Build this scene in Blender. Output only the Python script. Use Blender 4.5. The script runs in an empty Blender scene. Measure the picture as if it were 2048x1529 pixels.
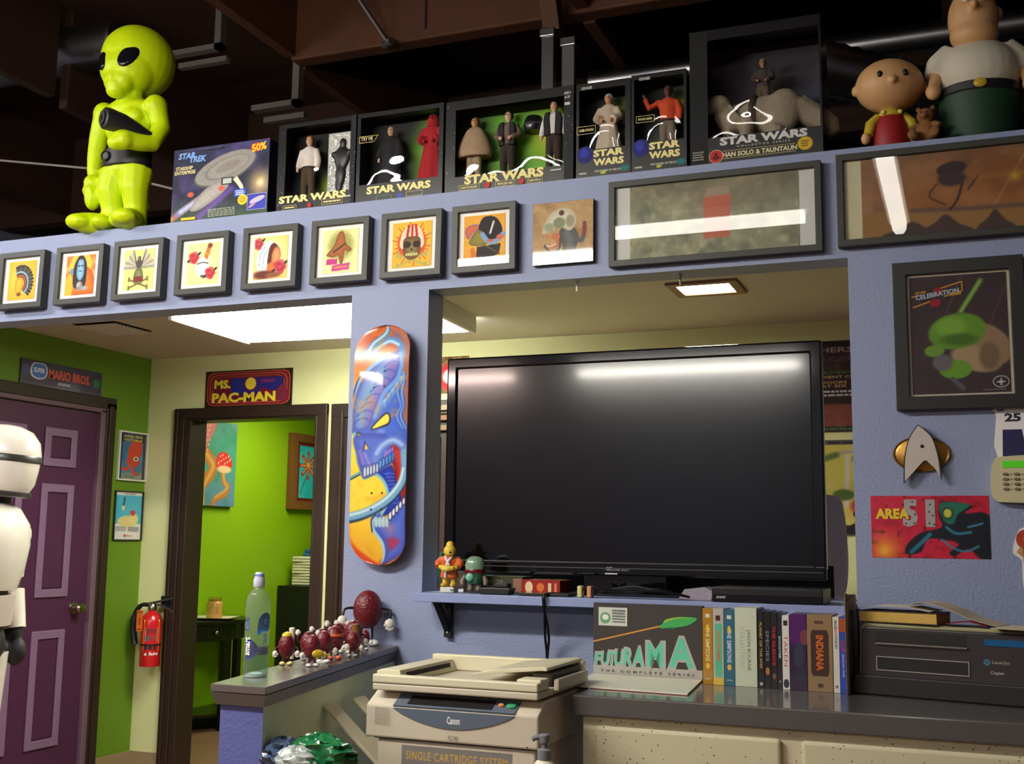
import bpy, bmesh, math, random
import numpy as np
from mathutils import Vector, Matrix, Euler
from mathutils.geometry import tessellate_polygon

random.seed(4)
SC = bpy.context.scene
COL = SC.collection
PI = math.pi

# ------------------------------------------------------------------ camera
FPX, YAW, PITCH, ROLL = 2293.27, .3792, .1381, .0129
CAMPOS = Vector((0, -3.4217, 1.3421))
fwd = Vector((-math.sin(YAW) * math.cos(PITCH), math.cos(YAW) * math.cos(PITCH), math.sin(PITCH)))
rgt = Vector((math.cos(YAW), math.sin(YAW), 0))
upv = rgt.cross(fwd)
R2 = math.cos(ROLL) * rgt + math.sin(ROLL) * upv
U2 = -math.sin(ROLL) * rgt + math.cos(ROLL) * upv
cam = bpy.data.cameras.new('camera')
cam.sensor_width = 36
cam.lens = FPX / 2048 * 36
cam.clip_start = .05
camo = bpy.data.objects.new('camera', cam)
COL.objects.link(camo)
camo.matrix_world = Matrix(((R2.x, U2.x, -fwd.x, CAMPOS.x), (R2.y, U2.y, -fwd.y, CAMPOS.y),
                            (R2.z, U2.z, -fwd.z, CAMPOS.z), (0, 0, 0, 1)))
SC.camera = camo

# ------------------------------------------------------------------ view, world
SC.view_settings.view_transform = 'Standard'
SC.view_settings.look = 'None'
SC.view_settings.exposure = 1.0
SC.view_settings.gamma = 1
SC.view_settings.use_curve_mapping = False
SC.cycles.use_denoising = True
SC.cycles.max_bounces = 5
SC.cycles.use_adaptive_sampling = True
SC.cycles.adaptive_threshold = .03
SC.cycles.transparent_max_bounces = 12
SC.cycles.sample_clamp_indirect = 6
SC.cycles.caustics_reflective = False
SC.cycles.caustics_refractive = False
W = bpy.data.worlds.new('world')
SC.world = W
W.use_nodes = True
W.node_tree.nodes['Background'].inputs[0].default_value = (.02, .02, .025, 1)
W.node_tree.nodes['Background'].inputs[1].default_value = .2
# lamp strengths of the place's fixtures (each fixture is built further down, in its own builder)
LAMP_FRONT, LAMP_MAIN, LAMP_FAR, LAMP_KEY, LAMP_BACK, LAMP_GREEN, LAMP_SPOT = 9, 68, 34, 48, 13, 8, 22

# ------------------------------------------------------------------ materials
def lin1(c):
    c = c / 255
    return c / 12.92 if c <= .04045 else ((c + .055) / 1.055) ** 2.4
def S(r, g, b):
    return (lin1(r), lin1(g), lin1(b), 1)
MATS = {}
def mat(name, rgb, rough=.5, metal=0, var=.06, vscale=6, bump=0, bscale=80, spec=.5, coat=0, emit=0, trans=0, alpha=1):
    """Principled material whose colour is gently broken up by noise; optional noise bump."""
    if name in MATS:
        return MATS[name]
    m = bpy.data.materials.new(name)
    m.use_nodes = True
    nt = m.node_tree
    b = nt.nodes['Principled BSDF']
    c = S(*rgb)
    tc = nt.nodes.new('ShaderNodeTexCoord')
    nz = nt.nodes.new('ShaderNodeTexNoise')
    nz.inputs['Scale'].default_value = vscale
    nz.inputs['Detail'].default_value = 4
    nt.links.new(tc.outputs['Object'], nz.inputs['Vector'])
    mx = nt.nodes.new('ShaderNodeMix')
    mx.data_type = 'RGBA'
    mx.inputs[6].default_value = tuple(max(0, x * (1 - var)) for x in c[:3]) + (1,)
    mx.inputs[7].default_value = tuple(min(1, x * (1 + var)) for x in c[:3]) + (1,)
    nt.links.new(nz.outputs['Fac'], mx.inputs[0])
    nt.links.new(mx.outputs[2], b.inputs['Base Color'])
    b.inputs['Roughness'].default_value = rough
    b.inputs['Metallic'].default_value = metal
    b.inputs['Specular IOR Level'].default_value = spec
    b.inputs['Coat Weight'].default_value = coat
    b.inputs['Coat Roughness'].default_value = .06
    if trans:
        b.inputs['Transmission Weight'].default_value = trans
    if alpha < 1:
        b.inputs['Alpha'].default_value = alpha
    if emit:
        b.inputs['Emission Color'].default_value = c
        b.inputs['Emission Strength'].default_value = emit
    if bump:
        n2 = nt.nodes.new('ShaderNodeTexNoise')
        n2.inputs['Scale'].default_value = bscale
        n2.inputs['Detail'].default_value = 3
        nt.links.new(tc.outputs['Object'], n2.inputs['Vector'])
        bp = nt.nodes.new('ShaderNodeBump')
        bp.inputs['Strength'].default_value = bump
        bp.inputs['Distance'].default_value = .004
        nt.links.new(n2.outputs['Fac'], bp.inputs['Height'])
        nt.links.new(bp.outputs['Normal'], b.inputs['Normal'])
    MATS[name] = m
    return m
def glassmat(name, tint=(255, 255, 255), ior=1.45, rough=.0, wavy=0, wscale=9, strength=1):
    """Thin clear sheet: transparent with Fresnel gloss, optionally wavy like packaging film."""
    if name in MATS:
        return MATS[name]
    m = bpy.data.materials.new(name)
    m.use_nodes = True
    nt = m.node_tree
    nt.nodes.clear()
    out = nt.nodes.new('ShaderNodeOutputMaterial')
    tr = nt.nodes.new('ShaderNodeBsdfTransparent')
    tr.inputs[0].default_value = S(*tint)
    gl = nt.nodes.new('ShaderNodeBsdfGlossy')
    gl.inputs['Roughness'].default_value = rough
    fr = nt.nodes.new('ShaderNodeLayerWeight')
    fr.inputs['Blend'].default_value = .5
    f0 = ((ior - 1) / (ior + 1)) ** 2
    pw = nt.nodes.new('ShaderNodeMath')
    pw.operation = 'POWER'
    pw.inputs[1].default_value = 5
    mu = nt.nodes.new('ShaderNodeMath')
    mu.operation = 'MULTIPLY_ADD'
    mu.inputs[1].default_value = (1 - f0) * strength
    mu.inputs[2].default_value = f0 * strength
    mu.use_clamp = True
    ms = nt.nodes.new('ShaderNodeMixShader')
    nt.links.new(fr.outputs['Facing'], pw.inputs[0])
    nt.links.new(pw.outputs[0], mu.inputs[0])
    nt.links.new(mu.outputs[0], ms.inputs[0])
    nt.links.new(tr.outputs[0], ms.inputs[1])
    nt.links.new(gl.outputs[0], ms.inputs[2])
    nt.links.new(ms.outputs[0], out.inputs[0])
    if wavy:
        tc = nt.nodes.new('ShaderNodeTexCoord')
        nz = nt.nodes.new('ShaderNodeTexNoise')
        nz.inputs['Scale'].default_value = wscale
        nz.inputs['Detail'].default_value = 1
        bp = nt.nodes.new('ShaderNodeBump')
        bp.inputs['Strength'].default_value = wavy
        bp.inputs['Distance'].default_value = .02
        nt.links.new(tc.outputs['Object'], nz.inputs['Vector'])
        nt.links.new(nz.outputs['Fac'], bp.inputs['Height'])
        nt.links.new(bp.outputs['Normal'], gl.inputs['Normal'])
        nt.links.new(bp.outputs['Normal'], fr.inputs['Normal'])
    MATS[name] = m
    return m
def printmat(name, rough=.5, spec=.4, coat=0):
    """Printed surface: ink colours come from the mesh's colour layer, with a little paper grain."""
    if name in MATS:
        return MATS[name]
    m = bpy.data.materials.new(name)
    m.use_nodes = True
    nt = m.node_tree
    b = nt.nodes['Principled BSDF']
    at = nt.nodes.new('ShaderNodeAttribute')
    at.attribute_name = 'Col'
    nz = nt.nodes.new('ShaderNodeTexNoise')
    nz.inputs['Scale'].default_value = 400
    mp = nt.nodes.new('ShaderNodeMapRange')
    mp.inputs['To Min'].default_value = .94
    mp.inputs['To Max'].default_value = 1.06
    mx = nt.nodes.new('ShaderNodeMix')
    mx.data_type = 'RGBA'
    mx.blend_type = 'MULTIPLY'
    mx.inputs[0].default_value = 1
    tc = nt.nodes.new('ShaderNodeTexCoord')
    nt.links.new(tc.outputs['Object'], nz.inputs['Vector'])
    nt.links.new(nz.outputs['Fac'], mp.inputs['Value'])
    nt.links.new(at.outputs['Color'], mx.inputs[6])
    nt.links.new(mp.outputs['Result'], mx.inputs[7])
    nt.links.new(mx.outputs[2], b.inputs['Base Color'])
    b.inputs['Roughness'].default_value = rough
    b.inputs['Specular IOR Level'].default_value = spec
    b.inputs['Coat Weight'].default_value = coat
    b.inputs['Coat Roughness'].default_value = .04
    MATS[name] = m
    return m
P_MATT = printmat('print_matt', .6, .3)
P_GLOSS = printmat('print_gloss', .3, .5, .6)

# ------------------------------------------------------------------ scene helpers
def tag(o, label=None, cat=None, group=None, kind=None):
    if label: o['label'] = label
    if cat: o['category'] = cat
    if group: o['group'] = group
    if kind: o['kind'] = kind
    return o
def thing(name, label, cat, loc=(0, 0, 0), rz=0, group=None, rot=None):
    o = bpy.data.objects.new(name, None)
    COL.objects.link(o)
    o.location = loc
    o.rotation_euler = rot if rot else (0, 0, rz)
    o.empty_display_size = .05
    return tag(o, label, cat, group)
def copy_tree(o, parent=None):
    c = o.copy()
    COL.objects.link(c)
    c.parent = parent
    for ch in list(o.children):
        copy_tree(ch, c)
    return c

class MB:
    """collects shapes into one mesh object; set .m to the material slot before adding"""
    def __init__(s):
        s.bm = bmesh.new()
        s.m = 0
    def _f(s, vs):
        try:
            f = s.bm.faces.new(vs)
            f.material_index = s.m
            return f
        except ValueError:
            return None
    def box(s, x0, x1, y0, y1, z0, z1):
        v = [s.bm.verts.new((x, y, z)) for z in (z0, z1) for y in (y0, y1) for x in (x0, x1)]
        for q in ((0, 2, 3, 1), (4, 5, 7, 6), (0, 1, 5, 4), (2, 6, 7, 3), (0, 4, 6, 2), (1, 3, 7, 5)):
            s._f([v[i] for i in q])
        return s
    def prism(s, pts, a0, a1, axis='y', closed=True):
        """pts: 2D outline; axis: extrusion axis (x: pts are y,z; y: pts are x,z; z: pts are x,y)"""
        def P(p, a):
            return {'x': (a, p[0], p[1]), 'y': (p[0], a, p[1]), 'z': (p[0], p[1], a)}[axis]
        A = [s.bm.verts.new(P(p, a0)) for p in pts]
        B = [s.bm.verts.new(P(p, a1)) for p in pts]
        n = len(pts)
        for i in range(n):
            s._f([A[i], A[(i + 1) % n], B[(i + 1) % n], B[i]])
        for t in tessellate_polygon([[Vector((p[0], p[1], 0)) for p in pts]]):
            s._f([A[i] for i in t])
            s._f([B[i] for i in t])
        return s
    def loft(s, rings, cap=True):
        R = [[s.bm.verts.new(p) for p in r] for r in rings]
        n = len(R[0])
        for a, b in zip(R, R[1:]):
            for i in range(n):
                s._f([a[i], a[(i + 1) % n], b[(i + 1) % n], b[i]])
        if cap:
            s._f(R[0][::-1])
            s._f(R[-1])
        return s
    def lathe(s, prof, c=(0, 0, 0), n=20, axis='z', sx=1, sy=1):
        rings = []
        for r, h in prof:
            ring = []
            for i in range(n):
                a = 2 * PI * i / n
                p = (r * math.cos(a) * sx, r * math.sin(a) * sy, h)
                if axis == 'y': p = (p[0], p[2], p[1])
                if axis == 'x': p = (p[2], p[0], p[1])
                ring.append((c[0] + p[0], c[1] + p[1], c[2] + p[2]))
            rings.append(ring)
        return s.loft(rings)
    def ell(s, c, r, n=16, k=10, rot=None):
        M = Euler(rot).to_matrix() if rot else None
        rings = []
        for j in range(k + 1):
            t = -PI / 2 + PI * j / k
            t = max(min(t, PI / 2 - .02), -PI / 2 + .02)
            ring = []
            for i in range(n):
                a = 2 * PI * i / n
                p = Vector((r[0] * math.cos(t) * math.cos(a), r[1] * math.cos(t) * math.sin(a), r[2] * math.sin(t)))
                if M: p = M @ p
                ring.append((c[0] + p.x, c[1] + p.y, c[2] + p.z))
            rings.append(ring)
        return s.loft(rings)
    def tube(s, pts, rad, n=10, cap=True):
        pts = [Vector(p) for p in pts]
        if not hasattr(rad, '__len__'): rad = [rad] * len(pts)
        rings = []
        d0 = (pts[1] - pts[0]).normalized()
        u = d0.orthogonal().normalized()
        for i, p in enumerate(pts):
            if i == 0: d = d0
            elif i == len(pts) - 1: d = (pts[i] - pts[i - 1]).normalized()
            else: d = ((pts[i + 1] - p).normalized() + (p - pts[i - 1]).normalized()).normalized()
            u = (u - d * u.dot(d))
            u = u.normalized() if u.length > 1e-6 else d.orthogonal().normalized()
            w = d.cross(u)
            rings.append([p + (u * math.cos(2 * PI * k / n) + w * math.sin(2 * PI * k / n)) * rad[i] for k in range(n)])
        return s.loft(rings, cap)
    def frame(s, x0, x1, z0, z1, b, y0, y1, bb=None):
        """rectangular picture-frame ring facing -y; y0 front, y1 back"""
        o = [(x0, z0), (x1, z0), (x1, z1), (x0, z1)]
        i = [(x0 + b, z0 + b), (x1 - b, z0 + b), (x1 - b, z1 - b), (x0 + b, z1 - b)]
        V = {}
        for nm, L in (('o', o), ('i', i)):
            for k, p in enumerate(L):
                for q, y in ((0, y0), (1, y1)):
                    V[nm, k, q] = s.bm.verts.new((p[0], y, p[1]))
        for k in range(4):
            j = (k + 1) % 4
            s._f([V['o', k, 0], V['o', j, 0], V['i', j, 0], V['i', k, 0]])
            s._f([V['o', k, 1], V['i', k, 1], V['i', j, 1], V['o', j, 1]])
            s._f([V['o', k, 0], V['o', k, 1], V['o', j, 1], V['o', j, 0]])
            s._f([V['i', k, 0], V['i', j, 0], V['i', j, 1], V['i', k, 1]])
        return s
    def build(s, name, mats, parent=None, bevel=0, smooth=None, remesh=0, seg=2, loc=None, rot=None, label=None):
        bmesh.ops.recalc_face_normals(s.bm, faces=s.bm.faces)
        if bevel:
            es = [e for e in s.bm.edges if len(e.link_faces) == 2 and e.calc_face_angle(0) > .5]
            bmesh.ops.bevel(s.bm, geom=es, offset=bevel, segments=seg, affect='EDGES', profile=.5, clamp_overlap=True)
        me = bpy.data.meshes.new(name)
        s.bm.to_mesh(me)
        s.bm.free()
        for m in (mats if isinstance(mats, (list, tuple)) else [mats]):
            me.materials.append(m)
        if smooth is not None:
            for p in me.polygons: p.use_smooth = True
            if smooth: me.set_sharp_from_angle(angle=smooth)
        o = bpy.data.objects.new(name, me)
        COL.objects.link(o)
        if remesh:
            r = o.modifiers.new('remesh', 'REMESH')
            r.mode = 'VOXEL'
            r.voxel_size = remesh
            r.use_smooth_shade = True
            t = o.modifiers.new('smooth', 'SMOOTH')
            t.iterations = 10
            t.factor = .5
        if parent: o.parent = parent
        if loc: o.location = loc
        if rot: o.rotation_euler = rot
        if label: o['label'] = label
        return o
def struct(o, label=None):
    o['kind'] = 'structure'
    if label: o['label'] = label
    return o

# ------------------------------------------------------------------ flat print
_TXT = {}
def glyphs(s, bold=0, shear=0, space=1):
    k = (s, bold, shear, space)
    if k not in _TXT:
        c = bpy.data.curves.new('lettering', 'FONT')
        c.body = s
        c.offset = bold
        c.shear = shear
        c.space_character = space
        c.resolution_u = 2
        o = bpy.data.objects.new('lettering', c)
        me = o.to_mesh()
        v = [(p.co.x, p.co.y) for p in me.vertices]
        f = [tuple(p.vertices) for p in me.polygons]
        o.to_mesh_clear()
        bpy.data.objects.remove(o)
        bpy.data.curves.remove(c)
        if not v: v, f = [(0, 0), (1, 0), (1, 1)], [(0, 1, 2)]
        xs, ys = [p[0] for p in v], [p[1] for p in v]
        _TXT[k] = (v, f, min(xs), max(xs), min(ys), max(ys))
    return _TXT[k]
LAY = .00007
class Print:
    """flat ink shapes on a sheet w x h (metres); u,v run 0..1 from the lower left corner; later shapes lie on top"""
    def __init__(s, w, h, base=None):
        s.w, s.h, s.v, s.f, s.c, s.k = w, h, [], [], [], 0
        if base is not None: s.rect(0, 0, 1, 1, base)
    def tri(s, P, F, col, y=None):
        s.k += 1
        y = -s.k * LAY
        n = len(s.v)
        s.v += [(p[0], y, p[1]) for p in P]
        s.f += [tuple(i + n for i in t) for t in F]
        s.c += [S(*col)] * len(P)
    def poly(s, pts, col, smooth=False):
        if smooth: pts = spl(pts, 5)
        P = [(u * s.w, v * s.h) for u, v in pts]
        s.tri(P, tessellate_polygon([[Vector((x, y, 0)) for x, y in P]]), col)
        return s
    def rect(s, u0, v0, u1, v1, col):
        return s.poly([(u0, v0), (u1, v0), (u1, v1), (u0, v1)], col)
    def ell(s, u, v, ru, rv, col, rot=0, n=24):
        c, d = math.cos(rot), math.sin(rot)
        pts = []
        for i in range(n):
            a = 2 * PI * i / n
            x, y = ru * s.w * math.cos(a), rv * s.h * math.sin(a)
            pts.append((u + (x * c - y * d) / s.w, v + (x * d + y * c) / s.h))
        return s.poly(pts, col)
    def line(s, pts, wd, col):
        """stroke of width wd metres"""
        Q = [Vector((u * s.w, v * s.h)) for u, v in pts]
        for a, b in zip(Q, Q[1:]):
            n = (b - a).normalized()
            n = Vector((-n.y, n.x)) * wd / 2
            s.tri([a + n, a - n, b - n, b + n], [(0, 1, 2), (0, 2, 3)], col)
        return s
    def box(s, u0, v0, u1, v1, wd, col):
        return s.line([(u0, v0), (u1, v0), (u1, v1), (u0, v1), (u0, v0)], wd, col)
    def text(s, t, u, v, h, col, width=None, rot=0, bold=.02, shear=0, space=1, anchor='c', warp=None):
        """capital height h as a fraction of the sheet height, optional total width as a fraction of the sheet width"""
        V, F, x0, x1, y0, y1 = glyphs(t, bold, shear, space)
        hh = h * s.h
        k = hh / max(y1 - y0, 1e-6) if t.upper() == t else hh / .73
        kx = width * s.w / (x1 - x0) if width else k
        ox = {'c': (x0 + x1) / 2, 'l': x0, 'r': x1}[anchor]
        oy = (y0 + y1) / 2
        c, d = math.cos(rot), math.sin(rot)
        P = []
        for x, y in V:
            X, Y = (x - ox) * kx, (y - oy) * k
            if warp: X, Y = warp(X, Y)
            P.append((u * s.w + X * c - Y * d, v * s.h + X * d + Y * c))
        s.tri(P, F, col)
        return s
    def lines(s, u0, u1, v0, v1, n, col, seed=1):
        """small print too fine to read: rows of word-length dashes"""
        r = random.Random(seed)
        dv = (v1 - v0) / n
        for i in range(n):
            u = u0
            while u < u1 - .01:
                L = min(r.uniform(.05, .16) * (u1 - u0) + .005, u1 - u)
                s.rect(u, v0 + dv * (i + .2), u + L, v0 + dv * (i + .75), col)
                u += L + .025 * (u1 - u0)
        return s
    def build(s, name, parent, loc=(0, 0, 0), rot=None, material=None, label=None):
        me = bpy.data.meshes.new(name)
        me.from_pydata(s.v, [], s.f)
        a = me.color_attributes.new('Col', 'FLOAT_COLOR', 'POINT')
        a.data.foreach_set('color', np.array(s.c, dtype=np.float32).ravel())
        me.materials.append(material or P_MATT)
        o = bpy.data.objects.new(name, me)
        COL.objects.link(o)
        o.parent = parent
        o.location = loc
        o['kind'] = 'stuff'
        if rot: o.rotation_euler = rot
        if label: o['label'] = label
        return o
def spl(p, n=6, closed=True):
    """smooth curve through points"""
    m = len(p)
    out = []
    for i in range(m if closed else m - 1):
        g = (lambda j: p[j % m]) if closed else (lambda j: p[max(0, min(m - 1, j))])
        a, b, c, d = g(i - 1), g(i), g(i + 1), g(i + 2)
        for k in range(n):
            t = k / n
            out.append(tuple(.5 * (2 * b[q] + (c[q] - a[q]) * t + (2 * a[q] - 5 * b[q] + 4 * c[q] - d[q]) * t * t
                                   + (3 * b[q] - a[q] - 3 * c[q] + d[q]) * t ** 3) for q in range(len(b))))
    if not closed: out.append(p[-1])
    return out
class Paint:
    """a painted picture: colours worked out on a grid (u,v in 0..1) and carried by the mesh"""
    def __init__(s, nu, nv, asp, bg):
        s.nu, s.nv, s.asp = nu, nv, asp
        u, v = np.meshgrid(np.linspace(0, 1, nu), np.linspace(0, 1, nv))
        s.X, s.Y, s.u, s.vv = u * asp, v, u, v
        s.C = np.ones((nv, nu, 3)) * np.array(bg, float)
    def mix(s, m, col):
        m = np.clip(m, 0, 1)[..., None]
        s.C = s.C * (1 - m) + np.array(col, float) * m
        return s
    def _sdf(s, pts, closed=True):
        d = np.full(s.X.shape, 1e9)
        ins = np.zeros(s.X.shape, bool)
        P = [(u * s.asp, v) for u, v in pts]
        n = len(P)
        for i in range(n if closed else n - 1):
            (ax, ay), (bx, by) = P[i], P[(i + 1) % n]
            ex, ey = bx - ax, by - ay
            wx, wy = s.X - ax, s.Y - ay
            t = np.clip((wx * ex + wy * ey) / (ex * ex + ey * ey + 1e-12), 0, 1)
            d = np.minimum(d, (wx - ex * t) ** 2 + (wy - ey * t) ** 2)
            if closed:
                c = ((ay > s.Y) != (by > s.Y))
                with np.errstate(divide='ignore', invalid='ignore'):
                    xx = (bx - ax) * (s.Y - ay) / (by - ay + 1e-15) + ax
                ins ^= c & (s.X < xx)
        d = np.sqrt(d)
        return np.where(ins, -d, d) if closed else d
    def poly(s, pts, col, soft=.006, smooth=True, a=1, inner=None):
        if smooth: pts = spl(pts, 5)
        d = s._sdf(pts)
        s.mix(a * np.clip(.5 - d / soft, 0, 1), col)
        if inner:  # (colour, depth): shades towards the middle of the shape
            s.mix(np.clip(-d / inner[1], 0, 1) * a * (d < 0), inner[0])
        return s
    def line(s, pts, wd, col, soft=.004, a=1, smooth=True):
        if smooth and len(pts) > 2: pts = spl(pts, 5, False)
        d = s._sdf(pts, False)
        return s.mix(a * np.clip(.5 - (d - wd / 2) / soft, 0, 1), col)
    def ell(s, u, v, ru, rv, col, soft=.15, rot=0, a=1):
        x, y = s.X - u * s.asp, s.Y - v
        c, d = math.cos(rot), math.sin(rot)
        x, y = x * c + y * d, -x * d + y * c
        r = np.sqrt((x / ru) ** 2 + (y / rv) ** 2)
        return s.mix(a * np.clip((1 - r) / soft + .5, 0, 1), col)
    def glow(s, u, v, r, col, a=1, p=2):
        d = np.sqrt((s.X - u * s.asp) ** 2 + (s.Y - v) ** 2)
        return s.mix(a * np.clip(1 - d / r, 0, 1) ** p, col)
    def vgrad(s, v0, v1, col, a=1):
        return s.mix(a * np.clip((s.Y - v0) / (v1 - v0), 0, 1), col)
    def ugrad(s, u0, u1, col, a=1):
        return s.mix(a * np.clip((s.u - u0) / (u1 - u0), 0, 1), col)
    def _noise(s, sc, seed):
        r = np.random.RandomState(seed)
        out = np.zeros(s.X.shape)
        amp, tot = 1, 0
        for o in range(3):
            nx, ny = int(s.asp * sc * 2 ** o) + 3, int(sc * 2 ** o) + 3
            g = r.rand(ny, nx)
            fx, fy = s.X * sc * 2 ** o, s.Y * sc * 2 ** o
            ix, iy = fx.astype(int), fy.astype(int)
            tx, ty = fx - ix, fy - iy
            tx, ty = tx * tx * (3 - 2 * tx), ty * ty * (3 - 2 * ty)
            out += amp * ((g[iy, ix] * (1 - tx) + g[iy, ix + 1] * tx) * (1 - ty) + (g[iy + 1, ix] * (1 - tx) + g[iy + 1, ix + 1] * tx) * ty)
            tot += amp
            amp *= .5
        return out / tot
    def cloud(s, sc, seed, col, a=1, lo=.45, hi=.75):
        return s.mix(a * np.clip((s._noise(sc, seed) - lo) / (hi - lo), 0, 1), col)
    def grain(s, amt, seed, sc=40):
        s.C = np.clip(s.C * (1 + amt * (s._noise(sc, seed)[..., None] - .5) * 2), 0, 255)
        return s
    def build(s, name, parent, w, h, loc=(0, 0, 0), rot=None, material=None, shape=None, label=None):
        """shape(u,v)->(x,y,z) bends the sheet; default is flat, facing -y"""
        c = np.clip(s.C / 255, 0, 1)
        L = np.where(c <= .04045, c / 12.92, ((c + .055) / 1.055) ** 2.4)
        U, V = np.meshgrid(np.linspace(0, 1, s.nu), np.linspace(0, 1, s.nv))
        if shape: pts = [shape(a, b) for a, b in zip(U.ravel(), V.ravel())]
        else: pts = np.stack([U.ravel() * w, np.zeros(U.size), V.ravel() * h], 1).tolist()
        i = np.arange(s.nu * s.nv).reshape(s.nv, s.nu)
        F = np.stack([i[:-1, :-1], i[:-1, 1:], i[1:, 1:], i[1:, :-1]], -1).reshape(-1, 4).tolist()
        me = bpy.data.meshes.new(name)
        me.from_pydata(pts, [], F)
        at = me.color_attributes.new('Col', 'FLOAT_COLOR', 'POINT')
        at.data.foreach_set('color', np.concatenate([L.reshape(-1, 3), np.ones((s.nu * s.nv, 1))], 1).astype(np.float32).ravel())
        me.materials.append(material or P_MATT)
        if shape:
            for p in me.polygons: p.use_smooth = True
        o = bpy.data.objects.new(name, me)
        COL.objects.link(o)
        o.parent = parent
        o.location = loc
        if rot: o.rotation_euler = rot
        if label: o['label'] = label
        return o
# ================================================================== THE SETTING
M_BLUE = mat('periwinkle_wall_paint', (142, 152, 186), .55, var=.03, bump=.55, bscale=130)
M_CREAM = mat('pale_yellow_wall_paint', (218, 218, 162), .6, var=.03, bump=.25, bscale=120)
M_OLIVE = mat('olive_green_wall_paint', (98, 134, 22), .55, var=.03, bump=.25, bscale=120)
M_LIME = mat('lime_green_wall_paint', (140, 186, 14), .5, var=.03, bump=.2, bscale=120)
M_SAGE = mat('sage_wall_paint', (224, 234, 192), .6, var=.03, bump=.2, bscale=120)
M_WHITE = mat('white_ceiling_paint', (206, 198, 190), .8, var=.03, bump=.2, bscale=90)
M_ESP = mat('espresso_wood', (46, 32, 26), .4, var=.25, vscale=20)
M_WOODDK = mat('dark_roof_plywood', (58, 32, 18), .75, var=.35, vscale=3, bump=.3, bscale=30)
M_BEAM = mat('roof_timber', (84, 44, 16), .7, var=.3, vscale=5, bump=.3, bscale=40)
M_DARK = mat('attic_dark_board', (44, 38, 36), .85, var=.2)
M_STEEL = mat('galvanised_steel', (170, 170, 172), .3, metal=1, var=.08)
M_BLACKM = mat('black_metal', (14, 14, 15), .45, var=.1)
M_FRONTROOM = mat('front_room_wall', (120, 122, 140), .7, var=.04, bump=.3, bscale=120)
M_FLOOR = mat('brown_vinyl_floor', (124, 92, 66), .45, var=.35, vscale=4)

T = .115
def wallbox(name, m, *bs, label=None, bevel=0):
    b = MB()
    for q in bs: b.box(*q)
    return struct(b.build(name, m, bevel=bevel), label)
wallbox('wall_front', M_BLUE,
        (-4.63, -1.966, 0, T, 2.182, 2.515), (-1.966, -1.67, 0, T, 0, 2.515), (-1.67, -.305, 0, T, 2.182, 2.515),
        (-1.67, -.305, 0, T, 0, 1.15), (-.305, 2.2, 0, T, 0, 2.515), label='periwinkle blue textured partition wall with two openings')
wallbox('wall_side', M_OLIVE, (-4.75, -4.63, T, .82, 0, 2.42), (-4.75, -4.63, 1.825, 2.34, 0, 2.42), (-4.75, -4.63, .82, 1.825, 2.05, 2.42),
        label='olive green side wall around the purple door')
wallbox('wall_back', M_CREAM, (-4.63, -4.345, 2.22, 2.34, 0, 2.42), (-4.345, -3.43, 2.22, 2.34, 2.04, 2.42), (-3.43, 2.2, 2.22, 2.34, 0, 2.42),
        label='pale yellow back wall of the office behind the partition')
wallbox('ceiling', M_WHITE, (-4.75, 2.2, T, 2.34, 2.42, 2.515), label='white office ceiling behind the partition')
wallbox('floor', M_FLOOR, (-7.2, 4.2, -10.2, 7, -.1, 0), label='brown wood look floor')
wallbox('wall_right', M_FRONTROOM, (2.2, 2.3, 0, 2.34, 0, 2.515))
wallbox('wall_hall', M_LIME, (-5.4, -5.28, 2.34, 6.6, 0, 2.5), (-5.4, -2.4, 6.5, 6.6, 0, 2.5), (-2.5, -2.4, 2.34, 6.5, 0, 2.5), (-5.28, -4.75, 2.3, 2.34, 0, 2.5), label='bright lime green wall of the far room')
wallbox('ceiling_hall', M_WHITE, (-5.4, -2.4, 2.34, 6.6, 2.5, 2.58))
# the open warehouse shell round and above
wallbox('wall_shell', M_FRONTROOM, (-7.2, 4.2, -10.2, -10.1, 0, 4.4), (-7.2, -7.1, -10.1, 7, 0, 4.4), (4.1, 4.2, -10.1, 7, 0, 4.4), label='grey outer walls of the big room')
wallbox('wall_attic', M_DARK, (-7.1, 4.1, 6.9, 7, 2.5, 4.4), label='dark wall at the back above the office ceiling')
wallbox('ceiling_roof', M_WOODDK, (-7.2, 4.2, -10.2, 7, 4.4, 4.46), label='dark reddish plywood roof deck')
b = MB()
b.box(-3.2, 4.1, 1.43, 1.53, 3.81, 4.4)
struct(b.build('ceiling_beam', M_BEAM, bevel=.01), 'long brown timber beam under the roof deck')
for y, z in ((3.3, 3.75), (5.2, 3.75), (-2.6, 3.9), (-6, 3.9)):
    b = MB()
    b.box(-7.1, 4.1, y, y + .12, z, 4.4)
    struct(b.build('ceiling_beam', M_WOODDK), 'dark timber beam further under the roof')
for x in (-6.4, -4.8, -3.2, -1.6, 0, 1.6):
    b = MB()
    b.box(x - .03, x + .03, -2.5, 1.43, 3.83, 4.4).box(x - .03, x + .03, 1.53, 3.3, 3.8, 4.4)
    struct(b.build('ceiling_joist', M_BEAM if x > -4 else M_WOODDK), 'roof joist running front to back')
for x in (-2.42, -.85):
    b = MB()
    b.box(x - .004, x + .004, 1.418, 1.43, 3.86, 4.39)
    struct(b.build('trim_beam_seam', M_DARK), 'dark seam in the timber beam')
b = MB()
b.tube([(-2.62, 1.40, 3.82), (-2.9, 1.0, 4.36)], .012, 6).tube([(-2.64, 1.41, 3.80), (-2.58, 1.38, 3.80)], .02, 8)
tag(b.build('brace_rod', M_STEEL), 'thin steel rod reaching from the timber beam up to the roof', 'rod')
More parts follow.
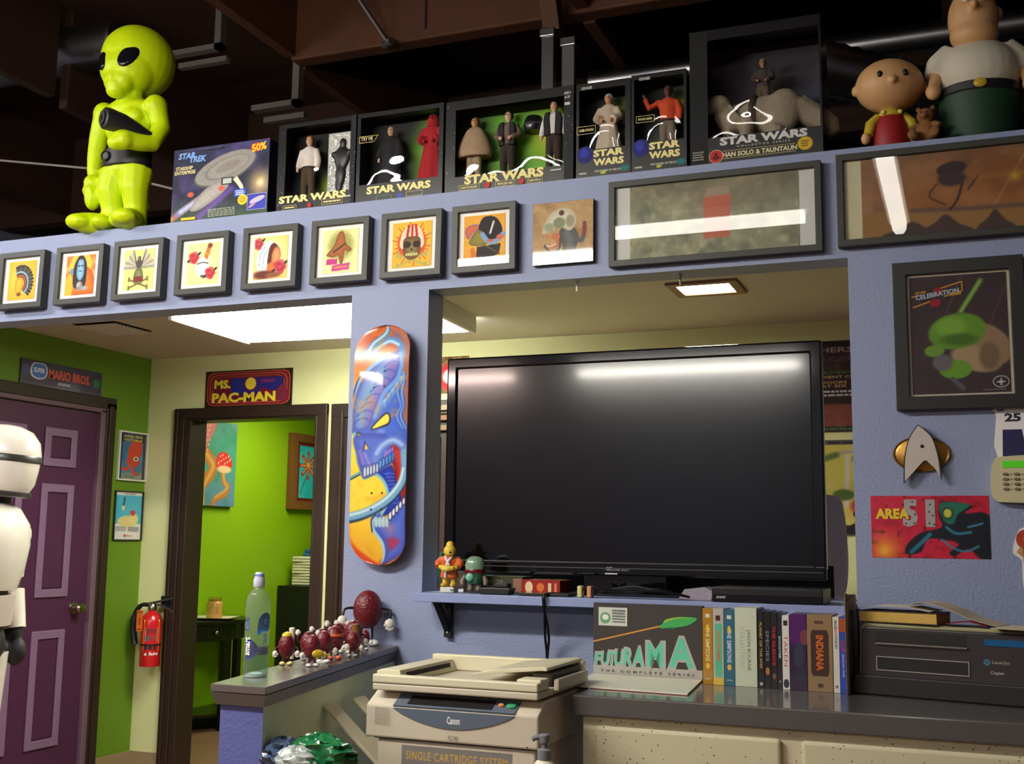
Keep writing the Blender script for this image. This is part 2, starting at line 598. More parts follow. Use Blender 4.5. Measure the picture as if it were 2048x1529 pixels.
for i, x in enumerate((-1.72, -1.62)):
    t = thing('strut_post', ['slim grey steel post under the timber beam, with a bracket on top', 'darker grey post standing close beside the steel one under the beam'][i], 'post', (x, 1.3, 2.515), group='posts above the office ceiling')
    b = MB()
    b.box(-.03, .03, -.02, .02, 0, 1.15 - i * .06)
    b.build('shaft', M_STEEL if i == 0 else mat('grey_paint', (92, 90, 90), .6), t, bevel=.003)
    b = MB()
    b.box(-.036, .036, -.03, .03, 1.13 - i * .06, 1.17 - i * .06)
    b.build('bracket', M_STEEL, t, bevel=.004)
b = MB()
b.prism([(1.0, 4.4), (1.09, 4.4), (1.42, 3.7), (1.33, 3.7)], -1.76, -1.68, 'x')
struct(b.build('ceiling_brace', M_BEAM), 'slanted timber brace above the boxed toys')
# ductwork
def duct(name, label, p0, p1, r, pitch=.035, m=M_STEEL):
    p0, p1 = Vector(p0), Vector(p1)
    n = int((p1 - p0).length / pitch * 2)
    b = MB()
    b.tube([p0.lerp(p1, i / n) for i in range(n + 1)], [r * (1 if i % 2 else .94) for i in range(n + 1)], 18)
    return tag(b.build(name, m, smooth=.9), label, 'duct', 'ducts above the office ceiling')
duct('spiral_duct', 'slim ribbed silver duct behind the boxed dolls', (-1.74, 2.0, 3.70), (1.5, 2.0, 3.70), .065)
duct('flexible_duct', 'wide ribbed foil duct in the dark behind the big boxed toy', (-.55, 1.5, 3.42), (.1, 1.9, 3.3), .12, .06)
duct('flexible_duct', 'crinkled foil duct overhead by the green statue', (-6.9, 1.6, 4.18), (-4.45, 1.6, 4.18), .14, .05)
b = MB()
b.tube([(-6.5, 1.5, 3.75), (-5.2, 1.5, 3.52), (-4.55, 1.5, 3.40), (-3.9, 1.5, 3.2)], .006, 5)
tag(b.build('slack_cable', mat('pale_cable', (190, 184, 176), .5)), 'thin pale cable sagging in the dark behind the green statue', 'cable')
for i, (x0, x1, y, z) in enumerate(((-4.06, -3.7, 1.5, 3.99), (-3.48, -3.19, 1.5, 3.6))):
    b = MB()
    b.box(x0, x1, y, y + .05, z, z + .03).box(x0 + .04, x1, y + .06, y + .1, z - .05, z - .02)
    b.box(x1 - .04, x1, y, y + .05, z, z + .3 + .02 * i)
    struct(b.build('trim_hanger', mat('hanger_grey', (96, 90, 82), .7)), 'grey metal hanger under the roof')

# --- purple six panel door in the side wall
dr = struct(bpy.data.objects.new('door_1', None), 'purple six panel door with lighter purple mouldings'); COL.objects.link(dr)
dr.location = (-4.64, .86, 0)
M_PUR = mat('dark_plum_paint', (78, 36, 70), .42, var=.05)
M_PURL = mat('dusty_mauve_paint', (130, 100, 130), .45, var=.04)
M_JAMB = mat('mauve_grey_jamb', (112, 86, 98), .5, var=.04)
b = MB(); b.box(-.04, 0, 0, .93, .01, 2.04); b.build('slab', M_PUR, dr)
for y0, y1 in ((.11, .4), (.535, .775)):
    for z0, z1 in ((1.715, 1.925), (1.01, 1.62), (.22, .835)):
        b = MB()
        b.frame(y0, y1, z0, z1, .045, -.012, 0)
        b.build('moulding', M_PURL, dr, rot=(0, 0, PI / 2), bevel=.004)
        b = MB(); b.box(0, .006, y0 + .05, y1 - .05, z0 + .05, z1 - .05); b.build('panel', M_PUR, dr, bevel=.002)
kn = MB(); kn.lathe([(.034, 0), (.034, .006), (.014, .012), (.012, .034), (.026, .042), (.03, .056), (.024, .068), (.004, .072)], (0, .835, .945), 20, 'x')
kn.build('door_knob', mat('brushed_nickel', (176, 166, 150), .25, metal=1), dr, smooth=.7, label='round brushed nickel door knob')
b = MB(); b.box(-4.66, -4.612, 1.795, 1.835, 0, 2.06).box(-4.66, -4.612, .82, 1.835, 2.045, 2.075)
struct(b.build('trim_1', M_JAMB, bevel=.004), 'mauve grey jamb of the purple door')
b = MB()
b.box(-4.63, -4.605, 1.83, 1.91, 0, 2.105).box(-4.63, -4.605, .74, 1.91, 2.07, 2.135).box(-4.605, -4.597, 1.85, 1.88, 0, 2.09)
struct(b.build('trim_2', M_ESP, bevel=.006), 'near black casing round the purple door')
# --- doorway in the back wall
b = MB()
b.box(-4.42, -4.345, 2.195, 2.22, 0, 2.105).box(-3.43, -3.365, 2.195, 2.22, 0, 2.105).box(-4.42, -3.365, 2.194, 2.22, 2.04, 2.105)
b.box(-4.345, -4.30, 2.2, 2.36, 0, 2.04).box(-3.445, -3.43, 2.2, 2.36, 0, 2.04).box(-4.345, -3.43, 2.2, 2.36, 2.03, 2.04)
b.box(-4.40, -4.385, 2.185, 2.195, 0, 2.09)
struct(b.build('trim_3', M_ESP, bevel=.005), 'dark brown casing of the open doorway')
b = MB()
b.box(-3.335, -3.25, 2.19, 2.22, 0, 2.1).box(-2.55, -2.47, 2.19, 2.22, 0, 2.1).box(-3.335, -2.47, 2.189, 2.22, 2.02, 2.1).box(-3.27, -3.25, 2.175, 2.19, 0, 2.06)
struct(b.build('trim_4', M_ESP, bevel=.005), 'dark brown casing half hidden behind the blue pillar')
d2 = struct(bpy.data.objects.new('door_2', None), 'dark brown door half hidden behind the blue pillar'); COL.objects.link(d2)
b = MB(); b.box(-3.25, -2.55, 2.2, 2.215, .01, 2.02); b.build('slab', M_ESP, d2)
for z0, z1 in ((.2, .95), (1.1, 1.9)):
    b = MB(); b.frame(-3.15, -2.65, z0, z1, .04, 2.19, 2.2); b.build('moulding', M_ESP, d2, bevel=.004)
M_COVE = mat('taupe_cove_base', (150, 128, 96), .6)
wallbox('baseboard_back', M_COVE, (-4.63, -4.42, 2.212, 2.22, 0, .1), (-3.365, -3.335, 2.212, 2.22, 0, .1))
wallbox('baseboard_side', M_COVE, (-4.63, -4.62, 1.91, 2.212, 0, .1))
wallbox('shade_strip_hall', mat('dark_green_shade', (50, 78, 20), .6), (-5.28, -5.27, 2.36, 6.5, 0, .09))  # dark green strip: shade along the wall foot, put in as colour

# --- pony wall with its grey cap, beside the copier
def skew(pts, z): return [(x, y, z) for x, y in pts]
b = MB()
foot = [(-1.664, -1.08), (-1.545, -1.08), (-1.762, -.001), (-1.892, -.001)]
A = [b.bm.verts.new(p) for p in skew(foot, 0)]
B = [b.bm.verts.new(p) for p in skew(foot, .952)]
b.m = 1; b._f([A[0], A[1], B[1], B[0]]); b._f([A[3], A[0], B[0], B[3]])
b.m = 0; b._f([A[1], A[2], B[2], B[1]])
b._f(A[::-1]); b._f(B)
struct(b.build('wall_pony', [M_SAGE, mat('deep_blue_wall_paint', (92, 98, 160), .55, var=.03, bump=.5, bscale=130)]), 'low half wall with a blue end and a sage green side')
M_CAP = mat('grey_speckled_laminate', (98, 90, 88), .22, var=.3, vscale=350)
pc = thing('pony_wall_cap', 'grey laminate cap board on the low half wall', 'ledge', (-1.6, -1.09, .95))
o = Vector((-1.6, -1.09, 0))
top = [(-1.682, -1.098), (-1.529, -1.098), (-1.751, -.001), (-1.904, -.001)]
bot = [(-1.67, -1.088), (-1.539, -1.088), (-1.758, -.001), (-1.896, -.001)]
b = MB(); b.loft([[(x - o.x, y - o.y, .032) for x, y in top], [(x - o.x, y - o.y, .05) for x, y in top]])
b.build('top_board', M_CAP, pc, bevel=.002)
b = MB(); b.loft([[(x - o.x, y - o.y, .0025) for x, y in bot], [(x - o.x, y - o.y, .031) for x, y in top]])
b.build('edge_moulding', M_CAP, pc)

# ------------------------------------------------------------------ lamps of the place
def emis(name, rgb, s):
    return mat(name, rgb, .5, var=.0, emit=s)
M_HOUS = mat('white_enamel', (220, 220, 216), .4)
def strip_light(label, c, length, along, s, width=.13, rgb=(255, 250, 238), rz=None):
    t = thing('strip_light', label, 'light', c, (PI / 2 if along == 'y' else 0) if rz is None else rz, group='hanging strip lights of the front room')
    L = length / 2
    b = MB(); b.box(-L - .02, L + .02, -width / 2 - .02, width / 2 + .02, .03, .09); b.build('housing', M_HOUS, t, bevel=.006)
    b = MB(); b.prism([(-width / 2, .03), (-width / 2 * .9, -.01), (-width * .25, -.035), (width * .25, -.035), (width / 2 * .9, -.01), (width / 2, .03)], -L, L, 'x')
    b.build('lens', emis('strip_lens_%g_%d' % (s, rgb[2]), rgb, s), t)
    for x in (-L * .7, L * .7):
        b = MB(); b.tube([(x, 0, .09), (x, 0, 4.4 - c[2])], .004, 5); b.build('hanger', M_STEEL, t)
strip_light('strip light above the photographer, level with the wide framed print', (-1.38, -3.14, 3.2), 1.14, 'x', LAMP_FRONT, .085)
strip_light('strip light above the photographer, running towards the partition', (-.32, -2.95, 3.2), 1.25, 'y', LAMP_FRONT, .085)
strip_light('bright strip light over the copier side of the front room', (-2.5, -2.15, 2.8), 1.5, 'x', LAMP_MAIN)
strip_light('long strip light far at the back of the front room', (-2.78, -8.45, 3.2), 2.4, 'x', LAMP_FAR)
strip_light('short strip light in the far corner of the front room', (-5.6, -8.5, 3.2), 1.6, 'x', LAMP_FAR, rgb=(255, 226, 214))
strip_light('strip light close to the partition by the green statue', (-4.75, -1.55, 3.2), 1.3, 'x', LAMP_KEY, .16, (255, 252, 250))
# surface box light in the office
t = thing('ceiling_light', 'large rectangular white ceiling light glowing behind the blue pillar', 'light', (-2.8, 1.21, 2.42), math.radians(3))
b = MB()
b.box(-.635, .635, -.34, .34, -.02, 0).box(-.635, -.615, -.34, .34, -.085, -.02).box(.615, .635, -.34, .34, -.085, -.02)
b.build('housing', M_HOUS, t, bevel=.003)
b = MB()
b.prism([(-.338, -.02), (-.335, -.06), (-.29, -.085), (.29, -.085), (.335, -.06), (.338, -.02)], -.612, .612, 'x')
b.build('diffuser', emis('office_diffuser', (250, 252, 236), LAMP_BACK), t)
t = thing('downlight', 'small square recessed downlight in the office ceiling above the television', 'light', (-1.0, 1.3, 2.42))
b = MB(); b.frame(-.15, .15, -.13, .13, .04, -.012, 0); b.build('trim_ring', mat('bronze_trim', (150, 110, 80), .5), t, rot=(PI / 2, 0, 0), bevel=.003)
b = MB(); b.box(-.11, .11, -.09, .09, -.004, -.001); b.build('lens', emis('downlight_lens', (255, 240, 210), LAMP_SPOT), t)
t = thing('ceiling_light', 'ceiling light inside the lime green room, out past the doorway', 'light', (-4.2, 4.1, 2.5))
b = MB(); b.box(-.62, .62, -.3, .3, -.06, 0); b.build('housing', M_HOUS, t, bevel=.003)
b = MB(); b.box(-.6, .6, -.28, .28, -.075, -.0605); b.build('diffuser', emis('hall_diffuser', (255, 248, 215), LAMP_GREEN), t)
# ceiling vent
t = thing('ceiling_vent', 'louvred white air vent in the office ceiling', 'vent', (-4.12, 1.28, 2.42))
b = MB(); b.frame(-.14, .14, -.15, .15, .02, .008, 0); b.build('frame', M_HOUS, t, rot=(PI / 2, 0, 0))
b = MB(); b.box(-.12, .12, -.13, .13, -.003, -.0005); b.build('backing', M_DARK, t)
for i in range(9):
    y = -.115 + i * .0285
    b = MB(); b.prism([(y, -.002), (y + .018, -.014), (y + .02, -.012), (y + .003, -.001)], -.12, .12, 'x'); b.build('slat', M_HOUS, t)
# ================================================================== PICTURES AND OTHER THINGS ON THE BLUE WALL
M_FRAME = mat('charcoal_frame_wood', (50, 50, 44), .5, var=.06, vscale=30)
M_FRAMEB = mat('black_frame_wood', (30, 28, 27), .45, var=.1, vscale=30)
M_MOUNT = mat('white_mount_board', (248, 246, 238), .8, var=.01)
M_PANE = glassmat('picture_glass', strength=.8)

def framed(name, label, x, z, w, h, border, depth, art, mount=None, group=None, fm=None, y=0, tilt=0, art_wh=None, art_off=(0, 0), pane=True, cat='picture', parent_rot=None):
    """picture hanging with its back on plane y; x,z lower left corner; art(parent, w, h, loc) paints the sheet"""
    t = thing(name, label, cat, (x, y, z), 0, group, rot=(tilt, 0, 0) if not parent_rot else parent_rot)
    b = MB(); b.frame(0, w, 0, h, border, -depth, -.001); b.build('frame', fm or M_FRAME, t, bevel=.0015)
    d = -depth + .012
    b = MB(); b.box(border - .004, w - border + .004, d + .001, d + .004, border - .004, h - border + .004)
    b.build('mount' if art_wh else 'backing', mount or M_MOUNT, t)
    aw, ah = art_wh or (w - 2 * border + .004, h - 2 * border + .004)
    ox, oz = (w - aw) / 2 + art_off[0], (h - ah) / 2 + art_off[1]
    art(t, aw, ah, (ox, d - .0005, oz))
    if pane:
        b = MB(); b.box(border - .003, w - border + .003, d - .0085, d - .007, border - .003, h - border + .003)
        b.build('glass_pane', M_PANE, t)
    return t

YEL, ORG = (250, 226, 80), (240, 160, 40)
def rose(p, u, v, r, c=(214, 60, 70), d=(130, 24, 40)):
    for a in range(5):
        an = a * 1.26
        p.ell(u + r * .55 * math.cos(an), v + r * .55 * math.sin(an), r * .55, r * .5, [c, (228, 96, 100)][a % 2], .3)
    p.ell(u, v, r * .6, r * .55, d, .5, a=.5).ell(u, v, r * .35, r * .3, c, .4)
    p.ell(u + r * 1.1, v + r * .6, r * .4, r * .2, (40, 50, 30), .4, .6).ell(u - r * 1.1, v - r * .5, r * .4, r * .2, (40, 50, 30), .4, .6)
def bones(p, u, v, L, c=(150, 130, 60)):
    for s in (1, -1):
        p.line([(u - L, v - L * .35 * s), (u + L, v + L * .35 * s)], .05, c)
        for k in (1, -1):
            p.ell(u + k * L, v + k * L * .35 * s + .03, .035, .035, c).ell(u + k * L * 1.02, v + k * L * .35 * s - .03, .035, .035, c)
def bg(hot, edge, margin=0):
    p = Paint(72, 80, .9, edge)
    p.glow(.5, .55, .75, hot, .95, 1)
    return p
def art1(t, w, h, loc):
    p = bg((255, 220, 90), (240, 170, 40))
    for i in range(15):
        a = 2.0 - i * .2
        p.line([(.42 + .2 * math.cos(a), .42 + .2 * math.sin(a)), (.46 + .43 * math.cos(a), .44 + .44 * math.sin(a))], .075, [(92, 88, 84), (66, 64, 66)][i % 2])
        p.ell(.46 + .42 * math.cos(a), .44 + .43 * math.sin(a), .03, .03, (30, 28, 30))
    for k, c in ((.3, (150, 190, 200)), (.25, (70, 40, 60)), (.215, (190, 90, 60))):
        p.line([(.42 + k * math.cos(a), .42 + k * math.sin(a)) for a in np.linspace(2.0, -.9, 12)], .045, c)
    p.poly([(.26, .46), (.3, .56), (.45, .58), (.56, .5), (.54, .34), (.46, .16), (.34, .12), (.27, .24)], (240, 150, 30), inner=((250, 190, 60), .1))
    p.ell(.42, .14, .07, .05, (120, 70, 30), .5)
    p.build('print', t, w, h, loc)
def art2(t, w, h, loc):
    p = Paint(72, 80, .9, (226, 130, 50))
    p.cloud(6, 3, (250, 190, 110)).ell(.5, .72, .34, .36, (250, 216, 90), .05).ell(.5, .72, .31, .33, (240, 200, 70), .1)
    p.poly([(.0, .0), (.05, .5), (.2, .66), (.5, .74), (.8, .66), (.97, .45), (1, 0)], (220, 90, 30), inner=((236, 130, 40), .2))
    p.poly([(.0, .0), (.02, .42), (.16, .56), (.26, .3), (.24, 0)], (250, 190, 60))
    p.poly([(.3, .2), (.27, .7), (.38, .94), (.5, 1.0), (.62, .94), (.72, .7), (.68, .2)], (56, 40, 40))
    p.poly([(.38, .5), (.4, .84), (.5, .9), (.6, .84), (.62, .5), (.5, .36)], (110, 160, 196), inner=((150, 196, 220), .08))
    p.ell(.45, .73, .04, .02, (40, 60, 90)).ell(.56, .73, .04, .02, (40, 60, 90)).ell(.5, .6, .05, .015, (60, 70, 110))
    p.ell(.5, .22, .1, .12, (150, 150, 146), .2).ell(.47, .26, .05, .06, (190, 190, 186), .6)
    p.ell(.68, .16, .1, .05, (170, 176, 176), .3).ell(.2, .6, .05, .09, (110, 160, 190), .3)
    p.build('print', t, w, h, loc)
def art3(t, w, h, loc):
    p = bg((255, 250, 120), (250, 244, 150)); p.glow(.5, .5, .5, (255, 255, 215), .5)
    for s in (1, -1):
        for i in range(7):
            p.line([(.5 + s * .08, .55), (.5 + s * (.2 + .06 * i), .98 - .07 * i)], .07, [(168, 160, 140), (206, 200, 180)][i % 2])
        p.poly([(.5 + s * .05, .6), (.5 + s * .16, .86), (.5 + s * .2, .93), (.5 + s * .1, .62)], (64, 56, 52))
    p.ell(.5, .78, .06, .06, (110, 104, 90)).ell(.5, .64, .09, .12, (84, 80, 70))
    bones(p, .5, .16, .3, (130, 116, 70))
    p.poly([(.34, .2), (.35, .4), (.42, .52), (.58, .52), (.65, .4), (.66, .2), (.5, .12)], (104, 108, 66), inner=((140, 140, 90), .1))
    p.poly([(.36, .2), (.36, .33), (.64, .33), (.64, .2)], (130, 44, 44), smooth=False)
    p.build('print', t, w, h, loc)
def art4(t, w, h, loc):
    p = Paint(72, 80, .9, (252, 244, 160)); p.glow(.55, .5, .6, (255, 253, 226), 1).ugrad(.8, 1, (255, 238, 140), .6)
    p.line([(.58, .62), (.68, .9)], .12, (206, 120, 60)).ell(.7, .93, .07, .06, (140, 60, 40)).line([(.54, .74), (.72, .72)], .04, (230, 170, 60))
    p.poly([(.3, .3), (.32, .52), (.42, .64), (.56, .64), (.66, .52), (.68, .32), (.5, .18)], (236, 234, 226), inner=((250, 250, 248), .1))
    p.line([(.32, .5), (.5, .53), (.66, .5)], .03, (90, 88, 84)).ell(.5, .2, .06, .03, (80, 100, 100))
    rose(p, .2, .66, .15); rose(p, .74, .26, .15)
    p.build('print', t, w, h, loc)
def art5(t, w, h, loc):
    p = bg((255, 252, 220), (248, 210, 90))
    p.poly([(.12, .2), (.1, .6), (.3, .86), (.55, .88), (.62, .7), (.45, .4), (.4, .2)], (240, 242, 240), inner=((255, 255, 255), .1))
    p.line([(.16, .3), (.2, .6), (.34, .78)], .02, (130, 170, 190)).line([(.26, .25), (.3, .55), (.42, .72)], .02, (150, 180, 196))
    p.poly([(.42, .3), (.44, .7), (.56, .84), (.7, .76), (.78, .6), (.66, .3)], (96, 48, 34))
    p.poly([(.55, .34), (.54, .6), (.66, .74), (.78, .64), (.8, .5), (.72, .36)], (236, 120, 70), inner=((248, 170, 120), .1))
    p.ell(.55, .25, .14, .14, (236, 120, 60), .3)
    rose(p, .1, .84, .14, (206, 76, 84)); rose(p, .78, .26, .17, (204, 70, 90))
    p.cloud(14, 5, (90, 40, 30), .0)
    p.ell(.3, .1, .28, .1, (110, 50, 36), .6).ell(.6, .08, .2, .06, (150, 90, 60), .6)
    p.build('print', t, w, h, loc)
def art6(t, w, h, loc):
    p = Paint(72, 80, .9, (255, 250, 170)); p.glow(.5, .6, .5, (255, 255, 224), .7)
    p.ell(.5, .62, .32, .34, (150, 150, 70), .5, a=.8)
    p.poly([(.1, .42), (.3, .62), (.42, .9), (.52, .96), (.6, .88), (.66, .66), (.82, .52), (.72, .46), (.62, .5), (.58, .24), (.5, .2), (.44, .4), (.3, .36)], (140, 78, 36), inner=((176, 104, 50), .07))
    p.line([(.3, .48), (.62, .66)], .04, (60, 50, 50))
    p.poly([(.1, .2), (.12, .34), (.42, .32), (.42, .2)], (206, 60, 140), smooth=False).poly([(.26, .04), (.28, .18), (.78, .22), (.76, .06)], (214, 70, 150), smooth=False).line([(.34, .12), (.7, .14)], .03, (240, 170, 90))
    p.grain(.12, 2); p.build('print', t, w, h, loc)
def art7(t, w, h, loc):
    p = bg((250, 210, 60), (240, 180, 50))
    for i in range(30):
        a = i * .21
        r = .38 + .07 * (i % 3)
        p.line([(.5, .5), (.5 + r * math.cos(a), .52 + r * .95 * math.sin(a))], .02, (216, 60, 36))
    p.ell(.5, .54, .33, .36, (222, 90, 40), .1)
    bones(p, .5, .16, .36, (190, 180, 90))
    p.poly([(.24, .42), (.22, .7), (.34, .88), (.5, .93), (.66, .88), (.78, .7), (.76, .42)], (240, 226, 190))
    for s in (-1, 0, 1): p.line([(.5 + s * .13, .64), (.5 + s * .09, .92)], .06, (200, 50, 40))
    p.poly([(.29, .32), (.29, .62), (.5, .68), (.71, .62), (.71, .32), (.6, .18), (.4, .18)], (110, 66, 40), inner=((150, 150, 80), .2))
    for s in (-1, 1): p.ell(.5 + s * .12, .5, .09, .075, (54, 26, 24), .2)
    p.poly([(.46, .36), (.5, .44), (.54, .36)], (40, 30, 20), smooth=False)
    for i in range(6): p.ell(.37 + i * .052, .28, .022, .035, (214, 214, 140))
    p.build('print', t, w, h, loc)
def art8(t, w, h, loc):
    p = bg((250, 200, 70), (236, 160, 40))
    p.poly([(.1, .5), (.02, .68), (.14, .8), (.4, .8), (.48, .72), (.3, .68), (.2, .6)], (150, 110, 170), inner=((230, 110, 50), .06))
    p.poly([(.36, .64), (.42, .9), (.58, .97), (.78, .92), (.92, .72), (.9, .52), (.6, .46)], (34, 28, 32))
    p.line([(.72, .84), (.64, .6)], .04, (226, 224, 226))
    p.poly([(.12, .42), (.3, .68), (.48, .62), (.6, .42), (.5, .34), (.3, .34)], (130, 110, 60), inner=((150, 140, 50), .1))
    p.line([(.45, .58), (.6, .42), (.8, .42), (.95, .56)], .1, (130, 170, 210)).line([(.58, .44), (.7, .44)], .05, (226, 110, 90)).ell(.88, .5, .08, .06, (222, 110, 90), .3)
    p.poly([(.3, .1), (.32, .32), (.9, .36), (.86, .14), (.6, .06)], (44, 38, 38), smooth=False)
    p.line([(.24, .08), (.22, .26)], .1, (222, 120, 50)).line([(.52, .34), (.88, .14)], .02, (110, 100, 90))
    p.build('print', t, w, h, loc)
FR = [(-3.551, art1, 'square print of an orange mask under a feathered headdress'), (-3.262, art2, 'square print of a blue faced robed saint with a halo'),
      (-2.983, art3, 'square print of grey wings above crossed bones'), (-2.693, art4, 'square print of a white pot between two red roses'),
      (-2.401, art5, 'square print of a white hooded woman with pink roses'), (-2.116, art6, 'square print of a brown furry beast over pink ribbons'),
      (-1.839, art7, 'square print of a skull and crossbones in an orange burst'), (-1.573, art8, 'square print of a black dome wrapped by a colourful snake')]
for i, (x, a, l) in enumerate(FR):
    full = i in (6, 7)
    framed('framed_print', 'dark framed ' + l, x, 2.2215, .229, .229, .022, .036, a, group='row of small framed prints on the partition',
           art_wh=(.14, .156) if not full else (.148, .158), tilt=math.radians(-1.3 if i < 7 else 0), y=-.001 if i == 7 else -.0065)
# parchment plaque without a frame
t = thing('wall_plaque', 'unframed tan plaque with a drawn helmeted creature, right after the row of prints', 'plaque', (-1.289, -.001, 2.229), rot=(0, 0, 0))
b = MB(); b.box(0, .207, -.02, -.001, 0, .206); b.build('board', M_FRAMEB, t, bevel=.001)
p = Paint(90, 90, 1, (178, 142, 94)); p.cloud(4, 8, (150, 116, 72), .8).cloud(12, 4, (196, 164, 114), .5).grain(.08, 3)
p.poly([(.42, .1), (.5, .25), (.44, .5), (.56, .62), (.7, .55), (.76, .4), (.7, .2), (.56, .08)], (66, 66, 64), inner=((100, 104, 100), .12))
p.line([(.66, .5), (.8, .34), (.86, .5), (.86, .62)], .07, (84, 88, 84)).line([(.86, .44), (.86, .62)], .04, (150, 40, 36))
p.poly([(.16, .5), (.2, .66), (.32, .84), (.5, .9), (.66, .84), (.72, .66), (.62, .52), (.44, .6), (.32, .54)], (186, 178, 150), inner=((206, 200, 176), .1))
p.ell(.44, .66, .1, .09, (130, 134, 100), .2).ell(.62, .68, .07, .1, (150, 146, 120), .3).ell(.48, .82, .045, .045, (90, 40, 36), .2).ell(.27, .6, .08, .07, (150, 154, 130), .3)
p.poly([(.2, .5), (.26, .42), (.36, .5), (.44, .48), (.46, .36), (.4, .26), (.28, .24), (.22, .3), (.3, .3), (.38, .36)], (196, 110, 70))
p.line([(.2, .3), (.3, .2), (.44, .24), (.46, .4)], .04, (70, 72, 66)).line([(.24, .3), (.3, .29), (.38, .32)], .02, (220, 214, 190))
p.build('print', t, .205, .204, (.001, -.0205, .001), material=printmat('plaque_print', .55, .3, .5))
# wide panoramic prints
def artA(t, w, h, loc):
    p = Paint(160, 64, 2.3, (142, 142, 116)); p.cloud(3, 11, (176, 172, 138), .9).cloud(5, 12, (104, 112, 94), .8).cloud(9, 13, (204, 198, 158), .5, .5, .8).vgrad(.6, 1.1, (110, 96, 74), .6)  # cloud colours lifted to include the haze of reflections on the glass
    for i in range(9):
        p.line([(.05 + .1 * i, .1 + .08 * (i % 3)), (.12 + .1 * i, .34 + .07 * (i % 4)), (.2 + .1 * i, .5)], .02, (164, 160, 124), .03, .35)
    p.box = None
    p.poly([(.36, .52), (.36, .9), (.78, .95), (.78, .56)], (132, 118, 100), .01, False, .35)
    p.poly([(.45, .2), (.45, .78), (.61, .8), (.6, .2)], (196, 104, 84), .01, False, .9).poly([(.45, .76), (.47, .88), (.59, .9), (.61, .78)], (164, 146, 126), .01, False, .9)
    p.build('print', t, w, h, loc)
framed('framed_print', 'wide framed print of green grey clouds with a red block', -1.029, 2.203, .657, .277, .02, .03, artA, tilt=math.radians(0), art_wh=(.522, .232), y=-.001,
       mount=mat('silver_grey_mount', (210, 210, 206), .7))  # mount tone lightened for the same reflected haze
def artB(t, w, h, loc):
    p = Paint(200, 64, 2.9, (150, 92, 46)); p.vgrad(.5, 1, (122, 84, 56), .9).cloud(3, 21, (176, 128, 88), .5).ugrad(.35, 0, (160, 120, 92), .8).cloud(5, 7, (104, 82, 66), .4)
    p.poly([(0, 0), (0, .3), (.3, .28), (.6, .3), (1, .26), (1, 0)], (150, 112, 66), .03).line([(.2, .3), (.5, .26), (1, .27)], .05, (104, 82, 74), .04)
    for u, v, a in ((.2, .1, .12), (.33, .16, .1), (.52, .17, .07), (.8, .14, .1)):
        p.poly([(u - a, 0), (u - a * .4, v * .8), (u, v + .06), (u + a * .5, v * .6), (u + a, 0)], (76, 60, 58), .01)
    p.ell(.36, .78, .17, .09, (60, 48, 50), .2, .15).ell(.36, .66, .16, .1, (66, 54, 56), .3).line([(.3, .6), (.27, .46), (.33, .34)], .02, (62, 50, 50)).line([(.4, .6), (.38, .4), (.35, .28)], .03, (62, 50, 50)).line([(.46, .66), (.42, .5)], .02, (62, 50, 50))
    p.glow(.6, .62, .14, (230, 180, 50), .9).line([(.52, .3), (.66, .98)], .012, (200, 150, 100), .02, .6).line([(.45, .64), (.9, .66)], .02, (190, 130, 50), .05, .5)
    p.build('print', t, w, h, loc)
framed('framed_print', 'wide framed print of an orange desert with a hovering machine', -.329, 2.209, .79, .28, .02, .03, artB, art_wh=(.69, .236), art_off=(.02, 0), y=-.001, mount=mat('cream_mount', (206, 200, 166), .7))

# framed convention poster
def artC(t, w, h, loc):
    p = Paint(100, 130, .77, (58, 46, 48)); p.cloud(5, 4, (66, 50, 50), .8)
    for k in (.2, .7, 1.0): p.line([(k, .35), (k + .35, 1.0)], .008, (96, 84, 88), .01, .8)
    p.ell(.74, .4, .24, .17, (150, 122, 92), .1, -.5).ell(.66, .28, .2, .1, (168, 140, 106), .2, -.3).ell(.8, .3, .08, .12, (120, 96, 72), .4)
    p.ell(.48, .52, .23, .15, (98, 146, 40), .12, .15).ell(.42, .56, .12, .08, (122, 170, 56), .6).ell(.5, .45, .14, .05, (70, 108, 30), .6)
    p.ell(.45, .2, .13, .08, (104, 154, 40), .15).ell(.24, .36, .08, .05, (110, 150, 50), .2).ell(.32, .26, .08, .07, (104, 100, 104), .3).line([(.42, .12), (.52, .04)], .04, (90, 90, 94))
    p.line([(.52, .68), (.74, .94)], .045, (92, 126, 56)).line([(.53, .69), (.73, .93)], .02, (140, 176, 80))
    o = p.build('print', t, w, h, loc)
    q = Print(w, h)
    q.line([(.02, .83), (.1, .845)], .003, (220, 150, 50)).line([(.27, .88), (.55, .94), (.55, .86), (.36, .82)], .003, (220, 150, 50)).line([(.03, .74), (.22, .785)], .003, (220, 150, 50))
    q.ell(.3, .87, .05, .03, (150, 30, 40)).ell(.27, .77, .06, .035, (150, 30, 40))
    q.text('CELEBRATION', .29, .845, .042, (176, 184, 196), .46, rot=.14, bold=.04)
    q.text('STAR', .12, .865, .02, (230, 160, 50), .12, rot=.12, bold=.03).text('WARS', .48, .835, .02, (230, 160, 50), .12, rot=.12, bold=.03)
    q.ell(.905, .085, .085, .05, (170, 166, 170)).ell(.905, .085, .074, .041, (58, 46, 48)).poly([(.85, .08), (.9, .095), (.955, .085), (.905, .07)], (190, 186, 190)).poly([(.895, .055), (.915, .055), (.91, .115), (.9, .115)], (190, 186, 190))
    q.lines(.72, .95, .012, .03, 1, (120, 110, 112))
    q.build('lettering', t, (loc[0], loc[1] - .001, loc[2]))
framed('framed_poster', 'black framed convention poster with a green and beige figure on dark ground', -.181, 1.723, .345, .425, .037, .03, artC, mount=mat('bone_mount', (196, 184, 160), .7), fm=M_FRAMEB, art_wh=(.255, .337), y=-.001)

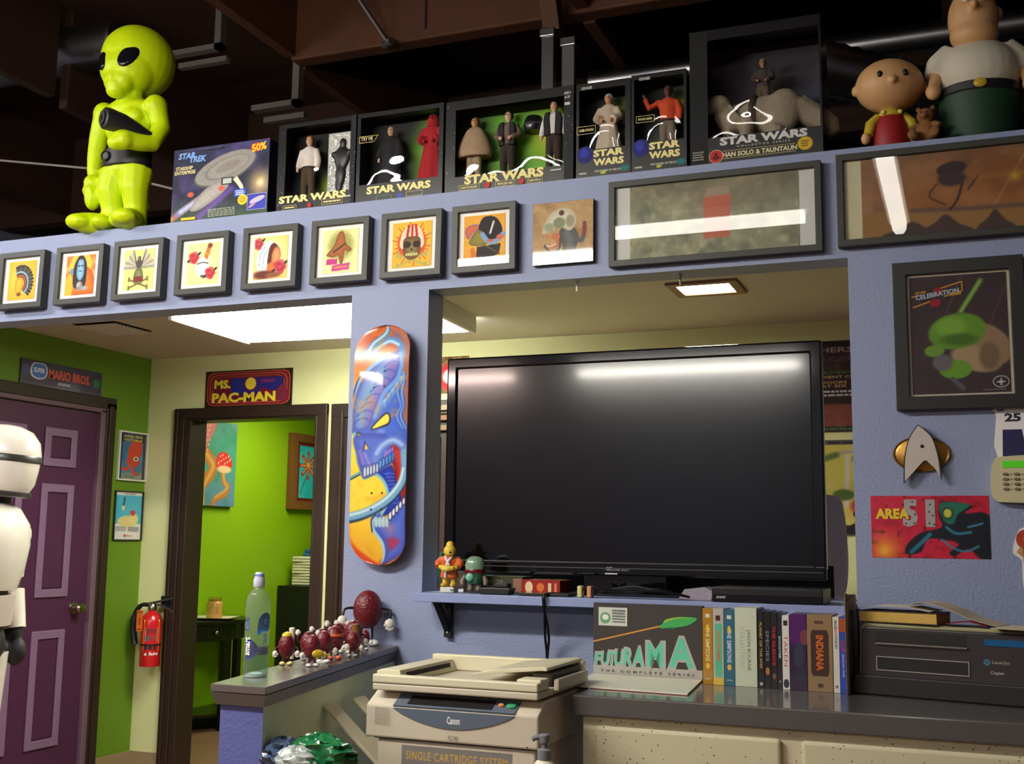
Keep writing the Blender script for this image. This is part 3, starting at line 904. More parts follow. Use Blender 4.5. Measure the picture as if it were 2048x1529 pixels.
# silver arrowhead badge on a gold oval
t = thing('wall_badge', 'silver arrowhead emblem on a gold oval, hung on the blue wall', 'badge', (-.12, -.001, 1.6))
M_GOLD = mat('antique_gold', (176, 132, 62), .35, metal=.8, var=.1)
b = MB(); b.lathe([(.001, -.012), (.06, -.011), (.069, -.008), (.0735, -.011), (.077, -.006), (.077, 0)], (0, 0, 0), 40, 'y', 1, .66); b.build('oval_plate', M_GOLD, t, smooth=.6)
dl = [(-.005, .082)] + [tuple(p) for p in spl([(-.005, .082), (.028, .05), (.042, .01), (.049, -.03), (.052, -.077)], 4, False)][1:] + \
     [tuple(p) for p in spl([(.052, -.077), (.04, -.05), (.022, -.03), (.012, -.022), (.002, -.028), (-.018, -.05), (-.049, -.084)], 4, False)][1:] + \
     [tuple(p) for p in spl([(-.049, -.084), (-.046, -.02), (-.036, .03), (-.022, .06), (-.005, .082)], 4, False)][1:-1]
b = MB(); b.prism(dl, -.026, -.012, 'y'); b.build('edge', M_BLACKM, t)
cx, cz = 0, -.0
b = MB(); b.prism([((x - .001) * .93 + .001, (z + .004) * .945 - .004 + .001) for x, z in dl], -.0275, -.0262, 'y'); b.build('arrowhead', mat('brushed_silver', (196, 184, 176), .45, metal=.15, var=.05), t)
b = MB(); b.ell((.003, -.028, .02), (.005, .004, .005)); b.build('rivet', M_BLACKM, t, smooth=.8)

# red sticker
t = thing('wall_sticker', 'red rectangular sticker with a blue creature and yellow lettering', 'sticker', (-.261, -.001, 1.31))
p = Paint(150, 84, 1.8, (204, 30, 60)); p.cloud(7, 31, (150, 14, 30), .7, .5, .8).cloud(12, 33, (60, 10, 14), .7, .66, .8).cloud(6, 35, (224, 40, 110), .5, .55, .8).glow(.12, .14, .4, (250, 170, 40), .9, 1.2).glow(.1, .1, .2, (250, 210, 60), .7)
p.poly([(.62, .9), (.86, .84), (.8, .72), (1, .68), (1, 0), (.9, .02), (.82, .16), (.7, .04), (.66, .1), (.74, .24), (.6, .3), (.48, .3), (.42, .1), (.3, .06), (.3, .2), (.42, .4), (.6, .5), (.58, .7)], (20, 26, 34), .02)
p.cloud(10, 41, (40, 120, 150), .0)
p.poly([(.6, .88), (.84, .86), (.74, .7), (.7, .55), (.62, .6)], (34, 110, 90), .02).line([(.64, .5), (.72, .4), (.84, .42)], .04, (50, 130, 160), .02).line([(.5, .38), (.4, .2), (.34, .1)], .06, (40, 120, 150), .03).line([(.6, .3), (.7, .16), (.8, .12), (.9, .2)], .03, (50, 140, 160), .02).line([(.82, .5), (.94, .56)], .03, (60, 140, 170), .02)
p.ell(.655, .72, .09, .1, (30, 70, 40), .2).ell(.655, .72, .06, .07, (200, 196, 80), .3)
p.build('print', t, .311, .173, material=P_GLOSS)
q = Print(.311, .173)
for s, u in (('5', .34), ('1', .51)): q.text(s, u, .72, .44, (170, 164, 164), .13 if s == '5' else .08, bold=.05)
for u, v in ((.28, .86), (.36, .9), (.33, .62), (.38, .7), (.37, .56), (.3, .55), (.51, .86), (.5, .74), (.53, .68), (.5, .56), (.54, .54)): q.ell(u, v, .008, .014, (30, 26, 28))
q.text('AREA', .185, .71, .17, (236, 206, 50), .29, bold=.05)
q.build('lettering', t, (0, -.001, 0), material=P_GLOSS)

# alarm keypad
t = thing('alarm_keypad', 'ivory alarm keypad with a green display at the edge of the picture', 'keypad', (.057, -.001, 1.46))
M_IV = mat('ivory_plastic', (206, 196, 156), .4)
b = MB(); b.prism(spl([(0, .03), (.002, .09), (.01, .118), (.03, .128), (.15, .13), (.17, .1), (.17, .03), (.15, .004), (.03, .004), (.01, .01)], 4), -.026, 0, 'y'); b.build('case', M_IV, t, bevel=.003)
b = MB(); b.box(.03, .15, -.028, -.0262, .098, .116); b.build('display', mat('green_lcd', (70, 168, 30), .3, emit=.25), t)
for r in range(4):
    for c in range(3):
        b = MB(); b.lathe([(.008, -.0262), (.008, -.029), (.006, -.0305)], (.037 + c * .028, 0, .08 - r * .0135), 12, 'y', 1, .5); b.build('key', mat('taupe_key', (120, 112, 92), .5), t)
    for c in range(2):
        b = MB(); b.box(.05 + c * .028, .053 + c * .028, -.0275, -.0262, .079 - r * .0135, .081 - r * .0135); b.build('indicator', M_BLACKM, t)

# football player cut-out and pin-up sticker at the picture's edge
def cutout(name, label, loc, w, h, outline, paint, parts_scale=1):
    t = thing(name, label, 'sticker', loc)
    b = MB(); b.prism([(u * w, v * h) for u, v in spl(outline, 3)], -.0015, -.0003, 'y'); b.build('backing', mat('white_vinyl', (236, 232, 228), .5), t)
    q = Print(w, h); paint(q); q.build('print', t, (0, -.0016, 0))
def pl(q):
    q.poly([(.28, .0), (.3, .4), (.62, .42), (.66, .2), (.64, .0)], (44, 40, 84)).poly([(.26, .4), (.24, .62), (.2, .66), (.22, .76), (.42, .8), (.72, .76), (.78, .68), (.7, .6), (.68, .4)], (232, 230, 232))
    q.text('25', .48, .58, .13, (40, 44, 56), .28, bold=.05)
    q.ell(.5, .83, .13, .07, (90, 52, 36)).poly([(.36, .83), (.38, .92), (.5, .96), (.62, .92), (.64, .84), (.56, .88), (.44, .88)], (220, 220, 226), True)
    q.poly([(.72, .6), (.92, .38), (.88, .34), (.7, .5)], (150, 130, 140)).rect(.22, .68, .34, .7, (40, 40, 80))
cutout('wall_sticker', 'cut-out sticker of a football player numbered 25 above the keypad', (.048, -.001, 1.59), .15, .185, [(.2, -.02), (.2, .6), (.14, .7), (.3, .82), (.34, .94), (.5, .99), (.68, .94), (.72, .82), (1.0, .9), (1, 0)], pl)
def pl2(q):
    q.rect(0, 0, 1, 1, (184, 174, 168)).ell(.55, .45, .2, .4, (150, 140, 136), -.4).ell(.6, .7, .16, .2, (206, 200, 196)).line([(.2, .9), (.35, .5), (.3, .1)], .01, (120, 110, 108)).ell(.4, .1, .1, .06, (40, 36, 40))
cutout('wall_sticker', 'pale grey cut-out behind the numbered football player', (.105, -.0005, 1.6), .2, .25, [(.0, .0), (-.02, .5), (.06, .85), (.3, 1.0), (.8, 1), (1, .6), (1, 0)], pl2)
def pn(q):
    q.poly([(.42, .02), (.4, .3), (.34, .5), (.4, .62), (.6, .62), (.66, .4), (.62, .02)], (190, 150, 60)).ell(.46, .82, .3, .16, (176, 66, 40)).ell(.56, .82, .18, .1, (214, 160, 100)).poly([(.16, .62), (.3, .72), (.42, .58), (.36, .52)], (200, 150, 90)).rect(.36, .56, .72, .68, (60, 54, 96))
    q.ell(.62, .79, .05, .02, (180, 40, 40))
cutout('wall_sticker', 'small sticker of a red haired woman in a yellow dress below the keypad', (.1, -.001, 1.225), .085, .17, [(.36, -.02), (.3, .3), (.3, .5), (.06, .6), (.12, .8), (.3, .99), (.6, 1.0), (.8, .85), (.76, .6), (.72, .3), (.68, -.02)], pn)

# --- skateboard deck
t = thing('skateboard_deck', 'skateboard deck painted with a blue screaming skull on orange, hung upright on the pillar', 'skateboard', (-1.809, -.001, 1.259))
p = Paint(120, 420, .254, (226, 120, 44))
def A_(*q): return [((x - 67) / 440, 1.0146 - y / 1823.6) for x, y in q]
def B_(*q): return [((x - 48) / 432, .524 - y / 1753.6) for x, y in q]
p.cloud(10, 51, (244, 190, 70), .8, .42, .7).vgrad(.78, .92, (196, 84, 50), .8).cloud(18, 52, (170, 60, 40), .4).vgrad(.1, .0, (220, 70, 30), .9).ugrad(.7, 1.05, (140, 80, 66), .75)
p.glow(.35, .3, .3, (252, 222, 60), 1, .8).glow(.1, .74, .12, (250, 214, 90), .8).cloud(22, 53, (226, 130, 40), .45, .55, .75).glow(.05, .07, .16, (222, 64, 26), .9, 1)
p.poly(A_((330, 100), (480, 90), (510, 300), (505, 900), (440, 850), (430, 420), (440, 300)), (150, 96, 84), .03, a=.8)
p.line(A_((330, 20), (300, 95), (215, 165), (165, 250)), .034, (70, 120, 176), .01).line(A_((322, 30), (292, 95), (205, 165), (172, 230)), .014, (176, 216, 230), .01)
p.line(A_((200, 260), (260, 190), (340, 150), (420, 180), (445, 270)), .03, (84, 136, 200), .012).line(A_((230, 220), (330, 160), (410, 190)), .012, (190, 222, 236), .01).line(A_((360, 60), (400, 110), (450, 130)), .008, (96, 100, 150), .006)
# blue head, frills at the side
p.poly(A_((440, 250), (450, 400), (480, 420), (470, 560), (480, 640), (455, 720), (500, 830), (505, 960), (60, 960), (62, 860), (75, 780), (80, 600), (150, 400), (330, 260)), (58, 88, 186), .012, inner=((70, 104, 204), .05))
for k, (a, c) in enumerate(((0, (110, 160, 220)), (22, (54, 84, 176)), (44, (130, 176, 226)), (62, (60, 90, 180)))):
    p.line(A_((420 + a, 400 + a * .3), (440 + a * .7, 470), (420 + a * .8, 560), (450 + a * .5, 660), (420 + a * .7, 740), (470 + a * .6, 830)), .008, c, .006)
for x, y in ((310, 640), (345, 600), (375, 560), (408, 515), (440, 470)): p.ell(*A_((x, y))[0], .009, .022, (150, 196, 228), .6, -.4).ell(*A_((x - 12, y + 35))[0], .006, .026, (84, 130, 206), .6, -.3)
# striped dome
dome = A_((75, 780), (80, 620), (150, 430), (250, 330), (330, 275), (430, 270), (432, 350), (400, 440), (320, 535), (262, 640), (232, 730), (190, 820), (130, 848), (85, 830))
p.poly(dome, (44, 62, 160), .008, inner=((92, 112, 210), .02))
p.poly(A_((95, 770), (105, 640), (165, 470), (260, 365), (330, 320), (330, 420), (250, 540), (200, 660), (170, 790), (120, 820)), (110, 168, 206), .05, a=.85)
p.poly(A_((330, 320), (410, 330), (380, 430), (300, 530), (245, 650), (205, 770), (170, 800), (190, 660), (250, 540), (330, 420)), (142, 104, 176), .04, a=.85)
for k in range(8):
    t_ = k / 7
    cx, cy = 150 + 230 * t_ ** 1.1, 770 - 430 * t_
    p.line(A_((cx - 75, cy + 25), (cx - 35, cy - 12), (cx + 20, cy - 18), (cx + 62, cy + 14)), .006, (62, 84, 180), .006, .95)
p.line(A_((68, 560), (100, 480), (150, 405), (250, 320), (340, 262)), .016, (140, 190, 230), .008).line(A_((66, 590), (95, 470), (140, 395)), .008, (30, 60, 120), .005)
p.line(A_((432, 260), (446, 350), (410, 460), (310, 560), (262, 680), (240, 740)), .018, (104, 158, 226), .01)
# eyes
p.poly(A_((212, 838), (258, 772), (332, 710), (368, 738), (360, 796), (300, 822)), (18, 18, 34), .006).poly(A_((224, 830), (264, 780), (332, 722), (356, 744), (350, 786), (298, 810)), (246, 224, 76), .006)
p.poly(A_((98, 862), (150, 866), (156, 906), (124, 926)), (18, 18, 34), .006).poly(A_((108, 870), (142, 874), (146, 900), (124, 914)), (246, 214, 70), .006)
p.ell(*A_((290, 860))[0], .02, .014, (120, 150, 220), .8, .4, .7)
# lower half: yellow disc, neck, mouth
p.poly(B_((0, -20), (75, -10), (72, 70), (95, 140), (112, 230), (150, 300), (40, 320)), (246, 220, 60), .012)
p.line(B_((70, -30), (78, 60), (104, 190)), .012, (110, 180, 206), .008)
p.poly(B_((150, 300), (230, 268), (300, 318), (338, 400), (330, 490), (280, 570), (230, 600), (225, 680), (300, 760), (310, 860), (200, 900), (60, 760), (44, 560), (50, 320)), (250, 216, 60), .02, a=.75)
p.cloud(26, 57, (240, 150, 40), .35, .55, .75)
p.poly(B_((300, 110), (330, 60), (420, 60), (475, 130), (478, 460), (430, 470), (390, 330), (372, 200)), (110, 16, 18), .01, inner=((196, 48, 36), .03))
p.poly(B_((240, 262), (330, 215), (372, 215), (400, 320), (445, 440), (390, 530), (300, 570), (335, 480), (338, 390), (300, 310)), (24, 36, 130), .01, inner=((44, 70, 190), .03))
for k in range(9): p.line(B_((312 + k * 9, 270 + k * 26), (350 + k * 8, 262 + k * 27), (380 + k * 6, 270 + k * 24)), .003, (90, 120, 220), .003)
p.line(B_((150, 298), (230, 268), (300, 318), (337, 400), (330, 490), (288, 560)), .013, (126, 190, 214), .008)
# upper jaw and cheek
p.poly(B_((72, -10), (92, 130), (112, 225), (150, 300), (245, 262), (300, 235), (380, 175), (370, 90), (330, 60), (300, -20)), (54, 74, 172), .012, inner=((84, 108, 206), .03))
p.line(B_((235, 160), (262, 90), (330, 40), (400, 36), (455, 90), (470, 230)), .036, (104, 130, 212), .016).line(B_((240, 120), (290, 56), (370, 24), (440, 60)), .014, (160, 190, 232), .012)
p.line(B_((110, 100), (140, 190)), .012, (160, 120, 190), .012, .8).line(B_((150, 120), (190, 200)), .01, (170, 150, 210), .012, .7)
p.poly(B_((136, 100), (146, 24), (190, 92), (168, 78)), (20, 20, 40), .005, False).poly(B_((144, 90), (152, 44), (180, 84)), (232, 190, 110), .005, False)
for k in range(5): p.poly(B_((146 + k * 24, 292 - k * 8), (140 + k * 24, 240 - k * 9), (154 + k * 24, 205 - k * 6), (168 + k * 23, 235 - k * 8), (168 + k * 23, 284 - k * 8)), (40, 46, 110), .004).poly(B_((149 + k * 24, 286 - k * 8), (145 + k * 24, 242 - k * 9), (154 + k * 24, 214 - k * 6), (164 + k * 23, 238 - k * 8), (164 + k * 23, 278 - k * 8)), (206, 214, 226), .006)
for k in range(5): p.poly(B_((262 + k * 26, 232 - k * 14), (260 + k * 26, 180 - k * 14), (274 + k * 25, 160 - k * 14), (286 + k * 24, 178 - k * 14), (284 + k * 24, 226 - k * 14)), (26, 40, 110), .004).poly(B_((266 + k * 26, 226 - k * 14), (264 + k * 26, 182 - k * 14), (274 + k * 25, 168 - k * 14), (282 + k * 24, 182 - k * 14), (280 + k * 24, 220 - k * 14)), (96, 166, 220), .006)
for k in range(4): p.line(B_((304 + k * 20, 140 - k * 12), (314 + k * 18, 104 - k * 8)), .005, (176, 130, 206), .004)
# lower jaw
p.poly(B_((216, 600), (236, 540), (270, 515), (292, 572), (335, 582), (400, 545), (440, 470), (490, 440), (490, 800), (400, 900), (290, 920), (318, 850), (300, 760), (240, 690)), (58, 80, 176), .012, inner=((92, 112, 206), .04))
for k in range(4): p.poly(B_((240 + k * 28, 640), (238 + k * 28, 590), (252 + k * 28, 576), (264 + k * 28, 588), (264 + k * 28, 645)), (176, 206, 210), .006)
for k in range(5): p.poly(B_((350 + k * 27, 600 - k * 27), (344 + k * 27, 560 - k * 26), (366 + k * 26, 530 - k * 24), (376 + k * 26, 560 - k * 26), (372 + k * 26, 596 - k * 26)), (30, 40, 90), .004).poly(B_((354 + k * 27, 592 - k * 27), (350 + k * 27, 562 - k * 26), (366 + k * 26, 538 - k * 24), (372 + k * 26, 562 - k * 26), (368 + k * 26, 588 - k * 26)), (226, 230, 222), .006)
p.line(B_((275, 522), (226, 590), (232, 670), (296, 760), (314, 850), (300, 910)), .014, (170, 214, 226), .008).line(B_((250, 560), (216, 600), (222, 680)), .006, (30, 40, 70), .005)
p.poly(B_((330, 735), (390, 718), (440, 745), (400, 800), (360, 810)), (196, 44, 60), .02, False, .75).glow(*B_((360, 660))[0], .05, (226, 130, 100), .5)
# long pale tongue
p.line(B_((30, 596), (150, 566), (270, 508), (372, 436), (446, 340), (476, 230)), .036, (30, 50, 80), .008).line(B_((30, 580), (150, 550), (270, 494), (368, 424), (440, 334), (470, 230), (462, 120)), .034, (116, 166, 200), .008).line(B_((30, 568), (150, 538), (268, 482), (360, 414), (430, 326), (456, 230)), .01, (206, 228, 234), .008)
p.line(B_((40, 300), (115, 262)), .014, (110, 160, 170), .006).line(B_((40, 312), (118, 272)), .005, (30, 30, 40), .004)
for q_ in A_((232, 397), (314, 393), (230, 514), (313, 509)) + B_((212, 406), (292, 405), (210, 523), (291, 523)): p.ell(q_[0], q_[1], .0045, .0045, (20, 20, 30), .4)
DW, DH = .206, .802
def deck(u, v, off=0):
    z = (v - .5) * DH
    e = max(0, abs(z) - (DH / 2 - .1)) / .1
    hw = DW / 2 * math.sqrt(max(0, 1 - e ** 2.3)) if e > 0 else DW / 2
    hw = max(hw, .0015)
    x = (u - .5) * 2 * hw
    kick = max(0, abs(z) - .24) / .16
    return (x, -.058 + off + .026 * kick ** 2 - .006 * (abs(u - .5) * 2) ** 2, z + DH / 2)
p.build('print', t, DW, DH, material=printmat('deck_gloss', .22, .5, .8), shape=deck)
N = 40
ring = [(u, v) for u, v in [(0, i / N) for i in range(N)] + [(1, 1 - i / N) for i in range(N)]]
b = MB(); b.loft([[deck(u, v, .0006) for u, v in ring], [deck(u, v, .012) for u, v in ring]], cap=False)
for k in (.0006, .012): pass
for i in range(N - 1):
    q = [deck(0, i / N, .012), deck(1, i / N, .012), deck(1, (i + 1) / N, .012), deck(0, (i + 1) / N, .012)]
    b._f([b.bm.verts.new(c) for c in q])
b.build('maple_ply', mat('maple_ply', (150, 70, 44), .5), t)
for z in (.27, .55):
    b = MB(); b.box(-.03, .03, -.04, -.001, z, z + .02); b.build('wall_mount', M_BLACKM, t)
# ================================================================== THINGS ON TOP OF THE PARTITION
ZT = 2.515
M_CARD = mat('black_glossy_card', (16, 15, 18), .3, var=.2, coat=.3)
M_FILM = glassmat('packaging_film', ior=1.5, rough=.015, wavy=1, wscale=6, strength=1.3)
M_FILM2 = glassmat('packaging_film_tight', ior=1.5, rough=.015, wavy=.6, wscale=6, strength=1.2)

def doll(label, loc, H, skin, hair, top, bottom, style='shirt', arms='down', rz=0, extra=None, boots=(40, 30, 26), group='dolls inside the toy boxes'):
    t = thing('doll', label, 'doll', loc, rz, group)
    def P(x, y, z): return (x * H, y * H, z * H)
    ms = mat('doll_skin_%d_%d' % (skin[0], skin[1]), skin, .5)
    if arms == 'down': A = {s: [P(.1 * s, 0, .8), P(.15 * s, .0, .64), P(.16 * s, -.04, .5)] for s in (-1, 1)}
    elif arms == 'wave': A = {1: [P(.1, 0, .8), P(.16, 0, .64), P(.15, -.05, .5)], -1: [P(-.1, 0, .8), P(-.24, -.03, .72), P(-.3, -.06, .88)]}
    else: A = {s: [P(.1 * s, 0, .8), P(.16 * s, -.02, .66), P(.06 * s, -.12, .6)] for s in (-1, 1)}
    v = .0034
    b = MB()
    b.ell(P(0, -.005, .925), P(.052, .058, .072)).tube([P(0, .005, .8), P(0, 0, .9)], .032 * H).ell(P(0, -.062, .915), P(.012, .014, .016), 8, 6)
    b.ell(P(0, 0, .7), P(.1, .06, .14)).ell(P(0, 0, .52), P(.085, .06, .07))
    for s in (-1, 1):
        b.tube(A[s], [.036 * H, .03 * H, .024 * H]).ell(A[s][2], P(.026, .026, .034), 10, 8)
        b.tube([P(.05 * s, 0, .52), P(.06 * s, -.01, .28), P(.06 * s, 0, .04)], [.055 * H, .042 * H, .03 * H])
    b.build('body', ms, t, remesh=v)
    b = MB()
    for s in (-1, 1): b.ell(P(.018 * s, -.058, .935), P(.009, .006, .006), 8, 6)
    b.build('eyes', mat('doll_eye', (30, 22, 20), .3), t)
    if hair:
        b = MB(); b.ell(P(0, .016, .945), P(.06, .06, .068), 14, 10)
        b.build('hair', mat('doll_hair_%d' % hair[0], hair, .7), t, smooth=.9)
    mt = mat('cloth_%d_%d_%d' % top, top, .85, var=.15, vscale=60, bump=.3, bscale=300)
    b = MB()
    if style == 'robe':
        b.loft([[P(r * math.cos(a) * (1 + .06 * math.cos(9 * a) * (1 - z)), r * .62 * math.sin(a) * (1 + .06 * math.cos(9 * a) * (1 - z)), z) for a in np.linspace(0, 2 * PI, 36, False)] for r, z in ((.2, .05), (.17, .3), (.12, .55), (.125, .74), (.1, .82), (.05, .86))])
        for s in (-1, 1): b.tube([A[s][0], A[s][1], (Vector(A[s][1]) * .25 + Vector(A[s][2]) * .75)], [.052 * H, .058 * H, .07 * H])
    elif style == 'poncho':
        b.loft([[P(r * math.cos(a), r * .6 * math.sin(a), z) for a in np.linspace(0, 2 * PI, 30, False)] for r, z in ((.25, .42), (.26, .5), (.2, .68), (.12, .82), (.05, .87))])
    else:
        b.loft([[P(r * math.cos(a), r * .62 * math.sin(a), z) for a in np.linspace(0, 2 * PI, 24, False)] for r, z in ((.1, .5), (.102, .56), (.105, .62), (.122, .74), (.11, .8), (.045, .85))])
        for s in (-1, 1): b.tube([A[s][0], A[s][1], (Vector(A[s][1]) * .2 + Vector(A[s][2]) * .8)], [.048 * H, .045 * H, .038 * H])
    b.build('garment', mt, t, remesh=v)
    if style == 'hood' or extra == 'hood':
        b = MB()
        for k in range(9):
            pass
        b.lathe([(.10, 0), (.09, .05), (.085, .1), (.06, .17), (.01, .2)], (0, 0, 0), 18)
        o = b.build('hood', mt, t, smooth=.9); o.scale = (H, H, H); o.location = P(0, .03, .82)
    if extra == 'vest':
        b = MB()
        for s in (-1, 1): b.prism([(s * .03 * H, .52 * H), (s * .11 * H, .52 * H), (s * .125 * H, .74 * H), (s * .1 * H, .82 * H), (s * .04 * H, .84 * H)], -.085 * H, .03 * H, 'y')
        b.build('vest', mat('dark_vest', (26, 24, 28), .8), t, bevel=.003)
    if extra == 'belt':
        b = MB(); b.lathe([(.108 * H, -.012 * H), (.115 * H, 0), (.108 * H, .016 * H)], P(0, 0, .53), 20, 'z', 1, .66); b.build('belt', mat('doll_belt', (30, 22, 18), .5), t)
    if style not in ('robe',):
        mb_ = mat('cloth_%d_%d_%d' % bottom, bottom, .85, var=.15, vscale=60, bump=.3, bscale=300)
        b = MB(); b.ell(P(0, 0, .52), P(.095, .07, .08))
        for s in (-1, 1): b.tube([P(.05 * s, 0, .52), P(.06 * s, -.01, .28), P(.062 * s, 0, .08)], [.062 * H, .052 * H, .046 * H])
        b.build('trousers', mb_, t, remesh=v)
    for s in (-1, 1):
        b = MB(); b.ell(P(.06 * s, -.03, .03), P(.034, .07, .03), 12, 8); b.build('boot', mat('doll_boot', boots, .5), t, smooth=.9)
    return t

def toybox(label, x0, w, h, d, win, paint, lettering, film=M_FILM, y=.004, group='boxed toys in a row on the partition', edge=None):
    t = thing('toy_box', label, 'toy box', (x0, y, ZT), 0, group)
    u0, v0, u1, v1 = win[0] * w, win[1] * h, win[2] * w, win[3] * h
    b = MB()
    b.box(0, w, 0, .002, 0, v0).box(0, w, 0, .002, v1, h).box(0, u0, 0, .002, v0, v1).box(u1, w, 0, .002, v0, v1)
    b.box(0, .002, .002, d, 0, h).box(w - .002, w, .002, d, 0, h).box(.002, w - .002, .002, d, 0, .002).box(.002, w - .002, .002, d, h - .002, h).box(.002, w - .002, d - .002, d, .002, h - .002)
    b.build('carton', edge or M_CARD, t)
    p = paint(); p.build('backdrop', t, w - .006, h - .006, (.003, d - .004, .003))
    b = MB()
    nx, nz = 14, 14
    for k in range(1):
        V = [[b.bm.verts.new((u0 + (u1 - u0) * i / nx, .0035 - .014 * math.sin(PI * i / nx) * math.sin(PI * j / nz), v0 + (v1 - v0) * j / nz)) for i in range(nx + 1)] for j in range(nz + 1)]
        for j in range(nz):
            for i in range(nx): b._f([V[j][i], V[j][i + 1], V[j + 1][i + 1], V[j + 1][i]])
    b.build('film_window', film, t, smooth=1.2)
    q = Print(w, h); lettering(q); q.build('lettering', t, (0, -.0004, 0))
    return t
GOLDT = (236, 222, 150)
def swars(q, u, v, hh, wd, two=False, col=GOLDT):
    if two:
        q.text('STAR', u, v + hh * .62, hh, col, wd, bold=.05).text('WARS', u, v - hh * .62, hh, col, wd, bold=.05)
    else:
        q.text('STAR WARS', u, v, hh, col, wd, bold=.05)
def stars(q, n, seed, u0=0, u1=1, v0=0, v1=1):
    r = random.Random(seed)
    for i in range(n):
        q.ell(r.uniform(u0, u1), r.uniform(v0, v1), .002 / q.w * r.uniform(.4, 1), .002 / q.h * r.uniform(.4, 1), random.choice([(150, 40, 40), (90, 100, 220), (200, 200, 210)]), n=6)

# flat spaceship box
t = thing('toy_box', 'flat toy box with a grey saucer spaceship on a starry purple cover', 'toy box', (-2.76, .004, ZT), 0, 'boxed toys in a row on the partition')
TW, TH = .427, .283
b = MB(); b.box(0, TW, .0006, .055, 0, TH); b.build('carton', mat('navy_card', (26, 26, 50), .4, var=.1), t, bevel=.001)
p = Paint(150, 100, 1.5, (34, 36, 62)); p.cloud(4, 61, (70, 70, 120), .8).cloud(6, 62, (90, 60, 130), .5, .5, .8).vgrad(.35, .0, (70, 96, 60), .8).glow(.92, .42, .3, (250, 214, 130), 1, 1.5).glow(.92, .42, .08, (255, 250, 220), 1)
for i, c in enumerate(((230, 110, 40), (240, 170, 60), (130, 80, 190), (90, 150, 220), (220, 220, 240))): p.line([(-.02 + .03 * i, .02 + .03 * i), (.3 + .03 * i, .3 + .02 * i)], .05, c, .06, .8)
p.line([(.3, .04), (.62, .38)], .07, (130, 84, 190), .08, .8)
p.ell(.55, .66, .5, .2, (84, 80, 78), .06, .28).ell(.55, .675, .48, .185, (150, 146, 140), .06, .28).ell(.57, .68, .36, .13, (128, 124, 118), .1, .28).ell(.58, .685, .33, .115, (156, 150, 142), .1, .28).ell(.58, .69, .2, .06, (140, 134, 128), .2, .28)
p.poly([(.2, .16), (.34, .4), (.5, .5), (.6, .44), (.5, .3), (.3, .14)], (150, 144, 138), inner=((176, 170, 164), .06)).ell(.2, .36, .05, .035, (220, 90, 60), .3).ell(.52, .4, .05, .035, (214, 100, 80), .3)
p.grain(.06, 9)
o = p.build('cover_print', t, TW, TH)
q = Print(TW, TH)
q.text('STAR', .14, .905, .085, (130, 170, 236), .18, bold=.04, shear=.2).text('TREK', .26, .845, .085, (130, 170, 236), .18, bold=.04, shear=.2).text('STARSHIP', .12, .735, .05, (236, 224, 150), .18, bold=.02).text('ENTERPRISE', .13, .675, .05, (236, 224, 150), .22, bold=.02)
q.ell(.87, .9, .06, .06, (220, 40, 30)).text('50%', .895, .9, .11, (250, 200, 40), .15, rot=.1, bold=.04)
q.rect(.52, .44, .64, .54, (40, 40, 40)).rect(.535, .455, .625, .525, (190, 200, 196)).poly([(.64, .5), (.68, .54), (.74, .42), (.76, .34), (.73, .34), (.69, .42)], (240, 230, 200)).rect(.66, .26, .78, .36, (40, 90, 200)).lines(.675, .765, .275, .345, 3, (230, 236, 250))
q.ell(.75, .21, .05, .07, (230, 210, 40)).ell(.75, .21, .035, .05, (200, 180, 30)).rect(.8, .06, .99, .27, (60, 66, 180)).box(.8, .06, .99, .27, .0015, (210, 210, 225)).ell(.9, .19, .08, .035, (200, 190, 216), .3).ell(.85, .12, .04, .02, (190, 150, 180), .5)
q.lines(.4, .68, .02, .13, 5, (170, 180, 160), 3).rect(.12, .01, .27, .045, (240, 200, 50)).rect(.28, .945, .52, .965, (60, 60, 80))
q.build('lettering', t, (0, -.0005, 0))

def back2():
    p = Paint(70, 70, 1, (12, 14, 12)); p.vgrad(.55, -.1, (70, 130, 20), .9).glow(.52, .3, .35, (200, 214, 40), .8).ugrad(.35, 0, (10, 12, 14), .8); return p
def let2(q):
    stars(q, 22, 3, 0, .1); q.rect(.95, .0, 1, 1, (18, 18, 30)); stars(q, 14, 4, .94, 1); swars(q, .47, .12, .085, .86)
    q.box(.1, .0, .27, .05, .0012, (230, 214, 150)).lines(.12, .25, .012, .04, 1, (230, 214, 150)).ell(.44, .03, .03, .028, (170, 40, 40)).box(.6, .02, .86, .075, .0012, (230, 214, 150)).lines(.62, .84, .03, .065, 1, (230, 214, 150)).lines(.88, .97, .07, .1, 1, (200, 200, 190))
toybox('toy box holding a white shirted doll beside a crumpled silver panel', -2.295, .322, .325, .1, (.1, .16, .93, .95), back2, let2)
doll('doll in white shirt and brown trousers, boxed beside the silver panel', (-2.195, .055, ZT + .028), .262, (214, 166, 130), (110, 70, 44), (226, 214, 206), (72, 56, 34), 'shirt', extra='belt')
t = thing('silver_panel', 'crumpled silver panel with a dark body shape, inside a toy box', 'toy', (-2.125, .07, ZT + .045))
b = MB(); b.box(0, .124, 0, .014, 0, .25); b.build('slab', mat('pale_grey_plastic', (190, 190, 186), .5), t, bevel=.002)
b = MB(); rr = random.Random(5); nx, nz = 30, 60
def hgt(i, j): return -.003 - .006 * rr.random()
V = [[b.bm.verts.new((.008 + .108 * i / nx, hgt(i, j), .01 + .23 * j / nz)) for i in range(nx + 1)] for j in range(nz + 1)]
for j in range(nz):
    for i in range(nx): b._f([V[j][i], V[j][i + 1], V[j + 1][i + 1], V[j + 1][i]])
b.build('foil', mat('crumpled_foil', (232, 232, 228), .3, metal=.35, var=.1), t)
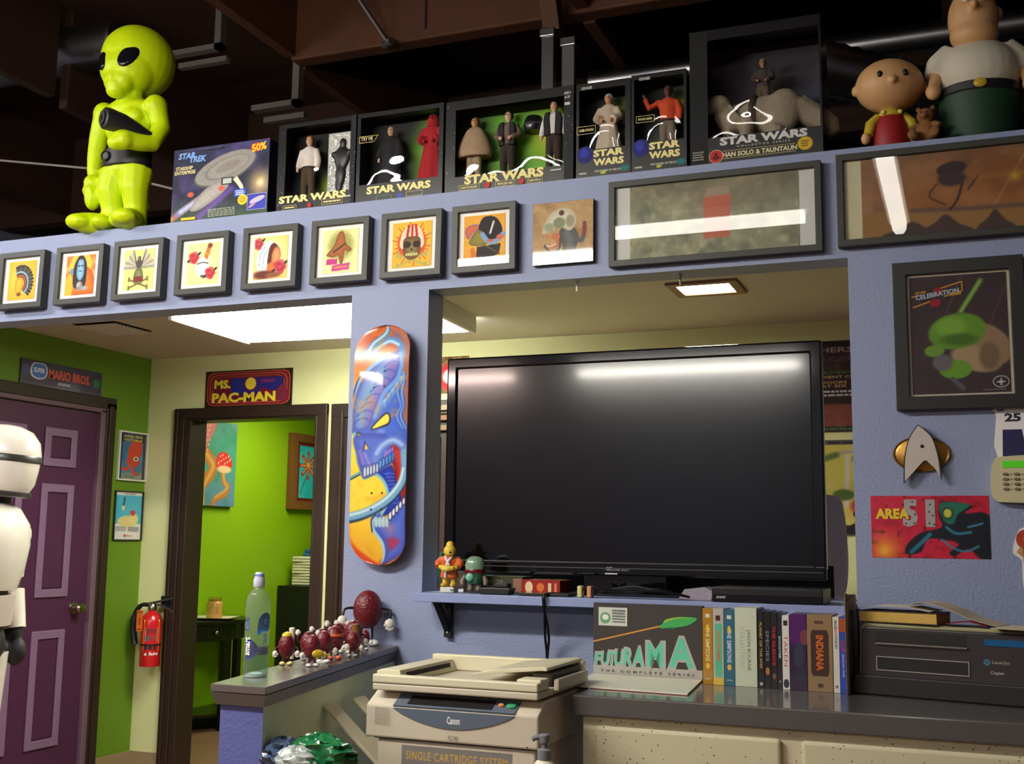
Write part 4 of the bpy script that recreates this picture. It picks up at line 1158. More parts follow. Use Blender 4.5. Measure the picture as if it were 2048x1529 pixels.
b = MB(); b.ell((.066, -.008, .205), (.016, .01, .02)).ell((.064, -.008, .15), (.034, .012, .045)).ell((.06, -.008, .09), (.022, .012, .05)).ell((.055, -.008, .05), (.016, .01, .04)).ell((.03, -.008, .165), (.014, .01, .012)).ell((.1, -.008, .17), (.013, .01, .012))
b.build('relief', mat('dark_relief', (44, 44, 46), .4, metal=.4), t, remesh=.004)

def back3():
    p = Paint(70, 70, 1, (12, 14, 10)); p.poly([(.5, .62), (.7, 1.05), (1.1, 1.05), (1.1, -.1), (.62, -.1), (.6, .3)], (110, 176, 30), .3, False).glow(.75, .2, .35, (214, 220, 50), .9); return p
def let3(q):
    swars(q, .5, .12, .085, .74, col=GOLDT); stars(q, 8, 9, .95, 1); q.line([(.03, .735), (.25, .735), (.2, .665), (.03, .665), (.03, .735)], .002, (210, 190, 110)).text('TRY ME', .12, .705, .04, (210, 200, 150), .14)
    q.box(.25, .0, .42, .05, .0012, (120, 160, 130)).ell(.52, .028, .03, .028, (60, 90, 190)).box(.6, .01, .78, .06, .0012, (230, 214, 150))
toybox('toy box holding a black robed doll and a red robed doll', -1.968, .337, .325, .1, (.04, .19, .95, .95), back3, let3)
doll('doll wrapped in a black hooded robe, inside a toy box', (-1.86, .055, ZT + .03), .255, (196, 160, 140), None, (24, 24, 28), (20, 20, 22), 'robe', extra='hoodless')
doll('doll wrapped in a red hooded robe, inside a toy box', (-1.70, .06, ZT + .045), .265, (150, 20, 28), (150, 20, 28), (166, 22, 32), (20, 20, 22), 'robe', arms='front', extra='hood')

def back4():
    p = Paint(90, 70, 1.45, (96, 160, 30)); p.ugrad(.35, .1, (16, 30, 20), .95).glow(.75, .6, .5, (214, 206, 40), .9).glow(.45, .7, .3, (60, 160, 60), .8).vgrad(.85, 1.02, (60, 66, 20), .8).glow(.65, .15, .3, (120, 220, 90), .8); return p
def let4(q):
    stars(q, 20, 5, 0, .08); q.rect(.93, 0, 1, 1, (20, 20, 26)); stars(q, 10, 6, .94, 1, .3, .7); swars(q, .47, .115, .1, .62)
    for a, b_ in ((.12, .28), (.41, .56), (.66, .77)): q.box(a, .005, b_, .06, .0012, (230, 214, 150))
    q.text('LUKE SKYWALKER', .2, .032, .025, GOLDT, .13).text('PRINCESS LEIA', .485, .032, .025, GOLDT, .12).text('HAN SOLO', .715, .032, .025, GOLDT, .09)
    for u in (.345, .61): q.ell(u, .035, .022, .032, (190, 50, 40))
    q.text('AGES 4', .955, .92, .03, (210, 210, 200), .05).text('& UP', .955, .875, .03, (210, 210, 200), .04).rect(.935, .79, .975, .82, (200, 200, 196)).lines(.83, .92, .1, .13, 1, (200, 200, 190))
toybox('wide toy box holding three dolls in front of a green backdrop', -1.622, .463, .322, .1, (.08, .16, .925, .9), back4, let4)
doll('doll in a wide beige poncho, first of three in the wide toy box', (-1.535, .055, ZT + .025), .25, (206, 150, 110), (110, 76, 50), (168, 140, 112), (160, 140, 110), 'poncho')
doll('black haired doll in a tunic, middle of three in the wide toy box', (-1.41, .055, ZT + .02), .262, (222, 180, 150), (20, 18, 20), (110, 92, 80), (50, 36, 30), 'shirt', arms='front', extra='vest')
doll('doll in white shirt and black vest, last of three in the wide toy box', (-1.245, .055, ZT + .035), .262, (214, 166, 130), (44, 30, 24), (220, 216, 212), (56, 40, 34), 'shirt', extra='vest')
t = thing('toy_helmet', 'small black toy helmet floating between two boxed dolls', 'toy', (-1.325, .075, ZT + .235))
b = MB(); b.lathe([(.03, -.03), (.036, -.015), (.034, .005), (.026, .022), (.004, .03)], (0, 0, 0), 18); b.build('shell', mat('toy_black', (24, 24, 26), .25), t, smooth=.9)
b = MB(); b.lathe([(.033, -.012), (.038, -.008), (.033, -.002)], (0, 0, 0), 18); b.build('rim', mat('toy_grey', (80, 80, 80), .4), t)

def back5():
    p = Paint(50, 80, .6, (14, 22, 16)); p.glow(.75, .7, .45, (180, 190, 40), .9).glow(.3, .3, .4, (20, 60, 30), .9).glow(.9, .2, .3, (20, 90, 70), .6); return p
def let5(q):
    q.ell(.17, .24, .15, .09, (20, 24, 110)).ell(.15, .26, .08, .05, (40, 50, 160)); swars(q, .6, .195, .075, .56, True); q.text('THE POWER OF THE FORCE', .62, .055, .022, (206, 210, 190), .56).ell(.5, .035, .05, .015, (190, 190, 40)).ell(.9, .06, .08, .03, (30, 110, 110))
    q.lines(.06, .2, .03, .06, 1, (190, 190, 180)); q.text('KENNER', .2, .95, .03, (200, 200, 190), .2); q.box(.02, .46, .36, .54, .0015, (220, 206, 150)).text('OBI-WAN', .19, .5, .03, GOLDT, .26)
toybox('narrow toy box holding a grey bearded doll in a cream robe', -1.15, .184, .32, .1, (.05, .29, .9, .93), back5, let5, M_FILM2)
doll('grey bearded doll in a cream robe, inside a narrow toy box', (-1.055, .055, ZT + .045), .25, (206, 150, 120), (190, 186, 180), (196, 178, 156), (180, 160, 140), 'robe', arms='front')
t = thing('toy_mask', 'small white toy mask beside the cream robed doll', 'toy', (-.985, .08, ZT + .26))
b = MB(); b.lathe([(.012, -.022), (.02, -.01), (.021, .004), (.015, .02), (.003, .026)], (0, 0, 0), 16); b.build('shell', mat('toy_white', (220, 220, 210), .4), t, smooth=.9)
b = MB(); b.tube([(0, .0, -.02), (-.01, -.01, -.05), (-.03, -.015, -.07)], .004, 6); b.build('strap', mat('toy_grey', (80, 80, 80), .4), t)
def back6():
    p = Paint(50, 80, .6, (12, 18, 14)); p.glow(.85, .75, .3, (190, 180, 40), .9).glow(.35, .4, .4, (30, 70, 30), .9).glow(.25, .35, .18, (190, 180, 30), .7).glow(.9, .3, .3, (20, 90, 70), .7); return p
def let6(q):
    q.ell(.17, .24, .15, .09, (20, 24, 110)).ell(.15, .26, .08, .05, (40, 50, 160)); swars(q, .6, .2, .075, .56, True); q.text('THE POWER OF THE FORCE', .62, .06, .022, (206, 210, 190), .56).ell(.5, .035, .05, .015, (190, 190, 40)).ell(.9, .06, .08, .03, (30, 110, 110))
    q.lines(.06, .2, .03, .06, 1, (190, 190, 180)); q.text('KENNER', .25, .95, .03, (200, 200, 190), .2); q.box(.09, .5, .42, .565, .0015, (220, 206, 150)).text('PONDA BABA', .255, .533, .025, GOLDT, .26)
toybox('narrow toy box holding a doll in an orange jacket', -.963, .18, .325, .1, (.05, .29, .95, .95), back6, let6, M_FILM2)
doll('doll in a bright orange jacket with a raised arm, inside a narrow toy box', (-.855, .055, ZT + .04), .255, (96, 60, 50), (60, 40, 34), (204, 72, 34), (120, 104, 86), 'shirt', arms='wave', extra='belt')

def back7():
    p = Paint(90, 90, 1, (52, 46, 52)); p.cloud(3, 71, (80, 72, 80), .8).vgrad(.45, .1, (24, 30, 66), .9).glow(.95, .5, .4, (60, 74, 120), .7); return p
def let7(q):
    q.rect(.0, .0, .14, 1, (14, 13, 16)); swars(q, .56, .155, .06, .66, col=(206, 204, 206)); q.text('COLLECTOR SERIES', .56, .108, .014, (190, 186, 180), .4, space=1.6)
    q.line([(.25, .083), (.8, .083)], .0015, (196, 180, 120)).line([(.25, .028), (.8, .028)], .0015, (196, 180, 120)).text('HAN SOLO & TAUNTAUN', .53, .055, .036, (216, 206, 160), .56, bold=.04)
    q.ell(.2, .05, .055, .05, (190, 170, 120)).ell(.2, .05, .05, .045, (190, 40, 46)).poly([(.17, .035), (.185, .06), (.2, .045), (.215, .06), (.23, .035), (.2, .025)], (70, 16, 20)).ell(.2, .065, .012, .012, (70, 16, 20))
    q.ell(.87, .075, .06, .052, (120, 90, 30)).ell(.87, .075, .053, .046, (206, 176, 40)).lines(.84, .9, .05, .1, 3, (120, 96, 30)).lines(.02, .11, .03, .1, 4, (150, 146, 140), 2)
toybox('tall toy box holding a rider on a beige animal', -.772, .405, .44, .17, (.14, .19, .985, .92), back7, let7)
t = thing('toy_animal', 'beige thick tailed riding animal toy inside the tall toy box', 'toy animal', (-.55, .09, ZT + .05))
M_FUR = mat('beige_toy_fur', (150, 136, 116), .9, var=.2, vscale=40, bump=.6, bscale=120)
b = MB()
b.ell((-.01, 0, .12), (.1, .05, .06), rot=(0, -.25, 0)).ell((.05, -.02, .11), (.062, .035, .085), rot=(0, .3, 0)).tube([(.045, -.03, .06), (.03, -.035, .03), (.055, -.03, .0)], [.035, .026, .022]).tube([(.1, .01, .13), (.15, .01, .1), (.2, .0, .06), (.21, 0, .03)], [.05, .042, .032, .02])
b.tube([(-.08, 0, .12), (-.11, 0, .1), (-.13, -.01, .14)], [.06, .055, .04]).ell((-.145, -.02, .165), (.04, .03, .032)).ell((-.175, -.025, .155), (.022, .02, .02)).tube([(-.05, -.03, .1), (-.055, -.045, .04), (-.05, -.045, .01)], [.03, .02, .018]).tube([(-.08, .03, .1), (-.08, .03, .01)], [.03, .018])
b.build('body', M_FUR, t, remesh=.0055)
b = MB(); b.lathe([(.072, -.01), (.076, 0), (.072, .01)], (0, 0, 0), 20, 'x', .75, 1); b.build('saddle_strap', mat('saddle_leather', (60, 44, 34), .7), t, loc=(-.035, 0, .115))
doll('small hooded rider doll on the beige animal, inside the tall toy box', (-.555, .085, ZT + .155), .2, (170, 120, 90), (130, 120, 110), (66, 56, 56), (92, 78, 62), 'shirt', arms='front')

# --- green alien statue
t = thing('alien_statue', 'tall lime green alien statue with black eyes, belt and ray gun', 'statue', (-3.035, .065, ZT), math.radians(0))
M_ALIEN = mat('lime_green_vinyl', (198, 222, 10), .45, var=.03, spec=.35)
M_ABLK = mat('matt_black_vinyl', (28, 27, 30), .45, var=.1)
b = MB()
b.ell((0, .03, .715), (.14, .152, .145), 24, 16).ell((0, -.02, .66), (.115, .11, .1), 20, 12).ell((0, -.075, .6), (.066, .05, .06)).ell((0, -.09, .555), (.04, .036, .035)).ell((0, -.118, .60), (.013, .014, .022)).ell((0, -.122, .572), (.026, .008, .007))
b.tube([(0, .0, .5), (0, -.005, .6)], [.06, .045])
b.ell((0, 0, .495), (.115, .07, .055)).ell((0, 0, .43), (.105, .07, .09)).ell((.045, -.045, .455), (.05, .03, .04)).ell((-.045, -.045, .455), (.05, .03, .04)).ell((0, 0, .33), (.088, .062, .08)).ell((0, 0, .26), (.095, .066, .06))
for s in (-1, 1):
    b.ell((.125 * s, 0, .5), (.045, .05, .05))
    b.tube([(.052 * s, 0, .25), (.058 * s, -.015, .17), (.055 * s, .0, .1), (.056 * s, 0, .03)], [.066, .056, .046, .046]).ell((.056 * s, -.02, .19), (.042, .045, .03)).ell((.055 * s, .01, .11), (.045, .05, .035))
    dx = .05 if s < 0 else .02
    b.tube([(.056 * s, .02, .034), (.07 * s + dx * s * .5, -.05, .034), (.075 * s + dx * s, -.1, .03)], [.036, .045, .04]).ell((.075 * s + dx * s, -.11, .03), (.05, .045, .032)).ell((.04 * s, -.07, .03), (.035, .05, .03))
b.tube([(-.13, 0, .49), (-.155, .005, .41), (-.158, .0, .33), (-.15, -.01, .25)], [.042, .037, .034, .03]).ell((-.148, -.015, .215), (.036, .042, .032)).ell((-.142, -.02, .15), (.03, .036, .05)).ell((-.15, -.02, .18), (.034, .04, .03))
b.tube([(.13, 0, .49), (.155, .0, .41), (.15, -.04, .335), (.13, -.09, .325), (.105, -.14, .325)], [.042, .038, .036, .036, .038]).ell((.1, -.15, .32), (.045, .04, .042)).ell((.085, -.165, .305), (.036, .032, .03))
b.build('body', M_ALIEN, t, remesh=.006)
for s in (-1, 1):
    b = MB(); b.ell((0, 0, 0), (.034, .014, .06), 18, 12); o = b.build('eye', mat('glossy_black_eye', (16, 17, 22), .16), t, smooth=1, loc=(.062 * s, -.098, .685)); o.rotation_euler = (math.radians(-14), math.radians(30 * s), math.radians(24 * s))
b = MB(); b.lathe([(.098, -.036), (.104, -.032), (.104, .032), (.098, .036)], (0, 0, .295), 28, 'z', 1, .74); b.build('belt', M_ABLK, t, smooth=.6)
b = MB(); b.lathe([(.02, 0), (.02, -.008), (.015, -.01), (.014, -.006)], (-.04, -.075, .295), 16, 'y'); b.build('buckle', M_ABLK, t, smooth=.6)
g = MB(); g.tube([(.066, -.22, .385), (.068, -.216, .385), (.074, -.205, .385), (.1, -.155, .38), (.125, -.105, .37), (.15, -.055, .36)], [.036, .042, .043, .038, .029, .016], 18); g = g.build('ray_gun', M_ABLK, t, smooth=.6)
b = MB(); b.tube([(.063, -.225, .385), (.066, -.219, .385)], [.028, .022], 14); b.tube([(.06, -.23, .385), (.065, -.221, .385)], .009, 8); b.build('muzzle', mat('dark_grey_vinyl', (56, 54, 56), .4), g)

# --- round headed toddler doll, teddy and stout man doll
M_SKIN = mat('tan_vinyl_skin', (206, 160, 110), .5, var=.03)
t = thing('toddler_doll', 'big headed bald toddler doll in red dungarees and yellow shirt', 'doll', (-.175, .06, ZT), math.radians(10))
b = MB(); b.ell((0, 0, .2), (.1, .085, .082), 24, 16).ell((0, -.087, .188), (.012, .01, .012)).tube([(0, 0, .1), (0, 0, .14)], .025)
for s in (-1, 1): b.ell((.1 * s, 0, .19), (.012, .012, .017)).ell((.062 * s + (-.012 if s < 0 else 0), -.012, .036), (.015, .015, .02))
b.build('body', M_SKIN, t, remesh=.004)
for s in (-1, 1):
    b = MB(); b.ell((.036 * s, -.079, .21), (.008, .006, .01), 14, 10); b.build('eye', M_BLACKM, t, smooth=1)
b = MB(); b.loft([[(r * math.cos(a), r * .8 * math.sin(a), z) for a in np.linspace(0, 2 * PI, 22, False)] for r, z in ((.05, .0), (.052, .03), (.05, .07), (.04, .1), (.03, .115))]); b.build('dungarees', mat('red_vinyl', (150, 20, 26), .55), t, smooth=.8)
b = MB(); b.lathe([(.036, .1), (.036, .112), (.026, .122)], (0, 0, 0), 18)
for s in (-1, 1): b.tube([(.035 * s, 0, .105), (.058 * s, -.008, .08), (.066 * s, -.012, .046)], [.014, .017, .015])
b.build('shirt', mat('mustard_vinyl', (190, 168, 40), .55), t, smooth=.8)
for s in (-1, 1):
    b = MB(); b.ell((.024 * s, -.034, .108), (.007, .005, .007), 10, 6); b.build('button', mat('cream_button', (226, 206, 130), .5), t, smooth=1)
t = thing('teddy_bear', 'little brown teddy bear sitting beside the toddler doll', 'teddy bear', (-.075, .03, ZT), math.radians(-8))
M_TED = mat('brown_teddy', (128, 84, 42), .85, var=.15, vscale=60)
b = MB(); b.ell((0, 0, .035), (.03, .026, .035)).ell((0, -.004, .082), (.026, .024, .024)).ell((0, -.028, .077), (.011, .01, .009))
for s in (-1, 1): b.ell((.02 * s, .002, .106), (.009, .006, .009)).tube([(.022 * s, -.005, .055), (.042 * s, -.016, .042)], [.012, .01]).tube([(.016 * s, -.01, .016), (.03 * s, -.045, .014)], [.015, .013]).ell((.032 * s, -.048, .018), (.014, .008, .016))
b.build('body', M_TED, t, remesh=.003)
for s in (-1, 1):
    b = MB(); b.ell((.009 * s, -.026, .088), (.0025, .002, .0025), 8, 6); b.build('eye', M_BLACKM, t)
t = thing('stout_doll', 'large stout man doll in white shirt and dark green trousers', 'doll', (.075, .095, ZT), math.radians(6))
b = MB(); b.ell((-.01, -.01, .385), (.072, .066, .1), 20, 14).ell((-.01, -.02, .33), (.07, .06, .05)).ell((-.015, -.085, .4), (.014, .016, .016)).tube([(0, 0, .28), (0, 0, .34)], .05)
for s in (-1, 1): b.ell((.064 * s, .0, .4), (.012, .015, .022)).tube([(.115 * s, -.01, .235), (.13 * s, -.04, .17)], [.022, .018]).ell((.132 * s, -.048, .155), (.024, .02, .026))
b.build('body', M_SKIN, t, remesh=.0055)
for s in (-1, 1):
    b = MB(); b.ell((-.01 + .026 * s, -.072, .43), (.016, .009, .016), 12, 8); b.build('eye', mat('white_vinyl', (236, 232, 228), .5), t, smooth=1)
b = MB(); b.ell((0, .01, .47), (.07, .066, .03)); b.build('hair', mat('brown_vinyl_hair', (60, 40, 28), .6), t, smooth=1)
b = MB(); b.ell((0, -.005, .215), (.118, .095, .1), 22, 14).ell((0, 0, .275), (.09, .065, .045))
for s in (-1, 1): b.tube([(.07 * s, 0, .285), (.11 * s, -.005, .25), (.122 * s, -.012, .21)], [.042, .04, .036])
b.build('shirt', mat('off_white_shirt', (206, 200, 180), .7, bump=.3, bscale=60), t, remesh=.006)
b = MB(); b.lathe([(.085, .0), (.1, .04), (.108, .09), (.114, .12), (.114, .145)], (0, 0, 0), 26, 'z', 1, .82); b.build('trousers', mat('dark_green_vinyl', (22, 58, 34), .6), t, smooth=.9)
b = MB(); b.lathe([(.1155, .138), (.119, .142), (.119, .162), (.1155, .166)], (0, 0, 0), 26, 'z', 1, .83); b.build('belt', M_ABLK, t, smooth=.6)
b = MB(); b.lathe([(.018, 0), (.018, -.006), (.012, -.009)], (-.01, -.099, .152), 18, 'y', 1, .75); b.build('buckle', mat('gold_vinyl', (196, 166, 50), .4), t, smooth=.7)
# ================================================================== TELEVISION, SHELF AND WHAT STANDS ON IT
ZS = 1.178
t = thing('wall_shelf', 'pale blue painted shelf board under the television on a black bracket', 'shelf', (-1.64, -.12, 1.15))
b = MB(); b.box(0, 1.33, 0, .46, 0, .0275); b.build('board', mat('pale_blue_shelf_paint', (140, 152, 196), .5, var=.08, vscale=30, bump=.2, bscale=60), t, bevel=.002)
b = MB(); b.box(.06, .085, .1, .119, -.115, 0).box(.06, .085, .01, .119, -.006, -.0005); br = b.build('bracket', M_BLACKM, t, bevel=.002)
b = MB(); b.prism([(.012, -.006), (.034, -.006), (.1, -.075), (.1, -.098)], .063, .082, 'x'); b.build('strut', M_BLACKM, br)
b = MB(); b.ell((.0725, .0995, -.1), (.004, .002, .004), 8, 6); b.build('screw', M_STEEL, br)

t = thing('television', 'large black flat television standing in the wall opening', 'television', (-1.624, .06, ZS))
M_GLOSSB = mat('piano_black', (10, 9, 10), .06, var=0, coat=.5)
X1 = 1.231
b = MB(); b.frame(0, X1, .062, .774, .037, 0, .03); b.box(0, X1, -.006, .03, .062, .1); b.build('bezel', M_GLOSSB, t, bevel=.006, seg=3)
b = MB(); b.box(.03, X1 - .03, .03, .1, .08, .75).box(.25, X1 - .25, .1, .14, .12, .6); b.build('rear_shell', mat('black_plastic', (16, 16, 17), .55), t, bevel=.01)
b = MB(); b.box(.037, X1 - .037, .008, .012, .104, .737); b.build('screen', mat('dark_screen', (4, 4, 5), .13, var=0, spec=.5, coat=.5), t)
b = MB(); b.box(.038, X1 - .038, .0045, .0078, .1005, .1032); b.build('screen_lip', mat('smoke_plastic', (70, 68, 70), .3), t)
b = MB(); b.box(.01, X1 - .01, -.009, -.0062, .083, .086); b.build('trim_line', mat('smoke_plastic', (70, 68, 70), .3), t)
q = Print(X1, .038); q.ell(.462, .5, .006, .14, (150, 148, 150)).text('Emerson', .492, .5, .3, (150, 148, 150), .05)
q.build('lettering', t, (0, -.0065, .064), material=P_GLOSS)
b = MB(); b.box(.48, .75, .02, .06, .004, .075); b.build('neck', M_GLOSSB, t, bevel=.004)
b = MB(); b.box(.44, .8, -.03, .22, .0006, .012); b.build('stand_base', M_GLOSSB, t, bevel=.005)
b = MB(); b.box(.56, .6, -.0095, -.0065, .066, .07); b.build('indicator', mat('pale_led', (200, 200, 200), .4), t)

def wrap(o, r):
    for v in o.data.vertices:
        a = v.co.x / r
        rr = r - v.co.y
        v.co = (rr * math.sin(a), -rr * math.cos(a), v.co.z)

# robed figurine with a yellow head
t = thing('robed_figurine', 'yellow figurine in an orange robe on a white lettered base', 'figurine', (-1.552, -.045, ZS + .0006), math.radians(12))
b = MB(); b.lathe([(.034, 0), (.034, .015), (.031, .017)], (0, 0, 0), 4, 'z', 1, .8); o = b.build('base', mat('white_resin', (226, 222, 216), .5), t, rot=(0, 0, PI / 4), bevel=.001)
q = Print(.044, .015); q.text('HONG KONG', .5, .5, .5, (30, 50, 40), .9, bold=.03); q.build('lettering', t, (-.022, -.0205, 0))
M_YEL = mat('yellow_resin', (214, 180, 60), .45)
b = MB()
for s in (-1, 1): b.tube([(.013 * s, 0, .05), (.013 * s, 0, .022)], [.011, .009]).ell((.015 * s, -.012, .023), (.011, .018, .007))
b.tube([(0, 0, .09), (0, 0, .115)], .01).ell((0, -.002, .13), (.021, .02, .02)).ell((.006, -.02, .124), (.014, .014, .011)).ell((0, 0, .15), (.013, .012, .012))
b.tube([(-.03, -.016, .08), (0, -.03, .077), (.02, -.028, .076)], .008).tube([(.03, -.016, .08), (0, -.032, .072), (-.02, -.026, .073)], .008)
b.build('body', M_YEL, t, remesh=.0022)
b = MB(); b.loft([[(r * math.cos(a), r * .75 * math.sin(a), z) for a in np.linspace(0, 2 * PI, 20, False)] for r, z in ((.03, .045), (.028, .062), (.024, .08), (.03, .1), (.024, .112), (.012, .118))])
for s in (-1, 1): b.tube([(.022 * s, 0, .108), (.036 * s, -.004, .092), (.032 * s, -.016, .08)], [.011, .013, .012])
b.build('robe', mat('orange_resin', (206, 96, 36), .5), t, remesh=.0025)
b = MB(); b.tube([(-.012, -.018, .114), (0, -.026, .095), (.004, -.0265, .085)], .004, 6).tube([(.012, -.018, .114), (0, -.026, .097), (-.006, -.026, .082), (-.008, -.024, .046)], .004, 6); b.build('lapel', mat('pale_lilac_resin', (214, 204, 222), .5), t, smooth=1)
b = MB(); b.ell((.008, -.031, .126), (.005, .004, .004), 8, 6); b.build('nose', M_BLACKM, t, smooth=1)
b = MB(); b.tube([(-.018, .012, .02), (-.03, .014, .07), (-.028, .01, .125)], [.012, .018, .01], 8); b.build('cloak', mat('dark_green_resin', (20, 70, 56), .5), t, smooth=1)

# capsule shaped green toy
t = thing('capsule_toy', 'small capsule shaped toy with a pale green top and dark red band', 'toy', (-1.462, -.05, ZS + .0006), math.radians(14))
b = MB(); b.lathe([(.024, .03), (.03, .045), (.031, .062), (.031, .066)], (0, 0, 0), 22, 'z', 1, .8); b.build('body', mat('teal_green_vinyl', (40, 92, 72), .25, coat=.4), t, smooth=.8)
b = MB(); b.lathe([(.0312, .061), (.0325, .064), (.0325, .073), (.0312, .075)], (0, 0, 0), 22, 'z', 1, .8); b.build('band', mat('dark_red_vinyl', (96, 18, 30), .25, coat=.4), t, smooth=.8)
b = MB(); b.lathe([(.031, .075), (.031, .09), (.027, .105), (.016, .113), (.003, .115)], (0, 0, 0), 22, 'z', 1, .8); b.build('top', mat('pale_green_vinyl', (118, 150, 124), .18, coat=.5), t, smooth=.9)
b = MB(); b.ell((-.012, -.024, .05), (.013, .006, .013)); b.build('belly_patch', mat('mint_vinyl', (120, 190, 160), .3), t, smooth=1)
for s in (-1, 1):
    b = MB(); b.tube([(.012 * s, 0, .034), (.013 * s, -.002, .012), (.014 * s, -.008, .005)], [.011, .009, .008]); b.build('leg', mat('grey_brown_vinyl', (110, 96, 84), .5), t, smooth=1)
    b = MB(); b.tube([(.03 * s, -.002, .052), (.038 * s, -.008, .036), (.036 * s, -.012, .024)], [.008, .009, .007]); b.build('arm', mat('grey_brown_vinyl', (110, 96, 84), .5), t, smooth=1)

# cases, gadget and cables under the set
def case(label, loc, w, d, h, rz, col, art, cat='case', name='game_case'):
    t = thing(name, label, cat, loc, rz)
    b = MB(); b.box(0, w, 0, d, 0, h); b.build('case', mat('case_%d_%d_%d' % col, col, .35), t, bevel=.001)
    q = Print(w, h); art(q); q.build('spine_print', t, (0, -.0003, 0))
    return t
case('dark olive case lying behind the little toys on the shelf', (-1.52, -.005, ZS + .0006), .2, .1, .052, math.radians(3), (52, 56, 40),
     lambda q: q.rect(0, 0, 1, 1, (60, 64, 44)).text('UNLEASHED THE', .42, .7, .2, (130, 134, 110), .5).text('COLLECT IT', .5, .35, .25, (190, 190, 160), .45).rect(.84, .1, .98, .9, (150, 110, 90)))
t = thing('remote_dock', 'small black plastic gadget at the front of the shelf', 'gadget', (-1.38, -.095, ZS + .0006))
b = MB(); b.prism([(-.045, 0), (.05, 0), (.058, .02), (-.052, .02)], 0, .05, 'y'); b.build('tray', M_BLACKM, t, bevel=.003)
b = MB(); b.box(.0, .045, .008, .045, .0205, .034); b.build('puck', mat('black_plastic', (16, 16, 17), .55), t, bevel=.003)
case('red and cream picture case lying under the television', (-1.315, -.02, ZS + .0006), .13, .1, .045, math.radians(-3), (120, 20, 24),
     lambda q: q.rect(0, 0, 1, 1, (150, 26, 28)).ell(.2, .5, .1, .4, (220, 200, 150)).ell(.5, .5, .1, .3, (210, 110, 50)).rect(.7, .2, .78, .8, (214, 206, 150)).rect(.86, .2, .92, .8, (206, 130, 90)))
t = thing('picture_case', 'glossy case with an orange patch propped under the television', 'case', (-1.29, -.112, ZS + .0006), math.radians(3))
b = MB(); b.box(0, .16, 0, .08, 0, .008); b.build('case', M_BLACKM, t, bevel=.001)
p = Paint(40, 30, 1.6, (70, 74, 60)); p.ell(.45, .4, .3, .25, (206, 96, 30), .4).cloud(6, 3, (120, 120, 90), .4).ell(.1, .6, .1, .3, (190, 170, 120), .4); p.build('cover_print', t, .158, .079, (.001, .001, .0085), rot=(math.radians(-90), 0, 0), material=P_GLOSS)
t = thing('cable_bundle', 'tangle of black cables and pale plugs under the television', 'cables', (-1.07, -.085, ZS + .0006))
for i in range(4):
    b = MB(); b.tube(spl([(-.06 + .02 * i, .0, .006), (.02, -.02 + .02 * i, .03 - .005 * i), (.12, .01, .012 + .007 * i), (.2, -.01 * i, .03), (.3, .02, .008)], 4, False), .0035, 6); b.build('cable', M_BLACKM, t, smooth=1)
for x, c in ((-.03, (206, 200, 140)), (.0, (206, 140, 100))):
    b = MB(); b.box(x, x + .014, -.03, .0, 0, .034); b.build('plug', mat('plug_%d' % c[1], c, .5), t, bevel=.003)
t = thing('power_cord', 'two black cords hanging from the shelf down behind the copier', 'cord', (-1.2, -.12, ZS))
for i in (0, 1):
    b = MB(); b.tube(spl([(.02 * i, .1, .006), (.004 * i, -.002, .006), (-.002 + .004 * i, -.007, -.02), (-.008 - .012 * i, .06, -.12), (-.02, .08, -.2), (-.03 + .01 * i, .09, -.45)], 4, False), .004, 8); b.build('cord', M_BLACKM, t, smooth=1)
t = thing('disc_player', 'slim black disc player under the television corner', 'player', (-.695, -.115, ZS + .0006), math.radians(-1))
b = MB(); b.box(0, .31, 0, .17, .0, .042); b.build('case', mat('black_brushed_metal', (22, 21, 22), .35), t, bevel=.003)
b = MB(); b.box(.004, .306, -.002, .0, .004, .022); b.build('fascia', M_GLOSSB, t)
q = Print(.31, .042); q.text('SONY', .09, .32, .17, (186, 184, 180), .09, bold=.04); q.build('lettering', t, (0, -.0023, 0))
t = thing('gap_darkening_board', 'added black board darkening the gap behind the television foot', 'board', (-1.6, .3, ZS + .0006))  # added board: hides the bright back wall so the gap reads dark
b = MB(); b.box(0, 1.2, 0, .015, 0, .1); b.build('panel', mat('black_plastic', (16, 16, 17), .55), t)
b = MB(); b.box(.1, .14, .015, .05, 0, .02); b.build('foot', M_BLACKM, t); b = MB(); b.box(1.0, 1.04, .015, .05, 0, .02); b.build('foot', M_BLACKM, t)
t = thing('news_sheet', 'folded grey newspaper sheet tucked behind the cables', 'paper', (-.81, -.045, ZS + .0006), math.radians(-5))
b = MB(); b.prism([(0, 0), (.1, 0), (.11, .025), (.08, .038), (.02, .03)], 0, .06, 'y'); b.build('sheet', mat('newsprint', (150, 140, 150), .8, var=.3, vscale=90), t)

# ================================================================== COPIER
t = thing('photocopier', 'beige desktop photocopier with a blue control panel', 'copier', (-1.455, -.75, 0))
M_BEI = mat('beige_plastic', (204, 192, 172), .45, var=.03, bump=.15, bscale=400)
M_BEI2 = mat('ivory_beige_plastic', (216, 208, 178), .45, var=.03)
M_SLOT = mat('slot_black', (22, 18, 18), .7)
b = MB(); b.box(.03, .46, .01, .4, .42, .842); b.build('lower_body', M_BEI, t, bevel=.006)
b = MB(); b.box(-.02, .48, -.02, .45, 0, .42); b.build('stand', mat('dark_stand', (50, 48, 46), .6), t, bevel=.006)
b = MB(); b.prism([(0, .845), (.0, .925), (.055, .954), (.4, .957), (.4, .845)], 0, .47, 'x'); b.build('upper_body', M_BEI, t, bevel=.005)
b = MB(); b.box(.02, .45, .012, .39, .8415, .8455); b.build('shadow_gap', M_SLOT, t)
